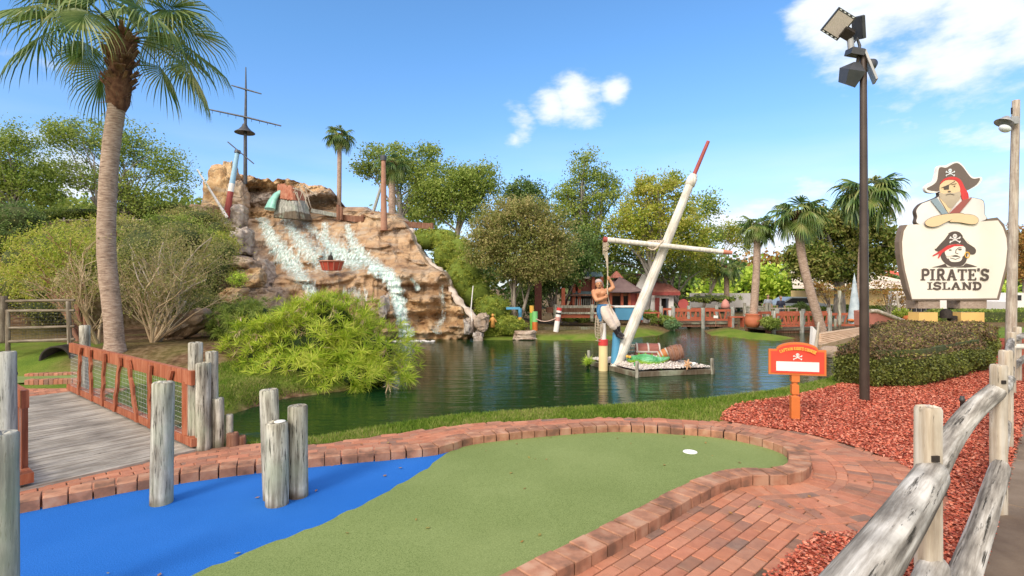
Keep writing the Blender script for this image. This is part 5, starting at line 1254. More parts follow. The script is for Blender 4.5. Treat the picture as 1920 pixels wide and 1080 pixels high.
box_hedge('purple_hedge', 'rear purple brown hedge running below the pirate sign pillars', [(p.x, p.y) for p in h2], -.1, .62, 'purple', 26000, .06, 62)
hb = box_hedge('green_hedge', 'long low green hedge in front of the yellow building', [(p[0], p[1]) for p in ((15.5, 31), (24, 31), (24, 32), (15.5, 32))], -.4, .55, 'mid', 9000, .13, 63)
hb2 = box_hedge('green_hedge', 'low green hedge behind the far pirate sign post', [(p[0], p[1]) for p in ((22.5, 27), (33, 28), (33, 29.2), (22.5, 28.2))], -.3, .5, 'mid', 9000, .13, 64)
# ------------------------------------------------------------------ umbrella sedge
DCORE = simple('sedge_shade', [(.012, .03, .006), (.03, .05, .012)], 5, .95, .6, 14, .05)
def sedge(name, label, blobs, nh, seed, lm, size=.3, droop=.35):
    r = np.random.default_rng(seed); rd = random.Random(seed); cc = np.mean([b[:3] for b in blobs], axis=0); zb = -.45
    T = thing(name, (cc[0], cc[1], zb), label, 'ornamental grass'); cl = clumps_in(blobs, nh, r, .78); cl = cl[cl[:, 2] > zb + .15]; nl = 26
    n = len(cl) * nl; c = np.repeat(cl, nl, 0); outd = unit(c - np.array([cc[0], cc[1], cc[2] - 1.2])); outd = unit(outd + np.repeat(r.normal(0, .3, (len(cl), 3)), nl, 0))
    t1 = unit(np.cross(outd, np.array([.3, .2, 1.]))); t2 = np.cross(outd, t1); a = np.tile(np.linspace(0, 6.28, nl, endpoint=False), len(cl)) + r.normal(0, .15, n); el = r.uniform(.05, .95, n)
    d = unit((t1 * np.cos(a)[:, None] + t2 * np.sin(a)[:, None]) * np.cos(el)[:, None] + outd * np.sin(el)[:, None]); L = size * r.uniform(.6, 1.15, n)[:, None] * np.repeat(r.uniform(.7, 1.15, len(cl)), nl)[:, None]
    wdv = unit(np.cross(d, outd)) * .0065 * r.uniform(.7, 1.3, n)[:, None]
    p1 = c + d * L * .5 + np.array([0, 0, -.03]) * L; p2 = c + d * L + np.array([0, 0, -1]) * droop * L
    q1 = np.stack([c - wdv * .5, c + wdv * .5, p1 + wdv, p1 - wdv], 1); q2 = np.stack([p1 - wdv, p1 + wdv, p2 + wdv * .1, p2 - wdv * .1], 1)
    quads_mesh('leaf_heads', np.concatenate([q1, q2], 1).reshape(-1, 4, 3), LM[lm], T)
    m = MB()
    for i in range(0, len(cl), 2):
        e = Vector(cl[i]); b = Vector((cc[0] + (e.x - cc[0]) * .55, cc[1] + (e.y - cc[1]) * .55, zb)); m.tube([b, b.lerp(e, .55) + Vector((0, 0, .15)), e], .007, 4, False)
    m.build('stems', LM['mid'], T)
    # dead heads and inner shade
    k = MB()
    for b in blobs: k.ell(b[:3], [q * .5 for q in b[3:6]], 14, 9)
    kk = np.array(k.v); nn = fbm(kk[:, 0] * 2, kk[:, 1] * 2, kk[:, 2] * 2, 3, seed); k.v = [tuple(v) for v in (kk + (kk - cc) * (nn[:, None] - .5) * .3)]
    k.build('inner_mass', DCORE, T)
    idx = r.choice(len(cl), len(cl) // 9); c = np.repeat(cl[idx], 14, 0) + np.array([0, 0, -.12]); dd = unit(r.normal(0, 1, c.shape) + np.array([0, -.6, -1.0])); L = r.uniform(.1, .24, len(c))[:, None]; w_ = unit(np.cross(dd, r.normal(0, 1, c.shape))) * .008
    quads_mesh('dead_leaves', np.stack([c - w_, c + w_, c + dd * L + w_ * .5, c + dd * L - w_ * .5], 1), LM['dry'], T)
    return T
sedge('umbrella_sedge', 'huge bright green umbrella sedge clump hanging over the near water', blobs_px([(600, 640, 115, 78, .2), (500, 655, 75, 62, .2), (690, 665, 90, 68, .1), (560, 700, 110, 48, -.5), (680, 705, 100, 42, -.4), (610, 600, 100, 50, .4), (600, 580, 55, 30, .4)], 11.3), 1150, 71, 'sedge', .3, .12)
sedge('sedge_clump', 'darker green sedge clump behind the left of the big bright one', blobs_px([(450, 610, 55, 38, 0), (480, 590, 45, 28, .3)], 13), 240, 72, 'mid', .26)
sedge('water_reed', 'small yellow green reed tuft in the water left of the raft', blobs_px([(1103, 686, 8, 10, 0)], 13.4), 22, 73, 'lime', .22, .05)
# low plants on the banks
for i, (px, py, d, rx, ry, lb_, lm) in enumerate(((1445, 606, 23.6, 18, 10, 'round green bush on the grass island beside the far bridge', 'mid'), (1240, 600, 26, 22, 7, 'low plants along the path left of the middle bridge', 'mid'), (1215, 590, 27, 22, 7, 'small green plants under the white house', 'mid'), (1090, 598, 25, 36, 5, 'strip of low green plants below the wooden fence', 'mid'), (1260, 608, 25.5, 12, 8, 'tuft of green plants at the end of the middle bridge', 'bluegreen'), (1500, 578, 28, 14, 9, 'dark round bush behind the far right bridge', 'dark'), (1690, 590, 20, 12, 8, 'small green bush beside the striped hull', 'hedge'), (1330, 560, 31, 70, 7, 'flowering low hedge behind the middle bridge', 'mid'))):
    shrub('bank_plant', lb_, 'plant', B_([(px, py, rx, ry)], d), lm, 2600, .08, 80 + i, 'low plants on the far bank', cr=.12, core=True)
# background woods: masses that read as one
def woods(name, lst, lm, K, per, leaf, seed):
    r = np.random.default_rng(seed); bl_ = [b for d, L_ in lst for b in B_(L_, d)]; cl = clumps_in(bl_, K, r, .3); pts = crown_pts(cl, per, 1.3, r)
    o = quads_mesh(name, leaf_quads(pts, leaf, r, .7), LM[lm], None); tag(o, kind='stuff'); return o
woods('distant_trees', [(46, [(1240, 540, 60, 30), (1300, 530, 60, 40), (1180, 540, 60, 40), (1350, 520, 50, 40), (1420, 545, 50, 35), (1100, 520, 60, 50), (1020, 520, 60, 50), (1720, 545, 80, 30), (1800, 540, 80, 30), (1890, 530, 60, 40), (1380, 560, 60, 20), (900, 500, 80, 60)])], 'dark', 420, 46, .42, 91)
woods('distant_bright_trees', [(42, [(1460, 540, 35, 30), (1430, 520, 30, 30), (1490, 560, 30, 20), (1520, 510, 40, 30), (1340, 545, 30, 22), (1880, 560, 30, 20)])], 'lime', 150, 40, .36, 92)
woods('distant_rusty_trees', [(50, [(1400, 505, 25, 22), (1440, 490, 22, 16), (1660, 530, 40, 20), (1470, 500, 20, 14)])], 'rust', 70, 36, .4, 93)
woods('distant_left_trees', [(38, [(300, 400, 120, 30), (100, 400, 120, 40), (420, 430, 80, 30), (-100, 400, 150, 60), (700, 430, 60, 14), (780, 410, 60, 25)])], 'mid', 260, 44, .34, 94)
hs_('bright green brush along the top of the left hill', [(90, 408, 60, 16), (160, 402, 50, 14), (250, 398, 50, 16), (320, 396, 40, 16)], 24, 'mid', 15000, .08, 150, shell=.5, cr=.35)
hs_('light tan and green brush on the middle of the left slope', [(240, 440, 60, 26), (330, 450, 60, 30), (150, 450, 60, 26)], 19, 'olive', 14000, .07, 151, shell=.5, cr=.35)
# fallen leaves on turf and bricks
r = np.random.default_rng(77); n = 90; lx_ = r.uniform(-2.6, 3.4, n); ly_ = r.uniform(2.4, 6.4, n)
c = np.stack([lx_, ly_, np.full(n, .012)], -1); V = leaf_quads(c, .035, r, .6, 6); o = quads_mesh('fallen_leaves', V, LM['rust']); tag(o, kind='stuff')
# ================================================================== the rock mountain
rows = [(668, 20.4, 505, 893), (637, 20.9, 505, 889), (615, 21.1, 502, 886), (590, 21.2, 498, 880), (560, 21.35, 490, 868), (535, 21.5, 482, 856), (518, 21.7, 476, 846), (510, 22.1, 472, 838), (503, 22.9, 467, 826), (495, 23.3, 463, 812), (470, 23.9, 458, 796), (440, 24.8, 447, 780), (415, 25.8, 436, 768), (402, 26.4, 432, 755), (395, 27.0, 430, 700), (388, 28.6, 430, 690)]
ry = np.array([r_[0] for r_ in rows][::-1], float); rdp = np.array([r_[1] for r_ in rows][::-1]); rL = np.array([r_[2] for r_ in rows][::-1], float); rR = np.array([r_[3] for r_ in rows][::-1], float)
def rock_dep(px, py):
    px = np.asarray(px, float); py = np.asarray(py, float)
    # ledge on the left is lower and softer than on the right
    sh = np.interp(px, [450, 600, 740, 900], [14, 6, -4, -6]) + 8 * (fbm(px / 45, py / 45 * 0, s=3) - .5)
    d = np.interp(py - sh, ry, rdp)
    cr = (px - 640) / 230.0; d = d + .9 * cr ** 2 * sst(660, 480, py) 
    big = fbm(px / 60, py / 34, s=11, o=3) - .5; lay = fbm(px / 90, py / 9, s=12, o=3) - .5; ver = np.abs(fbm(px / 26, py / 90, s=13, o=3) - .5); fine = fbm(px / 9, py / 8, s=14, o=3) - .5
    cliff = sst(520, 545, py) * sst(700, 760, px)
    d = d - big * (1.3 + .9 * cliff) - lay * (.2 + .45 * cliff) + ver * .9 - fine * (.16 + .25 * cliff) - .14 * np.abs(fbm(px / 17, py / 13, s=15, o=3) - .5) * 2 - .3 * sst(.5, .62, fbm(px / 44, py / 20, s=16, o=2))
    # hollow in the lower cliff
    for (hx, hy, hw, hh, dd) in ((827, 590, 16, 28, .9), (790, 610, 12, 14, .4), (868, 600, 8, 16, .35), (750, 585, 14, 30, .3)):
        d = d + dd * np.exp(-((px - hx) / hw) ** 4 - ((py - hy) / hh) ** 4)
    return d
def rockmat():
    t = NT('cascade_rock'); v = t.coords(rnd=False); vs_ = t.coords((.7, .7, 2.4), rnd=False)
    n = t.noise(vs_, .9, 8, .6); c = t.ramp(n, [(.14, .08, .045), (.31, .185, .1), (.44, .285, .16), (.54, .4, .26)], .3, .7)
    a = t.n('ShaderNodeVertexColor', layer_name='stain'); sp = t.n('ShaderNodeSeparateColor', {0: a.outputs[0]})
    g = t.ramp(t.noise(v, 3, 8, .65), [(.2, .16, .14), (.42, .37, .34), (.62, .58, .55)], .35, .65)
    m1 = t.n('ShaderNodeMath', {0: t.noise(v, 1.3, 6), 1: .5}, operation='ADD').outputs[0]; m2 = t.n('ShaderNodeMath', {0: m1, 1: sp.outputs[0]}, operation='MULTIPLY', use_clamp=True).outputs[0]
    c = t.mix(m2, c, g)
    o = t.ramp(t.noise(v, 2.4, 7), [(.36, .19, .08), (.54, .34, .16), (.64, .46, .27)], .35, .65); c = t.mix(sp.outputs[1], c, o)
    tq = t.n('ShaderNodeMapRange', {0: t.noise(vs_, 1.7, 6), 1: .5, 2: .64, 3: 0, 4: .65}).outputs[0]; c = t.mix(tq, c, (.4, .33, .26))
    dk = t.n('ShaderNodeMapRange', {0: t.noise(v, 1.9, 6), 1: .57, 2: .7, 3: 0, 4: .42}).outputs[0]; c = t.mix(dk, c, (.09, .045, .03))
    dv_ = t.n('ShaderNodeVectorMath', {0: v, 1: t.n('ShaderNodeVectorMath', {0: t.n('ShaderNodeTexNoise', {'Vector': v, 'Scale': 1.6, 'Detail': 5}).outputs['Color'], 3: .9}, operation='SCALE').outputs[0]}, operation='ADD').outputs[0]
    vr = t.n('ShaderNodeTexVoronoi', {'Vector': dv_, 'Scale': .85}, feature='DISTANCE_TO_EDGE'); ck_ = t.n('ShaderNodeMapRange', {0: vr.outputs[0], 1: .0, 2: .03, 3: .5, 4: 0}).outputs[0]; c = t.mix(ck_, c, (.06, .035, .025))
    hh = t.n('ShaderNodeMapRange', {0: vr.outputs[0], 1: 0, 2: .06}).outputs[0]
    t.set(Base_Color=c, Roughness=.6, Normal=t.bump(t.noise(v, 6, 8, .65), .8, .1, t.bump(t.noise(v, 26, 5), .5, .03, t.bump(hh, .4, .08)))); return t.m
M['rock'] = rockmat()
def grid_obj(name, Xg, Yg, Zg, mt, parent=None, stain=None):
    base = np.array(parent_world(parent)) if parent else np.zeros(3); nr, nc = Xg.shape; nv = Xg.size
    me = bpy.data.meshes.new(name); me.vertices.add(nv); me.vertices.foreach_set('co', (np.stack([Xg, Yg, Zg], -1) - base).ravel()); ii = np.arange(nv).reshape(nr, nc); q = np.stack([ii[:-1, :-1], ii[1:, :-1], ii[1:, 1:], ii[:-1, 1:]], -1).reshape(-1, 4)
    me.loops.add(q.size); me.loops.foreach_set('vertex_index', q.ravel()); me.polygons.add(len(q)); me.polygons.foreach_set('loop_start', np.arange(0, q.size, 4)); me.polygons.foreach_set('loop_total', np.full(len(q), 4)); me.polygons.foreach_set('use_smooth', np.ones(len(q), bool))
    if stain is not None:
        at = me.color_attributes.new('stain', 'FLOAT_COLOR', 'POINT'); cc = np.zeros((nv, 4)); cc[:, :2] = stain.reshape(-1, 2); cc[:, 3] = 1; at.data.foreach_set('color', cc.ravel())
    me.update(); me.materials.append(mt); o = bpy.data.objects.new(name, me); COL.objects.link(o)
    if parent: o.parent = parent
    return o
RK = thing('rock_mountain', (-6, 22, -.4), 'tall artificial brown rock mountain with stepped cascade faces above the pond', 'rock formation')
nyr, nxr = 190, 260
pyv = np.linspace(668, 388, nyr)[:, None] * np.ones((1, nxr)); l_, r_ = np.interp(pyv[:, 0], ry, rL), np.interp(pyv[:, 0], ry, rR); u_ = np.linspace(0, 1, nxr)[None, :]
wob = 6 * (fbm(pyv[:, 0] / 14, pyv[:, 0] * 0, s=31) - .5); pxv = (l_ + wob)[:, None] + (r_ - l_)[:, None] * u_
D = rock_dep(pxv, pyv); edge = np.minimum(u_, 1 - u_); D = D + 2.6 * (1 - np.clip(edge / .035, 0, 1)) ** 2
Xr = (pxv - CX) / F * D; Zr = H - (pyv - CY) / F * D
st = np.zeros(pxv.shape + (2,)); wedge = np.clip(1 - (u_ * (r_ - l_)[:, None]) / 48, 0, 1); st[..., 0] = np.maximum(wedge, .75 * np.clip(1 - ((1 - u_) * (r_ - l_)[:, None]) / 14, 0, 1) ); st[..., 1] = .75 * sst(545, 575, pyv) * sst(730, 760, pxv) * (.5 + fbm(pxv / 30, pyv / 20, s=41) * .8)
grid_obj('cascade_face', Xr, D, Zr, M['rock'], RK, st)
# crest with hollows
top_px = [(425, 345), (432, 330), (450, 327), (470, 330), (490, 336), (500, 333), (512, 340), (520, 335), (540, 335), (560, 341), (580, 347), (605, 348), (622, 356), (632, 372), (638, 400)]
tx, ty = np.array([a for a, b in top_px], float), np.array([b for a, b in top_px], float)
ny2, nx2 = 90, 190; pxc = np.linspace(425, 639, nx2)[None, :] * np.ones((ny2, 1)); topy = np.interp(pxc[0], tx, ty) + 2.5 * (fbm(pxc[0] / 6, pxc[0] * 0, s=51) - .5) * 2
fr = np.linspace(0, 1.25, ny2)[:, None]; pyc = 408 + (topy[None, :] - 408) * np.minimum(fr, 1); back = np.clip(fr - 1, 0, 1) * 12
Dc = 27.2 + .8 * (fbm(pxc / 40, pyc / 25, s=52) - .5) * 2 + .5 * (fbm(pxc / 12, pyc / 10, s=53) - .5) * 2 + np.abs(((pxc - 530) / 107)) ** 6 * 2.2
Dc = Dc - 1.2 * np.exp(-((pxc - 545) / 30.) ** 2) * 0 
for hx, hy, hw, hh, dd in ((492, 372, 38, 20, 1.1), (602, 385, 26, 14, 1.2), (480, 352, 22, 8, .5), (610, 362, 26, 6, -.5), (448, 365, 6, 30, .3)):
    Dc = Dc + dd * np.exp(-(np.abs(pxc - hx) / hw) ** 5 - (np.abs(pyc - hy) / hh) ** 5)
Dc = Dc + back + .5 * np.clip(fr, 0, 1) ** 6
Xc = (pxc - CX) / F * Dc; Zc = H - (pyc - CY) / F * np.where(fr > 1, Dc - back, Dc) - back * .25
Xc = np.where(fr > 1, (pxc - CX) / F * (Dc - back), Xc)
stc = np.zeros(pxc.shape + (2,)); hol = np.zeros(pxc.shape)
for hx, hy, hw, hh in ((492, 372, 40, 16), (602, 372, 34, 12), (440, 385, 22, 16)): hol = np.maximum(hol, np.exp(-(np.abs(pxc - hx) / hw) ** 4 - (np.abs(pyc - hy) / hh) ** 4))
stc[..., 0] = hol * .9; stc[..., 1] = np.clip(.85 * (1 - hol) * (.35 + .9 * fbm(pxc / 25, pyc / 20, s=55)), 0, 1); stc[..., 1] = np.where(pyc > 385, stc[..., 1] * .6, stc[..., 1])
grid_obj('crest', Xc, Dc, Zc, M['rock'], RK, stc)
def boulder(name, label, c, size, seed, cat='boulder', group=None, mt='rock', stain=(0, 0), parent=None, tilt=0, n=44, m=30, pw=.62, amp=.55):
    c = Vector(c); th = np.linspace(0, math.pi, m)[:, None]; ph = np.linspace(0, 2 * math.pi, n + 1)[None, :]
    sx = np.sin(th) * np.cos(ph); sy = np.sin(th) * np.sin(ph); sz = np.cos(th) + 0 * ph
    f = lambda a: np.sign(a) * np.abs(a) ** pw
    x, y, z = f(sx), f(sy), f(sz); k = 1 + amp * (fbm(sx * 1.3 + seed, sy * 1.3, sz * 1.3, 3, seed) - .5) * 2 + .5 * (np.abs(fbm(sx * 2.6, sy * 2.6, sz * 2.6, 3, seed + 7) - .5) * -1.6 + .2) + .12 * (fbm(sx * 9, sy * 9, sz * 9, 2, seed) - .5)
    k[:, -1] = k[:, 0]; x, y, z = x * k * size[0] * .8, y * k * size[1] * .8, z * k * size[2] * .8
    ca, sa = math.cos(R(tilt)), math.sin(R(tilt)); x, z = x * ca - z * sa, x * sa + z * ca
    stn = np.zeros(x.shape + (2,)); stn[..., 0] = stain[0]; stn[..., 1] = stain[1]
    T = parent
    o = grid_obj(name, x + c.x, y + c.y, z + c.z, M[mt], parent, stn)
    if parent is None:
        o.data.transform(Matrix.Translation(-c)); o.location = c; tag(o, label, cat, group)
    return o
kk = 27 / F
boulder('pinnacle', None, Q(410, 372, 27.3), (36 * kk, .9, 58 * kk), 3, stain=(.05, .95), parent=RK, tilt=-4)
boulder('pinnacle', None, Q(431, 352, 27.4), (15 * kk, .5, 58 * kk), 4, stain=(.05, .9), parent=RK, tilt=-3)
boulder('side_rock', None, Q(385, 405, 26.5), (26 * kk, .9, 24 * kk), 5, stain=(.4, .7), parent=RK)
boulder('side_rock', None, Q(448, 368, 26.8), (17 * kk, .5, 30 * kk), 6, stain=(.6, .35), parent=RK, tilt=10)
boulder('side_rock', None, Q(443, 412, 25.8), (22 * kk, .7, 26 * kk), 7, stain=(.9, 0), parent=RK)
boulder('side_rock', None, Q(456, 452, 24.3), (19 * kk, .7, 26 * kk), 8, stain=(.8, 0), parent=RK)
boulder('side_rock', None, Q(482, 520, 22), (26 * kk, .8, 30 * kk), 9, stain=(.7, .1), parent=RK, tilt=20)
boulder('side_rock', None, Q(505, 565, 21), (30 * kk, .8, 26 * kk), 10, stain=(.5, .2), parent=RK)
boulder('side_rock', None, Q(720, 575, 20.6), (9 * kk * .8, .4, 24 * kk * .8), 11, stain=(.9, 0), parent=RK)
boulder('side_rock', None, Q(878, 612, 20.8), (8 * kk, .4, 14 * kk), 12, stain=(.9, 0), parent=RK)
boulder('side_rock', None, Q(905, 605, 21), (12 * kk, .5, 14 * kk), 13, stain=(.6, .1), parent=RK); boulder('side_rock', None, Q(896, 636, 20.7), (9 * kk, .5, 12 * kk), 14, stain=(.9, 0), parent=RK)
BG = 'loose boulders on the slope'
M['boul'] = M['rock']
boulder('boulder', 'flat grey brown boulder jutting above the orange ones', Q(450, 492, 19.5), (38 / F * 19, .6, 14 / F * 19), 15, group=BG, stain=(.3, .1), tilt=-12)
boulder('boulder', 'orange tan boulder beside the left edge of the cascade', Q(478, 522, 18.8), (22 / F * 19, .5, 20 / F * 19), 16, group=BG, stain=(0, .8))
boulder('boulder', 'orange topped boulder lowest of the three on the slope', Q(440, 556, 17.6), (22 / F * 18, .5, 17 / F * 18), 17, group=BG, stain=(0, .75))
boulder('boulder', 'large slanted brown slab on the bank behind the bridge posts', Q(345, 610, 13.2), (52 / F * 13, .5, 26 / F * 13), 18, group=BG, stain=(.1, .05), tilt=32, mt='boul')
boulder('boulder', 'long brown rock lying below the slanted slab', Q(395, 600, 14.0), (50 / F * 14, .5, 16 / F * 14), 19, group=BG, stain=(.1, .05), tilt=15)
boulder('boulder', 'pale edge rock where the grass bank meets the hedge', Q(985, 628, 20.9), (26 / F * 21, .4, 9 / F * 21), 20, group=BG, stain=(.6, .1))
# stone coping path along the right edge of the rock
m = MB(); cp = [Q(770, 430, 25.8), Q(785, 470, 24.8), Q(805, 492, 24), Q(830, 513, 23), Q(842, 535, 22.3), Q(858, 562, 21.8), Q(880, 585, 21.5), Q(893, 605, 21.2), Q(900, 632, 20.9)]
cpp = smooth_curve(cp, .15); m.tube(cpp, [.16 + .05 * math.sin(i * 1.7) + .04 * math.sin(i * .9) for i in range(len(cpp))], 8, squash=.6); m.build('stone_coping', simple('pale_coping', [(.34, .27, .22), (.52, .44, .38), (.6, .54, .49)], 4, .9, .6, 18, .03), RK)
# ------------------------------------------------------------------ falling water
def fallmat():
    t = NT('falling_water'); v = t.coords((3.2, 1.5, .7), rnd=False); n = t.noise(v, 5, 8, .75); v2 = t.coords((2, 1, .45), rnd=False); n2 = t.noise(v2, 5, 6, .7)
    c = t.ramp(n, [(.3, .52, .48), (.58, .75, .73), (.88, .9, .9)], .39, .61)
    t.set(Base_Color=c, Roughness=.25, Normal=t.bump(n, .35, .03))
    vc = t.n('ShaderNodeVertexColor', layer_name='stain'); sp = t.n('ShaderNodeSeparateColor', {0: vc.outputs[0]})
    s_1 = t.n('ShaderNodeMath', {0: sp.outputs[0], 1: n2}, operation='ADD').outputs[0]; s_2 = t.n('ShaderNodeMath', {0: s_1, 1: t.n('ShaderNodeMath', {0: n, 1: .8}, operation='MULTIPLY').outputs[0]}, operation='ADD').outputs[0]
    al = t.n('ShaderNodeMapRange', {0: s_2, 1: 1.12, 2: 1.58, 4: .84}).outputs[0]
    tr = t.n('ShaderNodeBsdfTransparent'); ms = t.n('ShaderNodeMixShader', {0: al, 1: tr.outputs[0], 2: t.b.outputs[0]}); t.t.links.new(ms.outputs[0], t.out.inputs[0]); return t.m
M['fall'] = fallmat(); WG = 'waterfalls on the rock mountain'
def fall(label, pts, name='waterfall', off=.07, dens=.55, dep=None, free=False):
    v = [Vector((a, b, c)) for a, b, c in pts]; cv = smooth_curve(v, 2.0); n = len(cv); k = 13
    px = np.zeros((n, k)); py = np.zeros((n, k)); rgl = random.Random(len(label)); stn = np.zeros((n, k, 2))
    for i, p in enumerate(cv):
        t_ = (cv[min(i + 1, n - 1)] - cv[max(i - 1, 0)]); t_.z = 0; t_.normalize(); nn = Vector((t_.y, -t_.x, 0)); nn = nn if nn.x > 0 else -nn; nn = Vector((abs(nn.x), nn.y, 0))
        w_ = p.z * (1 + .15 * math.sin(i * .7))
        for j in range(k):
            u = (j / (k - 1) - .5); px[i, j] = p.x + nn.x * u * w_; py[i, j] = p.y + nn.y * u * w_; stn[i, j, 0] = dens * (1 - (abs(u) * 2) ** 2.2) * min(1, i / 3, ) * min(1, (n - i) / 3)
    Dd = sum(rock_dep(px + a_, py + b_) for a_ in (-12, 0, 12) for b_ in (-12, 0, 12)) / 9 - off - .1; Dd = np.minimum(Dd, rock_dep(px, py) - .02)
    o = grid_obj(name, (px - CX) / F * Dd, Dd, H - (py - CY) / F * Dd, M['fall'], None, stn); tag(o, label, 'waterfall', WG); return o
fall('leftmost long teal cascade running down to the bright green bush', [(482, 402, 18), (496, 420, 30), (508, 445, 41), (525, 470, 54), (545, 492, 57), (562, 515, 41), (578, 535, 38), (590, 558, 31)], dens=.55)
fall('thin translucent sheet of water spread over the middle of the upper face', [(525, 412, 60), (560, 440, 114), (605, 468, 168), (650, 494, 180)], dens=.26, off=.03)
fall('second cascade from the left joining the white foam field', [(531, 404, 18), (545, 425, 30), (560, 450, 41), (590, 478, 57), (625, 492, 57)], dens=.5)
fall('thin diagonal cascade crossing the middle of the rock face', [(560, 408, 11), (585, 430, 25), (615, 455, 34), (650, 478, 49), (690, 496, 49)], dens=.42)
fall('short teal cascade dropping straight beside the central rock', [(609, 414, 20), (609, 435, 21), (612, 455, 28), (640, 478, 57), (680, 492, 61)], dens=.5)
fall('pale cascade nearest the brown pole', [(650, 418, 15), (656, 440, 25), (668, 465, 38), (690, 488, 41), (712, 502, 38)], dens=.5)
fall('lower right teal waterfall pouring from the ledge into the pond', [(690, 500, 28), (715, 510, 38), (733, 522, 38), (742, 545, 38), (750, 580, 34), (757, 610, 34), (766, 634, 41)], dens=.7, off=.12)
fall('faint thin trickle over the dark hollow of the lower cliff', [(828, 532, 11), (829, 560, 18), (832, 590, 15), (820, 615, 28), (815, 626, 30)], dens=.35)
fall('white seepage on the brown ledge face at the right', [(768, 520, 8), (778, 530, 11), (786, 545, 18)], dens=.5)
fall('short white trickles on the ledge above the bright green bush', [(640, 545, 25), (665, 550, 38), (690, 556, 49)], dens=.35)
foam = MB(); rgf = random.Random(3)
for i in range(70):
    a = rgf.uniform(0, 6.28); q = rgf.random() ** .7; c = P(768, 639, -.39) + Vector((math.cos(a) * q * 1.1, math.sin(a) * q * .4 - .1, 0)); foam.ell(c, (rgf.uniform(.02, .09), rgf.uniform(.02, .06), rgf.uniform(.008, .03)), 7, 4)
tag(foam.build('foam', M['white']), kind='stuff')
# teal spout pouring into the upper pool
sp2 = MB(); sp2.tube([Q(526, 360, 26.0), Q(518, 366, 25.8), Q(511, 376, 25.7), Q(506, 392, 25.6)], [.22, .26, .3, .42], 10, squash=.5)
tag(sp2.build('spout_water', simple('teal_water', [(.16, .42, .36), (.3, .6, .52)], 4, .3, .3, 20)), 'teal curtain of water spilling from the driftwood stump on the crest', 'waterfall', WG)
# driftwood stump on the crest
DS = thing('driftwood_stump', Q(552, 408, 25.9), 'large grey brown driftwood stump with a rusty red top on the rock crest', 'tree stump'); rgs = random.Random(8); m = MB(); m2 = MB(); m3 = MB()
for i in range(34):
    u = i / 33; x0 = 518 + 64 * u; xt = 524 + 40 * u; yt = 348 + 14 * u ** 2 + rgs.uniform(-3, 3); dd = 25.9 - 1.0 * math.sin(math.pi * u) + rgs.uniform(-.1, .1)
    m.tube([Q(x0 + rgs.uniform(-2, 2), 408 + 6 * u, dd), Q((x0 + xt) / 2, 380, dd + .2), Q(xt, yt + 14, dd + .4)], [.1, .085, .06], 6, True)
    m2.tube([Q((x0 + xt) / 2 + (xt - x0) * .25, 372 + 8 * u, dd + .2), Q(xt, yt, dd + .5)], [.1, .1], 6, True)
for i in range(9):
    p = Q(552 + rgs.uniform(-10, 22), 352 + rgs.uniform(-6, 8), 25.2); m3.tube([p, p + Vector((rgs.uniform(-.2, .5), 0, rgs.uniform(-.3, .2))), p + Vector((rgs.uniform(-.1, .7), 0, rgs.uniform(-1.0, -.3)))], [.03, .025, .01], 5)
m.build('root', M['postgray'], DS); m2.build('red_top', simple('rusty_top', [(.3, .09, .05), (.42, .2, .13)], 5, .9, .5, 20, .03), DS); m3.build('twig', BK['pale'], DS)
tag(MB().beam(Q(584, 395, 26), Q(632, 404, 26.2), .25, .2).build('mossy_plank', M['postgray']), 'mossy plank lying across the crest right of the stump', 'plank')
# ship masts on the crest
MD2 = 27.0
MT = thing('ship_mast', Q(460, 330, MD2), 'tall grey mast with two yards and a crow\'s nest on the rock crest', 'mast')
MB().tube([Q(460, 345, MD2), Q(460, 250, MD2), Q(461, 180, MD2), Q(461, 126, MD2)], [.1, .085, .055, .025], 10).build('pole', M['grey'], MT)
MB().tube([Q(386, 204, MD2 - .1), Q(458, 219, MD2 - .1), Q(527, 236, MD2 - .1)], [.035, .05, .035], 8).build('yard', M['grey'], MT)
MB().tube([Q(434, 160, MD2 - .1), Q(462, 168, MD2 - .1), Q(490, 176, MD2 - .1)], [.03, .045, .03], 8).build('yard', M['grey'], MT)
m = MB(); c = Q(459, 245, MD2); m.lathe((c.x, c.y, c.z), [(.1, .35), (.16, .2), (.32, .02), (.5, -.1), (.5, -.13), (.3, -.08), (.09, .0)], 20); m.build('crows_nest', M['grey'], MT)
m = MB()
for i in range(9): t_ = i / 8; q = Q(398 + 118 * t_, 208 + 25 * t_, MD2 - .1); m.tube([q, q + Vector((0, 0, -.14))], .012, 4)
m.build('rope_stub', MD, MT)
MT2 = thing('striped_mast', Q(428, 400, 25.4), 'leaning mast painted blue, white and dark red with a thin cross spar', 'mast')
a, b = Q(424, 408, 25.2), Q(446, 282, 25.6)
def seg(p, q, t0, t1, r0, r1, nm, mt, par, n=12): P0, P1 = p.lerp(q, t0), p.lerp(q, t1); return MB().tube([P0, P1], [r0, r1], n).build(nm, mt, par)
M['skyb'] = flat('faded_blue', (.3, .5, .68)); M['dkred'] = flat('faded_dark_red', (.36, .07, .06), .6, .3)
seg(a, b, 0, .38, .15, .135, 'red_section', M['dkred'], MT2); seg(a, b, .38, .5, .135, .13, 'white_section', M['white'], MT2); seg(a, b, .5, .96, .13, .1, 'blue_section', M['skyb'], MT2); seg(a, b, .96, 1, .15, .14, 'cap', M['grey'], MT2)
MB().tube([Q(427, 266, 25.5), Q(476, 307, 25.5)], .03, 6).build('spar', M['grey'], MT2)
wsp = MB().tube([Q(370, 318, 24.5), Q(426, 408, 24.5)], [.045, .075], 8).build('white_spar', M['white']); tag(wsp, 'thin white spar leaning against the left side of the crest', 'spar')
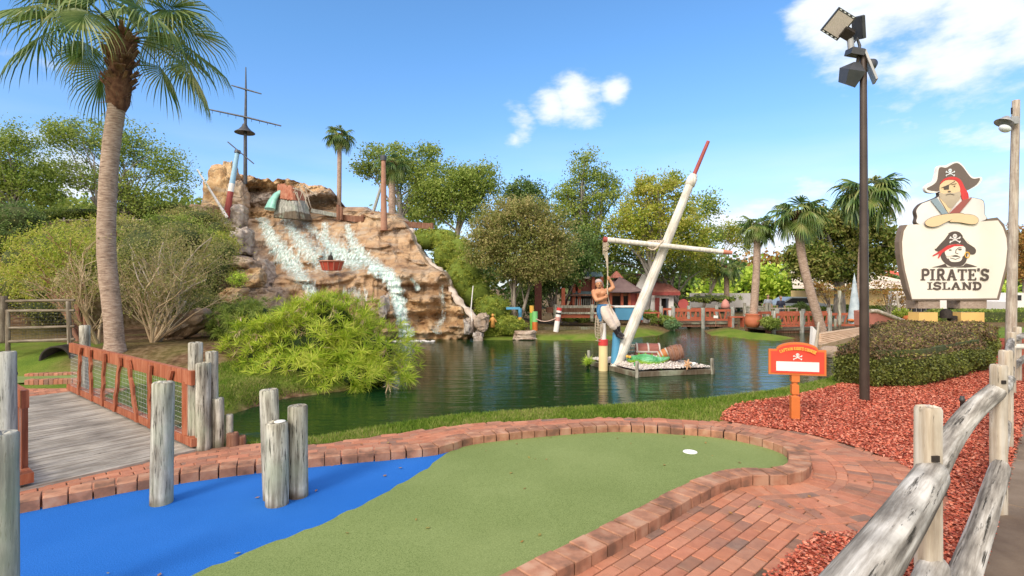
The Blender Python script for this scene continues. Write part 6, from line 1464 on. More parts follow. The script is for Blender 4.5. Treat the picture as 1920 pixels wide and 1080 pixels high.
# brown pole, thin leaning pole and log rail right of the cascade
bp = thing('brown_pole', Q(719, 430, 24.8), 'tall reddish brown pole rising from the right shoulder of the rock', 'pole')
cone_log('shaft', Q(720, 432, 24.8), Q(719, 300, 24.8), .16, .1, simple('tan_pole', [(.3, .14, .09), (.42, .24, .17)], 3, .8, .3), bp, seed=5, wob=.02); MB().tube([Q(719, 301, 24.8), Q(719, 292, 24.8)], .15, 12).build('cap', M['grey'], bp)
lp_ = MB().tube([Q(697, 407, 27), Q(716, 345, 27)], [.09, .07], 8).build('leaning_pole', M['postgray']); tag(lp_, 'grey pole leaning right beside the tall brown pole', 'pole')
FR = thing('log_rail', Q(730, 425, 26), 'reddish brown timber rail running right from the rock to the hedges', 'railing')
MB().beam(Q(640, 408, 26.2), Q(725, 416, 26), .2, .3).build('beam', M['brownwood'], FR); MB().beam(Q(722, 418, 26), Q(812, 425, 26.4), .25, .3).build('beam', M['brownwood'], FR)
for x_, y0_, y1_ in ((634, 384, 412), (640, 388, 412), (680, 403, 416), (698, 400, 420), (810, 418, 431)): MB().tube([Q(x_, y1_, 25.9), Q(x_, y0_, 25.9)], .09, 8).build('post', M['brownwood'], FR)
# red tub boat on the ledge
TB = thing('red_tub', Q(622, 508, 21.6), 'small red and white tub boat resting on the cascade ledge', 'boat'); c = Q(622, 505, 21.5)
m = MB(); n = 12
for r0_, r1_, z0_, z1_ in ((.36, .48, -.05, .33),): m.lathe(c, [(0, z0_), (r0_, z0_), (r1_, z1_), (r1_ - .05, z1_), (r0_ - .05, z0_ + .06), (0, z0_ + .06)], n, smooth=False)
m.build('hull', simple('tub_red', [(.42, .05, .03), (.5, .1, .06)], 3, .6, .2), TB)
m = MB()
for k_ in range(12):
    a = 2 * math.pi * (k_) / 12; m.tube([c + Vector((math.cos(a) * .37, math.sin(a) * .37, -.04)), c + Vector((math.cos(a) * .49, math.sin(a) * .49, .33))], .02, 5)
m.lathe(c, [(.48, .3), (.52, .31), (.52, .36), (.47, .36)], 12); m.build('trim', flat('tub_trim', (.45, .2, .14)), TB)
m = MB(); m.ell(c + Vector((-.05, 0, .45)), (.11, .1, .16)); m.tube([c + Vector((-.05, 0, .3)), c + Vector((-.02, 0, .72))], .02, 5); m.build('figure', MD, TB)
# ================================================================== raft with mast, figure and props
RD = 13.2; WZ = -.4
c0, c1, c2 = P(1100, 675, -.29), P(1193, 698, -.29), P(1337, 692, -.29); c3 = c0 + c2 - c1
RF = thing('raft', (c1 + (c3 - c1) * .5) * 1.0, 'wooden framed raft filled with white gravel floating on the pond', 'raft'); RF.location.z = WZ
for a, b in ((c0, c1), (c1, c2), (c2, c3), (c3, c0)): MB().beam(a + Vector((0, 0, -.05)), b + Vector((0, 0, -.05)), .12, .11).build('frame_beam', M['post'], RF)
def inq(u, v, z=0): p = c1 + (c0 - c1) * u + (c2 - c1) * v; return Vector((p.x, p.y, -.29 + z))
g = 40; U, V_ = np.meshgrid(np.linspace(.02, .98, g), np.linspace(.02, .98, g)); Zg = .02 + .16 * np.sin(U * 3.14) * np.sin(V_ * 3.14) + .05 * fbm(U * 14, V_ * 14, s=5)
Xg = c1.x + (c0.x - c1.x) * U + (c2.x - c1.x) * V_; Yg = c1.y + (c0.y - c1.y) * U + (c2.y - c1.y) * V_
grid_obj('gravel_bed', Xg[::-1], Yg[::-1], (Zg - .29)[::-1], simple('white_gravel', [(.35, .28, .25), (.6, .54, .5), (.8, .76, .73)], 26, .9, .9, 60, .04, lo=.36, hi=.6), RF)
pb = MB(); rgp = random.Random(2)
for i in range(900):
    u, v = rgp.random(), rgp.random(); pb.ell(inq(u, v, .03 + .16 * math.sin(u * 3.14) * math.sin(v * 3.14) + .03), (rgp.uniform(.015, .04), rgp.uniform(.015, .03), rgp.uniform(.01, .025)), 5, 3)
pbo = pb.build('pebbles', simple('pebbles', [(.5, .42, .38), (.78, .73, .7)], 3, .8, 0, island=.3), RF); pbo['kind'] = 'stuff'
for i, p in enumerate((c0 + Vector((.05, 0, 0)), c1, c2 + Vector((-.05, 0, 0)))): cone_log('corner_post', p + Vector((0, -.06, -.35)), p + Vector((0, -.06, .27)), .045, .04, M['post'], RF, seed=i)
# mast and yard: the leaning ship's mast
MA = thing('leaning_mast', (P(1143, 694, WZ)), 'tall leaning white log mast with a dark red top and a crossing yard', 'mast')
mb0 = P(1143, 694, WZ); mb0.z = WZ - .3; mt_ = Q(1301, 328, 13.4)
M['wlog'] = woodmat('whitewashed_log', [(.5, .46, .4), (.68, .64, .58), (.78, .75, .7)], crack=(.35, .25, .17), crk=.7, bump=.3)
cone_log('mast_pole', mb0, mt_, .155, .1, M['wlog'], MA, n=16, segs=16, seed=7, wob=.03)
MB().tube([mt_ - (mt_ - mb0).normalized() * .35, Q(1328, 265, 13.5)], [.055, .045], 10).build('topmast', M['dkred'], MA)
m = MB(); ax = (mt_ - mb0).normalized(); q_ = ax.to_track_quat('Z', 'Y').to_matrix()
m.lathe(mt_ - ax * .2, [(.1, -.12), (.13, -.1), (.13, .1), (.09, .14), (.09, .2), (.05, .22)], 14, q_); m.build('mast_cap', M['wlog'], MA)
cross = Q(1234, 461, 13.15)
ya, yb = Q(1131, 449, 13.0), Q(1372, 474, 13.0)
seg(ya, yb, .03, .93, .07, .06, 'yard', M['wlog'], MA); seg(ya, yb, 0, .03, .075, .075, 'yard_tip', M['dkred'], MA); seg(ya, yb, .93, 1, .062, .05, 'yard_tip', flat('tip_orange', (.5, .2, .13)), MA)
M['rope'] = simple('old_rope', [(.36, .28, .2), (.6, .52, .42)], 20, .95, .8, 60, .02)
m = MB(); c = Q(1228, 460, 13.1)
for k_ in range(6): 
    a = k_ * .35; pts = [c + Vector((math.cos(t) * .13 + (k_ - 2.5) * .035, math.sin(t) * .16, math.sin(t + a) * .13)) for t in np.linspace(0, 6.28, 14)]; m.tube(pts, .02, 5, False)
m.build('lashing', M['rope'], MA)
# hanging rope (thing: the figure holds it)
RPD = 13.0
rp = MB(); rpts = [Q(1137, 449, RPD), Q(1139, 480, RPD), Q(1139.5, 520, RPD), Q(1139, 548, RPD - .1), Q(1143, 570, RPD - .1), Q(1152, 595, RPD - .1), Q(1164, 622, RPD), Q(1168, 634, RPD + .1)]
rp.tube(smooth_curve(rpts, .05), .016, 7); 
for k_ in range(10): p = Q(1136 + (k_ % 3), 449 + k_ * 2.2, RPD); rp.tube([p + Vector((-.06, 0, 0)), p + Vector((0, -.03, -.02)), p + Vector((.05, 0, .01))], .018, 5)
for k_ in range(5): p = Q(1131 + k_ * 2, 452, RPD); rp.tube([p, p + Vector((.02 * math.sin(k_), 0, -.35 - .08 * k_))], .012, 5)
tag(rp.build('rope', M['rope']), 'pale rope hanging from the left tip of the crossing yard', 'rope')
# painted piles
def pile(px, ytop, ybot, d, r, secs, label, x2=None):
    T = thing('painted_pile', Q(px, ybot, d), label, 'post', 'painted piles standing in the water by the raft'); b, t_ = Q(px, ybot, d), Q(x2 or px, ytop, d)
    for nm, t0, t1, mt, k_ in secs: seg(b, t_, t0, t1, r * k_, r * k_ * .98, nm, mt, T, 16)
    return T
M['pyel'] = flat('pile_yellow', (.78, .62, .33)); M['pblue'] = flat('pile_blue', (.1, .34, .56), .5, .2)
pile(1131, 606, 700, 13.0, .115, (('yellow_section', 0, .56, M['pyel'], 1), ('red_band', .56, .68, M['sred'], 1.08), ('white_section', .68, 1, M['white'], .66)), 'round pile painted yellow, red and white under the hanging figure')
pile(1151, 624, 705, 13.1, .1, (('blue_section', 0, 1, M['pblue'], 1),), 'round bright blue pile behind the foot of the mast', 1156)
# net on the pile
m = MB(); rgn = random.Random(4)
for i in range(10):
    x = 1117 + i * 1.5; m.tube([Q(x, 592 + rgn.uniform(-3, 3), 12.95), Q(x + rgn.uniform(-2, 2), 615, 12.9), Q(x + rgn.uniform(-2, 2) * 1.3, 642 - abs(i - 5) * 2, 12.95)], .008, 4, False)
for j in range(9): y = 598 + j * 5; m.tube([Q(1117, y, 12.95), Q(1124, y + 2, 12.9), Q(1131, y, 12.95)], .007, 4, False)
tag(m.build('fishing_net', M['rope']), 'grey fishing net draped on the painted pile below the figure', 'net')
# small low box / lobster trap
LT = thing('lobster_trap', inq(.62, .18, .12), 'small weathered lobster trap beside the treasure chest', 'crate'); c = Q(1182, 652, 13.9)
m = MB()
for z_ in (-.1, .0, .1): m.beam(c + Vector((-.2, -.15, z_)), c + Vector((.2, -.15, z_)), .02, .035); m.beam(c + Vector((-.2, .15, z_)), c + Vector((.2, .15, z_)), .02, .035)
for k_ in range(4): m.beam(c + Vector((-.2, -.12 + k_ * .08, .13)), c + Vector((.2, -.12 + k_ * .08, .13)), .05, .015)
for sx in (-1, 1): m.tube([c + Vector((sx * .2, -.15, -.12)), c + Vector((sx * .2, -.13, .1)), c + Vector((sx * .2, 0, .15)), c + Vector((sx * .2, .13, .1)), c + Vector((sx * .2, .15, -.12))], .016, 5)
m.build('frame', M['post'], LT)
# treasure chest
TC = thing('treasure_chest', Q(1214, 668, 13.7), 'dark red treasure chest with pale metal bands lying on the gravel', 'chest'); rz = Matrix.Rotation(R(-6), 3, 'Z')
cw, cd, chh = .62, .38, .2; cz = Q(1214, 654, 13.7)
def cp_(x, y, z): return cz + rz @ Vector((x, y, z))
M['chest'] = simple('chest_red', [(.2, .06, .045), (.32, .12, .09)], 6, .6, .5, 30, .01, (1, 1, 8)); M['band'] = flat('chest_band', (.5, .46, .42), .5, .2)
MB().box(cp_(0, 0, -.12), (cw, cd, chh), rz, bev=.01).build('box', M['chest'], TC)
m = MB(); ar = [(math.cos(a) * cd / 2, math.sin(a) * .19) for a in np.linspace(0, math.pi, 11)]
m.prism([cp_(-cw / 2, y, z + .01) for y, z in ar], rz @ Vector((cw, 0, 0))); m.build('lid', M['chest'], TC, recalc=True)
m = MB()
for x in (-.29, 0, .29): m.prism([cp_(x - .02, y * 1.05, z * 1.08 + .01) for y, z in ar] + [cp_(x - .02, y * .9, z * .9 + .005) for y, z in ar[::-1]], rz @ Vector((.04, 0, 0)))
for y in (-.2, .2): m.box(cp_(0, y, .0), (cw + .03, .02, .04), rz)
m.build('band', M['band'], TC, recalc=True)
# alligator: body, tail, head in one skin
AL = thing('alligator_figure', inq(.45, .35, .2), 'bright green painted alligator sprawled on the white gravel', 'statue')
alm = leafmat  # (unused)
def gatormat():
    t = NT('gator_paint'); v = t.coords(rnd=False); c = t.ramp(t.noise(v, 3, 5), [(.03, .2, .06), (.08, .34, .12), (.2, .5, .3)], .35, .65)
    g_ = t.n('ShaderNodeNewGeometry'); sx_ = t.n('ShaderNodeSeparateXYZ', {0: g_.outputs['Normal']}); lo_ = t.n('ShaderNodeMapRange', {0: sx_.outputs[2], 1: .2, 2: -.4}).outputs[0]; c = t.mix(lo_, c, (.3, .5, .04))
    vo = t.n('ShaderNodeTexVoronoi', {'Vector': v, 'Scale': 24.0}); t.set(Base_Color=c, Roughness=.45, Normal=t.bump(vo.outputs['Distance'], .8, .03)); return t.m
GM = gatormat(); m = MB()
gp = [Q(1176, 667, 12.9), Q(1184, 668, 12.9), Q(1194, 667, 12.85), Q(1206, 668, 12.8), Q(1218, 670, 12.75), Q(1230, 671, 12.75), Q(1240, 669, 12.75), Q(1250, 666, 12.8), Q(1259, 663, 12.85)]
m.tube(smooth_curve(gp, .05), 0, 14) if False else None
cv = smooth_curve(gp, .04); n = len(cv); prof = np.interp(np.linspace(0, 1, n), [0, .04, .12, .2, .35, .5, .62, .75, .9, 1], [.06, .09, .13, .12, .19, .19, .15, .1, .05, .015]); m.tube(cv, list(prof), 14, squash=.8)
for px_, py_, dx, dy in ((1196, 672, -.1, -.2), (1222, 677, .1, -.25), (1200, 664, -.1, .2), (1228, 668, .15, .2)): p = Q(px_, py_, 12.8); m.tube([p, p + Vector((dx, dy, -.02)), p + Vector((dx * 1.8, dy * 1.2, -.1))], [.06, .045, .03], 8)
for i in range(6, n - 4, 3):
    p = cv[i] + Vector((0, 0, prof[i] * .75)); m.add([p + Vector((-.03, 0, 0)), p + Vector((.03, 0, 0)), p + Vector((0, -.015, .06)), p + Vector((0, .015, 0))], [(0, 1, 2), (1, 3, 2), (3, 0, 2)])
bo = m.build('body', GM, AL); MB().ell(Q(1176, 662, 12.8), (.04, .04, .04), 8, 6).ell(Q(1181, 663, 12.78), (.035, .035, .035), 8, 6).build('eye', M['gold'], AL)
# barrel and orange keg
def barrel(c, rot, r, L, label, nm, mt, mb_, cat='barrel'):
    T = thing(nm, c, label, cat); prof = [(0, -L / 2), (r * .82, -L / 2), (r * .95, -L / 4), (r, 0), (r * .95, L / 4), (r * .82, L / 2), (r * .76, L / 2), (r * .74, L / 2 - .03), (0, L / 2 - .03)]
    MB().lathe(c, prof, 20, rot).build('staves', mt, T); h = MB()
    for z in (-L * .42, -L * .2, L * .2, L * .42): rr = r * (1 - .2 * (abs(z) / (L / 2)) ** 2) + .004; h.lathe(c, [(rr, z - .018), (rr + .006, z - .016), (rr + .006, z + .016), (rr, z + .018)], 20, rot)
    h.build('hoop', mb_, T); return T
barrel(Q(1266, 657, 12.9), rotm(25, 75, 20), .2, .36, 'brown wooden barrel tipped on its side at the back of the raft', 'barrel', M['brownwood'], flat('hoop_brown', (.22, .12, .09)))
barrel(Q(1246, 659, 13.0), rotm(0, 65, -10), .13, .34, 'small orange keg lying beside the brown barrel', 'keg', flat('keg_orange', (.55, .2, .06), .6, .3), M['band'], 'keg')
for o_ in COL.objects:
    if o_.parent is None and o_.name in ('alligator_figure', 'treasure_chest', 'lobster_trap', 'barrel', 'keg'): o_.location.z -= .055
AL.location.z -= .03
# starfish / shell pair
SF = thing('starfish_figure', Q(1290, 687, 12.3), 'small orange starfish figure on the right part of the raft', 'statue'); m = MB(); c = Q(1289, 683, 12.3)
for k_ in range(6): a = k_ * 1.05 + .3; m.tube([c, c + Vector((math.cos(a) * .1, -.02, math.sin(a) * .13))], [.04, .015], 7)
m.build('body', flat('starfish_orange', (.62, .36, .2), .7, .3), SF)
m = MB(); [m.ell(Q(1297 + 2.5 * k_, 682 + (k_ % 2) * 2, 12.35), (.05, .04, .04), 8, 6) for k_ in range(3)]; tag(m.build('white_shells', M['white']), 'cluster of small white shells right of the orange starfish', 'shells')

# ================================================================== bodies
def blobbody(name, parts, mt, parent, vox=.012, smooth=4):
    """overlapping tapered limbs remeshed into one continuous surface"""
    m = MB()
    for p in parts:
        if p[0] == 't': m.tube(p[1], p[2], 12, True, squash=p[3] if len(p) > 3 else 1)
        else: m.ell(p[1], p[2], 14, 10, p[3] if len(p) > 3 else None)
    o = m.build(name, mt, parent, recalc=True); md = o.modifiers.new('remesh', 'REMESH'); md.mode = 'VOXEL'; md.voxel_size = vox; md.use_smooth_shade = True
    s2 = o.modifiers.new('smooth', 'SMOOTH'); s2.factor = .5; s2.iterations = smooth; return o
def balls(pts, rads):
    return [('e', p, (r_, r_, r_)) for p, r_ in zip(pts, rads)]
def limb(pts, rads): return [('t', pts, rads)] + balls(pts, rads)
M['tan'] = simple('figure_skin', [(.42, .18, .09), (.52, .26, .14)], 8, .5, .2, 40); M['pants'] = simple('figure_trousers', [(.56, .47, .41), (.72, .62, .55)], 5, .8, .4, 22, .02); M['boots'] = flat('figure_boots', (.035, .03, .035), .4, .4); M['sash'] = flat('figure_sash', (.05, .2, .42), .6, .3)
FD = 13.0; FG_ = thing('pirate_figure', Q(1150, 640, FD), 'bare chested pirate statue in white trousers swinging on the rope above the raft', 'statue')
def f(px, py, dy=0): q = Q(px, py, FD); q.y += dy; return q
neck, chest, waist, hip = f(1124.5, 541), f(1125.5, 552), f(1130, 567), f(1134, 577)
body = []
body += [('e', f(1122.8, 532, -.0), (.085, .1, .118)), ('e', f(1122.8, 536.5, -.035), (.06, .06, .065))]
body += limb([f(1123.5, 538), neck], [.055, .06])
body += [('e', f(1126, 550, .0), (.19, .115, .14)), ('e', f(1120.5, 549.5, -.08), (.075, .05, .06)), ('e', f(1130.5, 549.5, -.08), (.075, .05, .06)), ('e', f(1128, 560), (.14, .1, .13)), ('e', f(1131.5, 570), (.135, .1, .1))]
sR, eR, hR = f(1113.5, 547.5), f(1117, 563, -.16), f(1135.5, 555.5, -.16)
body += limb([sR, f(1114, 555, -.07), eR], [.07, .062, .05]) + limb([eR, f(1126, 560.5, -.18), hR], [.05, .045, .032])
sL, eL, hL = f(1137.5, 545), f(1149.5, 539.5, -.03), f(1141.5, 522, .0)
body += limb([sL, f(1143.5, 543.5, -.02), eL], [.068, .062, .05]) + limb([eL, f(1147, 531, 0), hL], [.05, .044, .032])
# hands closed round the rope
def hand(c, up=1):
    out_ = [('e', c, (.045, .04, .05))]
    for k_ in range(4):
        z = (k_ - 1.5) * .021; out_ += limb([c + Vector((.02, -.028, z)), c + Vector((-.01, -.05, z)), c + Vector((-.035, -.03, z)), c + Vector((-.036, .0, z))], [.0105, .0105, .0095, .008])
    out_ += limb([c + Vector((.01, .01, .03 * up)), c + Vector((-.02, -.02, .055 * up)), c + Vector((-.04, -.035, .05 * up))], [.013, .011, .009]); return out_
body += hand(hR) + hand(hL)
body += [('e', f(1122.8, 533.5, -.1), (.014, .025, .022)), ('e', f(1129.0, 533, -.0), (.012, .02, .03)), ('e', f(1116.8, 533, -.0), (.012, .02, .03))]
blobbody('body', body, M['tan'], FG_, .011, 3)
m = MB(); m.ell(f(1122.6, 528.2, .015), (.092, .108, .075), 14, 8); m.tube([f(1128, 529, .03), f(1131, 533, .06), f(1132, 538, .06)], [.03, .022, .01], 7); m.build('bandana', flat('bandana_grey', (.42, .34, .33), .7, .2), FG_)
m = MB(); [m.ell(f(1122.8 + sx * 2.4, 531.5, -.092), (.014, .01, .009), 8, 5) for sx in (-1, 1)]; m.build('eye', MD, FG_)
m = MB(); m.ell(f(1122.8, 536.2, -.088), (.03, .014, .009), 8, 5); m.ell(f(1122.8, 539.6, -.06), (.045, .035, .02), 8, 5); m.build('beard', simple('dark_beard', [(.08, .04, .03), (.14, .07, .05)], 5, .8, .2), FG_)
hpL, hpR = f(1138, 579, .02), f(1131, 580, -.03)
pants = [('e', f(1133.5, 576), (.165, .125, .12))] + limb([hpR, f(1138, 596, -.1), f(1146.5, 610, -.13)], [.12, .115, .085]) + limb([hpL, f(1147, 592, -.02), f(1155, 604.5, -.04)], [.12, .11, .085]) + limb([f(1146.5, 609, -.13), f(1149.5, 613, -.11)], [.085, .08]) + limb([f(1155, 604, -.04), f(1157, 608, -.03)], [.085, .08])
blobbody('trousers', pants, M['pants'], FG_, .013, 5)
bo_ = limb([f(1149, 612.5, -.11), f(1154, 621, -.06), f(1158.5, 629, -.02)], [.07, .058, .05]) + limb([f(1158, 629, -.02), f(1161.5, 631.5, -.13), f(1163, 632.5, -.19)], [.05, .045, .035])
blobbody('boot', bo_, M['boots'], FG_, .012, 3)
bo_ = limb([f(1157, 607.5, -.03), f(1159.5, 617, .0), f(1161.5, 625, .02)], [.07, .058, .05]) + limb([f(1161.5, 625, .02), f(1165, 627.5, -.08), f(1166.5, 628, -.13)], [.05, .045, .035])
blobbody('boot', bo_, M['boots'], FG_, .012, 3)
blobbody('sash', [('e', f(1131.5, 572.5), (.165, .122, .055))] + limb([f(1124, 574, -.05), f(1122, 586, -.06), f(1125, 600, -.04), f(1128, 608, -.02)], [.06, .055, .05, .02]) + limb([f(1122, 577, 0), f(1121, 590, 0)], [.05, .03]), M['sash'], FG_, .012, 2)

# two visitors on the far path
def person(px, d, zf, hgt, shirt, trousers, label, facing=1, seed=0, hair=(.05, .035, .025)):
    x = (px - CX) / F * d; T = thing('person', (x, d, zf), label, 'person'); s = hgt / 1.75
    def g(a, b, c): return Vector((x + a * s * facing, d + b * s, zf + c * s))
    sk = simple('skin', [(.36, .2, .13), (.46, .27, .18)], 4, .6, 0)
    b = [('e', g(0, 0, 1.62), (.075 * s, .095 * s, .115 * s)), ('e', g(0, -.095, 1.6), (.014, .02, .02)), ('e', g(.075, 0, 1.61), (.014, .018, .028)), ('e', g(-.075, 0, 1.61), (.014, .018, .028))] + limb([g(0, 0, 1.4), g(0, 0, 1.52)], [.06 * s, .052 * s]) + [('e', g(0, 0, 1.25), (.17 * s, .1 * s, .2 * s)), ('e', g(0, 0, 1.0), (.14 * s, .1 * s, .16 * s))]
    for sg in (-1, 1):
        b += limb([g(.19 * sg, 0, 1.38), g(.24 * sg, .02, 1.12), g(.23 * sg, -.08, .88)], [.05 * s, .042 * s, .03 * s]); hc = g(.225 * sg, -.11, .8); b += [('e', hc, (.028, .035, .045))]
        for k_ in range(4): b += limb([hc + Vector((0, (k_ - 1.5) * .016, -.02)), hc + Vector((.01, (k_ - 1.5) * .018, -.075 + abs(k_ - 1.5) * .008))], [.009, .007])
        b += limb([hc + Vector((0, -.03, .01)), hc + Vector((-.01 * sg, -.055, -.02))], [.01, .008])
        b += limb([g(.09 * sg, 0, .9), g(.1 * sg, -.03 * sg, .5), g(.1 * sg, .05 * sg, .1)], [.085 * s, .06 * s, .042 * s])
    blobbody('body', b, sk, T, .014, 3)
    sh = [('e', g(0, 0, 1.26), (.19 * s, .12 * s, .21 * s)), ('e', g(0, 0, 1.02), (.165 * s, .12 * s, .17 * s))]
    for sg in (-1, 1): sh += limb([g(.17 * sg, 0, 1.38), g(.225 * sg, .01, 1.2)], [.07 * s, .06 * s])
    blobbody('shirt', sh, shirt, T, .016, 4)
    tr = [('e', g(0, 0, .92), (.16 * s, .12 * s, .1 * s))]
    for sg in (-1, 1): tr += limb([g(.09 * sg, 0, .88), g(.1 * sg, -.03 * sg, .5), g(.1 * sg, .05 * sg, .14)], [.1 * s, .075 * s, .055 * s])
    blobbody('trousers', tr, trousers, T, .016, 4)
    hm = MB(); hm.ell(g(0, .02, 1.665), (.084 * s, .1 * s, .085 * s), 12, 8); hm.build('hair', flat('hair_' + str(seed), hair, .8), T)
    m = MB(); [m.ell(g(.1 * sg, .05 * sg - .06, .04), (.05, .13, .045), 10, 6) for sg in (-1, 1)]; m.build('shoe', MD, T); return T
person(1440, 30, -.35, 1.68, flat('shirt_grey', (.3, .33, .4)), flat('jeans', (.12, .16, .25)), 'person in a light grey top and jeans standing left of the one in dark blue', 1, 1)
person(1464, 29, -.35, 1.62, flat('shirt_navy', (.035, .04, .075)), flat('shorts', (.16, .16, .18)), 'person in a dark navy shirt facing the camera behind the far railing', 1, 2, (.3, .22, .16))

# ================================================================== far bridges
RBG = 'red slatted bridges across the inlets'
def redbridge(px0, px1, ytop, ybot, d0, d1, npanel, label, seed, bays=4):
    a, b = Q(px0, 0, d0), Q(px1, 0, d1); zt = Q(0, ytop, (d0 + d1) / 2).z; zb = Q(0, ybot, (d0 + d1) / 2).z; a.z = b.z = 0
    T = thing('red_bridge', (a.x, a.y, zb), label, 'bridge', RBG); dv_ = (b - a); L = dv_.length; dv_.normalize(); nb_ = Vector((-dv_.y, dv_.x, 0)); rdm = random.Random(seed)
    def G(t, z, o=0): v = a + dv_ * t + nb_ * o; return Vector((v.x, v.y, z))
    m = MB(); m.beam(G(-.3, zb - .05, .9), G(L + .3, zb - .05, .9), 1.9, .1); m.build('deck', M['post'], T)
    m = MB(); m.beam(G(-.3, zb - .16, .1), G(L + .3, zb - .16, .1), .15, .16); m.beam(G(-.3, zb - .16, 1.7), G(L + .3, zb - .16, 1.7), .15, .16); m.build('support_beam', M['brownwood'], T)
    for off in (0, 1.8):
        for i in range(npanel):
            t0, t1 = i * L / npanel + .1, (i + 1) * L / npanel - .1; r_ = MB(); r_.beam(G(t0, zt - .06, off), G(t1, zt - .06, off), .06, .12); r_.beam(G(t0, zb + .12, off), G(t1, zb + .12, off), .06, .1)
            o = r_.build('rail_frame', M['redfar'], T); s_m = MB(); k = bays + 1
            for j in range(k + 1):
                t = t0 + (t1 - t0) * j / k; ln = rdm.uniform(-.08, .08); s_m.beam(G(t - ln, zb + .12, off), G(t + ln, zt - .08, off), .03, .085 if j % 2 == 0 else .06, up=dv_)
            s_m.build('slat', M['redfar'], T)
        for i in range(npanel + 1): t = i * L / npanel; cone_log('post', G(t, zb - .7, off - .02), G(t, zt + .08 + rdm.uniform(0, .1), off - .02), .1, .1, M['postgray'], T, n=10, segs=3, seed=i)
    return T
redbridge(1262, 1373, 580, 604, 26.6, 26.8, 2, 'middle red bridge beside the white house', 1)
redbridge(1450, 1606, 587, 615, 24.0, 24.6, 3, 'far right red bridge behind the leaning palm', 2)
# white house with red tiled roof
WH = thing('white_house', (Q(1230, 600, 31).x, 31, -.3), 'white stucco house with a red tiled roof and an open dark doorway', 'house')
HD = 30.0; x0, x1 = Q(1214, 0, HD).x, Q(1263, 0, HD).x; xm = Q(1222, 0, HD).x; zE = Q(0, 550, HD).z; zR = Q(0, 517, HD + 2.4).z; yf, yb2 = HD, HD + 5.0; xl = Q(1186, 0, HD + 1).x
M['stucco'] = simple('white_stucco', [(.68, .64, .62), (.78, .75, .73)], 3, .9, .3, 30, .01); M['roofred'] = simple('red_roof_tiles', [(.36, .12, .09), (.5, .2, .16)], 4, .8, .8, 14, .05, (1, .2, 6)); M['purple_roof'] = simple('brown_roof', [(.12, .075, .08), (.19, .13, .13)], 3, .8, .5, 20, .02)
m = MB(); dw0, dw1 = Q(1240, 0, HD).x, Q(1254, 0, HD).x
m.box(((xl + dw0) / 2, yf + .1, (zE - .3) / 2), (dw0 - xl, .2, zE + .3)); m.box(((x1 + dw1) / 2, yf + .1, (zE - .3) / 2), (x1 - dw1, .2, zE + .3)); m.box(((dw0 + dw1) / 2, yf + .1, zE - .15), (dw1 - dw0, .2, .3))
m.box((x1 - .1, (yf + yb2) / 2 + .1, (zE - .3) / 2), (.2, yb2 - yf - .2, zE + .3)); m.box(((xl + x1) / 2, yb2, (zE - .3) / 2), (x1 - xl, .2, zE + .3))
m.prism([(xl, yf + .12, zE + .002), (xm, yf + .12, zE + .002), (xm, yf + .12, zR + .12), (xm - .5, yf + .12, zR + .05), (xl, yf + .12, zE + .35)], (0, .2, 0)); m.build('wall', M['stucco'], WH, recalc=True)
m = MB(); m.prism([(xm, yf - .35, zE), (x1 + .25, yf - .35, zE), (x1 - .5, yf + 2.4, zR), (xm, yf + 2.4, zR)], (0, 0, .12)); m.prism([(xl, yb2 + .2, zE), (x1 + .25, yb2 + .2, zE), (x1 - .5, yf + 2.42, zR), (xl, yf + 2.42, zR)], (0, 0, .12)); m.prism([(x1 + .26, yf - .35, zE), (x1 + .26, yb2 + .2, zE), (x1 - .5, yf + 2.41, zR)], (0, 0, .12)); m.build('roof', M['roofred'], WH, recalc=True)
MB().box(((xm + x1) / 2, yf - .37, zE - .02), (x1 - xm + .55, .05, .18)).build('fascia', M['dkred'], WH)
MB().box((Q(1232, 0, HD).x, yf - .03, (zE - .6) / 2), (.24 * 1.1, .04, zE + .1)).build('shutter', M['dkred'], WH)
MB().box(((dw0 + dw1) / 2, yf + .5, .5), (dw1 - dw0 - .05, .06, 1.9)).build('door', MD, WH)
# brown roofed gazebo with orange boards
GZ = thing('snack_pavilion', (Q(1165, 600, 28).x, 28, -.2), 'brown roofed timber pavilion with orange boards between tower and white house', 'pavilion'); gd = 28
def q3(px, py, dd=0): q = Q(px, py, gd); q.y += dd; return q
m = MB(); m.prism([q3(1140, 545, -.3), q3(1165, 520, .5), q3(1196, 546, -.3), q3(1200, 550, -.35), q3(1140, 549, -.35)], (0, 0, .06)); m.add([q3(1150, 525, .9), q3(1178, 519, 1.6), q3(1202, 545, -.5), q3(1178, 548, -.6)], [(0, 1, 2, 3)]); m.add([q3(1150, 525, .9), q3(1178, 548, -.6), q3(1138, 548, -.6)], [(0, 1, 2)]); m.build('roof', M['purple_roof'], GZ)
MB().box(q3(1165, 548, .1), (.95, .1, .4)).build('gable_board', flat('orange_board', (.34, .14, .06), .7, .25), GZ)
m = MB(); c = q3(1163, 517, 1); m.lathe(c, [(.38, -.12), (.42, -.1), (.05, .28), (0, .3)], 8, smooth=False); m.build('cupola', M['roofred'], GZ)
for x_ in (1145, 1166, 1180, 1196): MB().beam(q3(x_, 600), q3(x_, 548), .14, .14, (0, 1, 0)).build('post', M['redfar'], GZ)
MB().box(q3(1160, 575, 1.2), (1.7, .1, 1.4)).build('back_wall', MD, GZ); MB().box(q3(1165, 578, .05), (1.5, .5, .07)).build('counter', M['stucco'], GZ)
MB().box(q3(1189, 567, .1), (.42, .08, 1.2)).build('side_wall', M['dkred'], GZ)
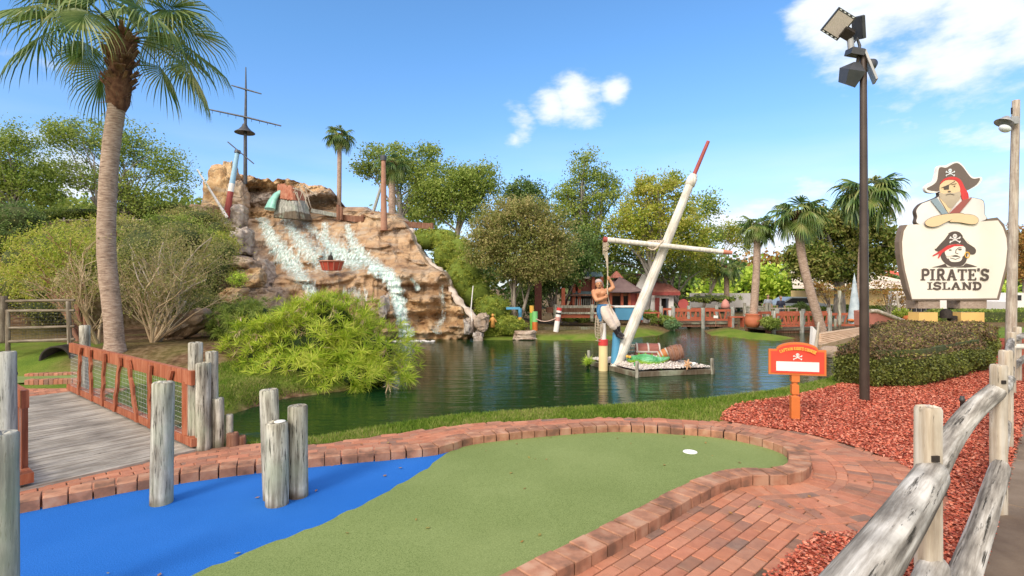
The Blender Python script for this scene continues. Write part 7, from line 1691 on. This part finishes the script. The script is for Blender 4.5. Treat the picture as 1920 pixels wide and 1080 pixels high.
# two level timber tower with corrugated awnings
TW = thing('timber_tower', (Q(1095, 600, 27).x, 27, -.2), 'dark red two level timber tower with blue grey corrugated awnings', 'tower'); td = 27
def q4(px, py, dd=0): q = Q(px, py, td); q.y += dd; return q
M['darkredw'] = simple('dark_red_boards', [(.09, .025, .02), (.17, .06, .045)], 4, .8, .4, 20, .01, (8, 8, 1))
for x_ in (1076, 1086, 1112, 1128): MB().beam(q4(x_, 600), q4(x_, 516), .16, .16, (0, 1, 0)).build('post', M['redfar'], TW)
MB().box(q4(1100, 535, .6), (1.5, 1.0, .72)).build('upper_room', M['darkredw'], TW); MB().box(q4(1100, 553, .4), (1.75, 1.5, .08)).build('floor', M['brownwood'], TW)
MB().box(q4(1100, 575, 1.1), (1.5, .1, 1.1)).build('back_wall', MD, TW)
cor = simple('corrugated_blue', [(.16, .24, .28), (.3, .42, .46)], 6, .5, .2)
for x0_, x1_, y0_, y1_ in ((1077, 1129, 510, 519), (1073, 1112, 545, 555)):
    m = MB(); n = 40; vs = []
    for i in range(n + 1): t_ = i / n; z_ = .03 * math.cos(i * math.pi); a = q4(x0_ + (x1_ - x0_) * t_, y0_, .15); b = q4(x0_ + (x1_ - x0_) * t_, y1_, -.35); a.z += z_; b.z += z_; vs += [a, b]
    m.add(vs, [(2 * i, 2 * i + 1, 2 * i + 3, 2 * i + 2) for i in range(n)]); m.build('awning', cor, TW)
m = MB(); 
for i in range(12): m.beam(q4(1078 + i * 4, 582, -.1), q4(1078 + i * 4, 560, -.1), .03, .03, (0, 1, 0))
m.build('baluster', M['postgray'], TW); MB().beam(q4(1062, 590, .3), q4(1088, 530, .3), .12, .2, (0, 1, 0)).build('brace', M['redfar'], TW); MB().beam(q4(1055, 600, .6), q4(1074, 530, .6), .1, .2, (0, 1, 0)).build('stair_string', M['darkredw'], TW)
# thick dark red column and neighbours
for px, w_, y0_, y1_, lb_ in ((1009, .34, 505, 593, 'thick dark red square column under the crape myrtle'), (1056, .18, 540, 595, 'slim red column between the big column and the tower')):
    c = Q(px, y1_, 25.5); t_ = Q(px, y0_, 25.5); m = MB(); m.box((c.x, c.y, (c.z + t_.z) / 2 - .1), (w_, w_, t_.z - c.z + .2), bev=.02); o = m.build('red_column', M['darkredw'] if w_ > .3 else M['redfar']); tag(o, lb_, 'column')
# wooden fence on far bank
WF = thing('plank_fence', (Q(1090, 600, 24).x, 24, -.15), 'grey two rail wooden fence with a red base board on the far bank', 'fence'); wd_ = 24
def q5(px, py, dd=0): q = Q(px, py, wd_); q.y += dd; return q
MB().beam(q5(1040, 575), q5(1146, 575), .08, .12).build('rail', M['post'], WF); MB().beam(q5(1040, 587), q5(1146, 587), .08, .09).build('rail', M['post'], WF); MB().box(q5(1092, 593, .1), (2.5, .06, .16)).build('base_board', M['redfar'], WF)
for x_ in (1041, 1110, 1143): cone_log('post', q5(x_, 603), q5(x_, 571), .09, .09, M['post'], WF, n=8, segs=2, seed=int(x_))
MB().box(q5(1072, 583, 1.2), (2.2, .8, .25)).build('table', M['brownwood'], WF)
# low picket edging
m = MB(); rgk = random.Random(9)
for i in range(46): x_ = 1022 + i * 3.1; p = Q(x_, 616, 22.6); m.box((p.x, p.y, -.12), (.045, .03, .22 + rgk.uniform(-.04, .04)), bev=.008)
tag(m.build('picket_edging', M['postgray']), 'low row of small wooden pickets edging the far bank', 'edging')
# blue tank
m = MB(); c = Q(1176, 588, 25.5); m.box((c.x, c.y, c.z + .02), (1.35, .8, .62), bev=.03); BT = thing('blue_tank', (c.x, c.y, c.z - .3), 'blue panelled tub with a white rim in front of the pavilion', 'tank'); m.build('panel', flat('tank_blue', (.07, .25, .42), .5, .15), BT); MB().box((c.x, c.y, c.z + .36), (1.45, .9, .07), bev=.01).build('rim', M['white'], BT)
MB().box((Q(1144, 580, 25.4).x, 25.4, Q(0, 583, 25.4).z), (.2, .2, .5), bev=.03).build('x', M['orange']).name = 'orange_bin'; ob = bpy.data.objects['orange_bin']; tag(ob, 'orange bin at the end of the grey wooden fence', 'bin')
# striped barber posts with rope
def stpost(px0, px1, ytop, ybot, d, r, secs, label):
    T = thing('painted_post', Q(px0, ybot, d), label, 'post', 'painted posts on the far bank'); b, t_ = Q(px0, ybot, d), Q(px1, ytop, d); b.z = min(b.z, gz(b.x, d))
    for nm, t0, t1, mt in secs: seg(b, t_, t0, t1, r, r, nm, mt, T, 12)
BLK = flat('paint_black', (.02, .02, .02))
stpost(1042, 1049, 577, 621, 21.8, .11, (('white_section', 0, .45, M['white']), ('pink_section', .45, .62, flat('pink', (.6, .28, .25))), ('white_section', .62, .72, M['white']), ('black_band', .72, .8, BLK), ('white_section', .8, .88, M['white']), ('red_cap', .88, 1, M['sred'])), 'leaning white post with black band and red top on the far bank')
stpost(1003, 1003, 584, 613, 22.2, .12, (('orange_section', 0, .45, M['orange']), ('green_section', .45, 1, flat('lime_paint', (.2, .55, .2)))), 'short lime and orange post beside the white one')
stpost(998, 997, 573, 610, 22.6, .1, (('green_section', 0, .7, flat('green_paint', (.18, .5, .08))), ('yellow_top', .7, 1, M['gold'])), 'green post with a yellow top behind the lime one')
stpost(975, 975, 578, 612, 22.4, .08, (('gold_section', 0, .6, M['gold']), ('blue_top', .6, 1, M['pblue'])), 'thin gold and blue post at the foot of the crape myrtle')
tag(MB().tube(smooth_curve([Q(1005, 598, 22), Q(1015, 602, 21.9), Q(1028, 602, 21.8), Q(1045, 596, 21.7)], .1), .022, 6).build('rope_barrier', flat('rope_pink', (.6, .42, .36))), 'drooping rope strung between the painted posts', 'rope')
tag(MB().beam(Q(949, 578, 22), Q(975, 578, 22), .1, .1).build('blue_bar', M['pblue']), 'short blue bar in front of the crape myrtle stems', 'bar')
# small pieces at the rock foot
tag(MB().tube([Q(887, 536, 20.9), Q(883, 580, 20.8), Q(887, 618, 20.7)], [.02, .025, .03], 6).build('white_rod', M['white']), 'thin bent white rod standing at the right foot of the cascade', 'rod')
for px, c_, lb_ in ((907, (.6, .35, .33), 'small pink figure beside the lowest hedge'), (924, (.6, .3, .08), 'small orange figure beside the pink one')):
    T = thing('garden_figure', Q(px, 612, 20.9), lb_, 'statue'); c = Q(px, 600, 20.9); m = MB(); m.lathe(c, [(.0, -.3), (.1, -.3), (.08, -.05), (.11, .05), (.04, .12), (0, .13)], 10); m.ell(c + Vector((0, 0, .19)), (.06, .06, .07), 10, 7); m.tube([c + Vector((-.08, 0, .05)), c + Vector((-.15, -.03, -.08))], .025, 6); m.tube([c + Vector((.08, 0, .05)), c + Vector((.15, -.03, -.08))], .025, 6); m.build('body', flat('figure_' + str(px), c_), T)
# terracotta pot with the palm, benches, red sign discs
PT = MB(); c = Q(1411, 606, 23.9); PT.lathe((c.x, c.y, c.z - .18), [(0, 0), (.26, 0), (.34, .2), (.34, .42), (.3, .55), (.34, .6), (.3, .62), (.0, .6)], 18); tag(PT.build('terracotta_pot', simple('terracotta', [(.4, .11, .05), (.52, .17, .09)], 3, .6, .2)), 'round glossy terracotta pot at the foot of the palm', 'pot')
def bench(px, py, d, w_, label):
    T = thing('bench', Q(px, py, d), label, 'bench', 'red benches'); c = Q(px, py, d); MB().box(c + Vector((0, 0, .45)), (w_, .35, .06)).build('seat', M['redfar'], T)
    for sx in (-1, 1): MB().box(c + Vector((sx * w_ * .42, 0, .2)), (.07, .3, .44)).build('leg', M['redfar'], T)
bench(1380, 612, 24.5, .7, 'low red bench on the grass island left of the pot'); bench(1218, 603, 26, 1.0, 'red bench in front of the white house')
SG = thing('small_sign', Q(1342, 611, 24.4), 'tiny white sign on a stake before the middle red bridge', 'sign'); MB().box(Q(1342, 594, 24.4), (.2, .03, .12)).build('board', M['white'], SG); MB().tube([Q(1342, 612, 24.4), Q(1342, 596, 24.42)], .02, 6).build('stake', M['brownwood'], SG)
UM = thing('closed_umbrella', Q(1360, 600, 28), 'closed pink umbrella behind the middle red bridge', 'umbrella'); c = Q(1360, 575, 28); MB().lathe(c, [(.03, -.1), (.2, -.1), (.24, .05), (.15, .3), (.02, .42), (0, .44)], 12).build('canopy', flat('umb_pink', (.6, .26, .22)), UM); MB().tube([Q(1360, 602, 28), Q(1360, 577, 28)], .03, 6).build('pole', M['postgray'], UM)
RS = thing('round_board', Q(1280, 585, 30), 'round red board behind the middle red bridge', 'sign'); MB().lathe(Q(1281, 570, 30), [(0, -.03), (.3, -.03), (.3, .03), (0, .03)], 18, rotm(90, 0, 0), smooth=False).build('panel', flat('disc_red', (.5, .1, .09)), RS); MB().tube([Q(1281, 590, 30.05), Q(1281, 566, 30.05)], .04, 6).build('stake', M['brownwood'], RS)
BF = thing('grey_plank_fence', Q(1420, 600, 27), 'grey horizontal plank fence behind the potted palm', 'fence')
for k_ in range(5): MB().beam(Q(1395, 575 + k_ * 4.2, 27), Q(1442, 575 + k_ * 4.2, 27), .05, .09).build('board', M['post'], BF)
for x_ in (1396, 1437, 1443): MB().beam(Q(x_, 603, 26.9), Q(x_, 568, 26.9), .12, .12, (0, 1, 0)).build('post', M['post'], BF)
PR = thing('pipe_railing', Q(1465, 590, 27.5), 'pale pipe railing in front of the two visitors', 'railing'); MB().beam(Q(1443, 578, 27.5), Q(1494, 578, 27.5), .06, .06).build('rail', M['cedar'], PR)
for x_ in (1443, 1478, 1494): MB().beam(Q(x_, 592, 27.5), Q(x_, 577, 27.5), .07, .07, (0, 1, 0)).build('post', M['cedar'], PR)
for px, y0_, y1_, d, w_, lb_ in ((1440, 590, 613, 24.2, .16, 'grey post at the left end of the far right bridge'), (1574, 545, 612, 23.2, .14, 'tall pale pole in front of the far right bridge'), (1566, 598, 612, 22, .1, 'short stub left of the tall pale pole')):
    tag(cone_log('bank_post', Q(px, y1_ + 4, d), Q(px, y0_, d), w_ / 2, w_ / 2, M['post'], seed=px, n=10, segs=3), lb_, 'post', 'grey posts on the far bank')
# white rendered wall behind the trees
tag(MB().box(Q(1350, 563, 36), (4.2, .2, 1.0)).build('white_wall', M['stucco']), 'white garden wall seen behind the middle red bridge', 'wall')
# silver car
CR = thing('parked_car', (Q(1500, 585, 34).x, 34, -.4), 'silver grey car parked beyond the far right bridge', 'car'); c = Q(1497, 576, 34); m = MB()
pf = [(-2.0, -.35), (2.0, -.35), (2.05, .0), (1.9, .2), (1.0, .3), (.4, .68), (-.9, .68), (-1.6, .3), (-2.0, .2)]
m.prism([c + Vector((x, -.8, z)) for x, z in pf], (0, 1.6, 0)); m.build('body', simple('car_silver', [(.36, .4, .45), (.42, .46, .5)], 1, .3, 0, metal=.3), CR, recalc=True)
MB().prism([c + Vector((x, -.82, z)) for x, z in ((.9, .3), (.4, .62), (-.85, .62), (-1.4, .3))], (0, 1.64, 0)).build('window', BLK, CR, recalc=True)
for x in (-1.3, 1.3): MB().lathe(c + Vector((x, -.85, -.35)), [(0, 0), (.3, 0), (.32, .05), (.32, .2), (0, .22)], 16, rotm(-90, 0, 0)).build('wheel', BLK, CR)
# yellow building with red roof
YB = thing('yellow_building', (Q(1610, 580, 36).x, 37, -.4), 'long pale yellow building with a red hip roof behind the magnolia', 'building'); yd = 36
def q6(px, py, dd=0): q = Q(px, py, yd); q.y += dd; return q
a, b = q6(1512, 580), q6(1730, 580); zE = q6(0, 545).z
MB().box(((a.x + b.x) / 2, yd + 1, (zE - .5) / 2), (b.x - a.x, 2, zE + .5)).build('wall', flat('wall_yellow', (.72, .54, .26), .8, .06), YB)
m = MB(); m.add([q6(1475, 541, -.8), q6(1745, 541, -.8), q6(1680, 503, 4), q6(1540, 503, 4)], [(0, 1, 2, 3)]); m.build('roof', flat('cream_roof', (.72, .62, .5), .8, .06), YB)
m = MB(); m.add([q6(1640, 502, .3), q6(1650, 499, .4), q6(1760, 533, -.6), q6(1760, 541, -.6), q6(1700, 522, -.2)], [(0, 1, 2, 3, 4)]); m.add([q6(1600, 500, 1), q6(1650, 499, .4), q6(1640, 504, .3)], [(0, 1, 2)]); m.build('ridge', flat('ridge_red', (.58, .12, .08)), YB)
GF = thing('glass_building', (Q(1725, 580, 34).x, 34, -.4), 'white shopfront with dark glazed doors behind the sign pillars', 'building'); m = MB()
MB().box(Q(1720, 570, 34), (3.6, .4, 1.7)).build('wall', M['stucco'], GF)
for k_ in range(6): MB().box(Q(1705 + k_ * 9, 573, 33.7), (.2, .1, 1.1)).build('window', BLK, GF)
# stone pier and driftwood at the right bank
SPm = MB(); a, b = Q(1535, 648, 15.2), Q(1625, 628, 17.6)
for k_ in range(6):
    o_ = k_ * .17; SPm.beam(Q(1532, 650 - k_ * 4, 15.0 + k_ * .25), Q(1640, 622 - k_ * 1.6, 18.5 + k_ * .2), .24, .14)
SPo = SPm.build('log_pier', simple('pale_planks', [(.42, .28, .18), (.6, .44, .31)], 3, .85, .5, 20, .02, (1, 1, 4))); tag(SPo, 'pale log ramp running from the water edge towards the striped hull', 'ramp')
tag(MB().prism([Q(1522, 648, 14.8), Q(1534, 650, 14.8), Q(1531, 620, 14.8), Q(1524, 612, 14.8)], (0, .12, 0)).build('broken_board', M['white'], recalc=True), 'upright broken white board at the end of the log ramp', 'board')
tag(cone_log('stake', Q(1529, 656, 14.6), Q(1536, 604, 14.6), .05, .035, M['cedar'], seed=4, n=8, segs=3), 'pale tilted stake beside the broken white board', 'stake')
m = MB(); [m.ell(Q(1553 + 5 * k_, 659 + 4 * (k_ % 2), 14.3), (.22, .2, .16), 10, 7) for k_ in range(3)]; tag(m.build('bank_stones', M['rockclad']), 'grey stones under the log ramp beside the hedge', 'stones')
HL = thing('striped_hull', Q(1670, 615, 19), 'broken ship hull of faded red planks with white patches and a porthole', 'boat'); hd = 19
def q7(px, py, dd=0): q = Q(px, py, hd); q.y += dd; return q
def hullmat():
    t = NT('hull_paint'); v = t.coords(rnd=False); n = t.noise(v, 2.2, 4); c = t.ramp(n, [(.36, .12, .09), (.42, .16, .12), (.42, .16, .12), (.62, .5, .42)], .3, .66); t.set(Base_Color=c, Roughness=.8, Normal=t.bump(t.noise(t.coords((1, 1, 8), rnd=False), 3, 4), .5, .03)); return t.m
MB().prism([q7(1631, 584), q7(1642, 583), q7(1708, 608), q7(1712, 622), q7(1700, 632), q7(1640, 628), q7(1632, 612)], (0, .9, 0)).build('planking', hullmat(), HL, recalc=True)
MB().tube([q7(1631, 583, -.02), q7(1644, 583, -.02), q7(1710, 608, -.02)], [.07, .07, .07], 8).build('gunwale', M['cedar'], HL)
m = MB(); m.lathe(q7(1681.5, 612, -.02), [(.13, 0), (.17, 0), (.17, .04), (.13, .04)], 14, rotm(90, 0, 0)); m.build('porthole_ring', M['cream'], HL); m = MB(); m.lathe(q7(1681.5, 612, -.01), [(0, .01), (.13, .01)], 14, rotm(90, 0, 0)); m.build('porthole', MD, HL)
BC = thing('blue_cone', Q(1602, 600, 21), 'weathered pale blue tapering cone with a pointed top beside the light pole', 'statue'); c = Q(1602, 598, 21); m = MB(); m.lathe(c, [(.2, -.2), (.24, .0), (.17, .6), (.1, 1.2), (.05, 1.6), (.0, 1.9)], 14); m.build('body', simple('pale_blue_paint', [(.34, .42, .48), (.52, .6, .66)], 5, .7, .4, 20), BC); MB().ell(c + Vector((-.15, -.1, -.05)), (.2, .12, .07), 10, 6).build('orange_base', M['orange'], BC)
tag(cone_log('crooked_stake', Q(1691, 608, 20), Q(1681, 552, 20), .06, .04, M['cedar'], seed=8, n=8, segs=4), 'crooked pale stake behind the broken hull', 'stake')
tag(MB().lathe(Q(1704, 597, 19.5), [(0, -.12), (.17, -.1), (.2, .0), (.14, .1), (0, .12)], 12).build('orange_buoy', M['orange']), 'round orange float beside the broken hull', 'buoy')
# left log fence with wire and culvert on the slope
OLDW = woodmat('old_fence_wood', [(.1, .075, .055), (.2, .16, .12), (.32, .28, .23)])
LF = thing('log_fence', Q(60, 640, 10.5), 'old log rail fence with wire mesh at the left beyond the bridge', 'fence'); ld = 10.6
def q8(px, py, dd=0): q = Q(px, py, ld); q.y += dd; return q
cone_log('post', q8(6, 640), q8(5, 555), .075, .08, OLDW, LF, seed=1); cone_log('post', q8(15, 660), q8(15, 582), .04, .04, OLDW, LF, seed=2); cone_log('post', q8(131, 645), q8(128, 565), .045, .04, OLDW, LF, seed=3); cone_log('post', q8(-60, 650), q8(-60, 570), .07, .07, OLDW, LF, seed=9)
for y0_, y1_ in ((565, 563), (583, 582), (617, 612), (643, 636)): cone_log('rail', q8(-70, y0_ + 1), q8(140, y1_), .032, .028, OLDW, LF, seed=int(y0_), n=8)
m = MB()
for i in range(34): m.tube([q8(-60 + i * 6, 642), q8(-60 + i * 6, 568)], .0022, 4, False)
for j in range(12): m.tube([q8(-60, 642 - j * 6.3), q8(140, 637 - j * 6.3)], .0022, 4, False)
m.build('wire_mesh', M['grey'], LF)
# golf lane beyond the bridge: low brick kerbs and grass lane
m = MB(); rgb2 = random.Random(6)
for yy_, x0_, x1_ in ((716, 45, 145), (704, 45, 145)):
    for i in range(11):
        a = P(x0_ + (x1_ - x0_) * i / 11 + .6, yy_ - i * .25, .02); b = P(x0_ + (x1_ - x0_) * (i + 1) / 11 - .6, yy_ - (i + 1) * .25, .02); up_ = Vector((0, .14, 0)); brick_quad(m, a, b, b + up_, a + up_, -.1, .05)
tag(m.build('brick_kerb', M['brick']), kind='structure')
ln = MB().sheet([tuple(P(30, 718, .0)), tuple(P(150, 713, 0)), tuple(P(150, 703, 0)), tuple(P(30, 705, 0))]).build('far_turf_lane', M['turfg']); tag(ln, kind='structure'); 
bl2 = MB()
for r_i in range(14):
    for i in range(16):
        a = Vector((-9.6 + i * .19 + (r_i % 2) * .09, 7.3 + r_i * .095, 0)); brick_quad(bl2, a, a + Vector((.182, 0, 0)), a + Vector((.182, .088, 0)), a + Vector((0, .088, 0)), -.04, .012)
tag(bl2.build('brick_landing', M['brick']), kind='structure')
LE = MB().beam(P(36, 692, .05), P(150, 680, .05), .12, .12).build('timber_edging', M['postgray']); tag(LE, 'grey timber edging of the grass lane at the left', 'edging')
CV = MB(); c = Q(122, 672, 10.9); CV.lathe(c, [(.26, -.3), (.3, -.3), (.3, .3), (.26, .3), (.25, -.28), (0, -.2)], 20, rotm(90, 0, 10)); tag(CV.build('culvert_pipe', MD), 'dark culvert opening in the bank behind the bridge', 'pipe')
# hill fence far left
HF = thing('hill_railing', Q(160, 420, 27), 'thin pale railing on the hill behind the yellow green shrub', 'railing')
for y_ in (413, 421): MB().tube([Q(112, y_, 22), Q(300, y_ - 1, 22)], .03, 6).build('rail', M['cedar'], HF)
for x_ in (120, 153, 200, 250, 290): MB().tube([Q(x_, 440, 22), Q(x_, 408, 22)], .035, 6).build('post', M['cedar'], HF)
# parked cars glimpsed at the right edge
RC = thing('parked_van', Q(1908, 575, 34), 'white van glimpsed at the right edge behind the utility pole', 'van'); c = Q(1912, 566, 34); m = MB(); m.prism([c + Vector((x, 0, z)) for x, z in ((-.9, -.6), (1.6, -.6), (1.6, .6), (-.3, .6), (-.7, .1), (-.9, .0))], (0, 1.6, 0)); m.build('body', M['white'], RC, recalc=True)
MB().prism([c + Vector((x, -.02, z)) for x, z in ((-.55, .1), (.1, .1), (.1, .45), (-.25, .45))], (0, .03, 0)).build('window', BLK, RC, recalc=True)
for x in (-.4, 1.1): MB().lathe(c + Vector((x, -.03, -.6)), [(0, 0), (.26, 0), (.28, .05), (.28, .2), (0, .22)], 14, rotm(-90, 0, 0)).build('wheel', BLK, RC)
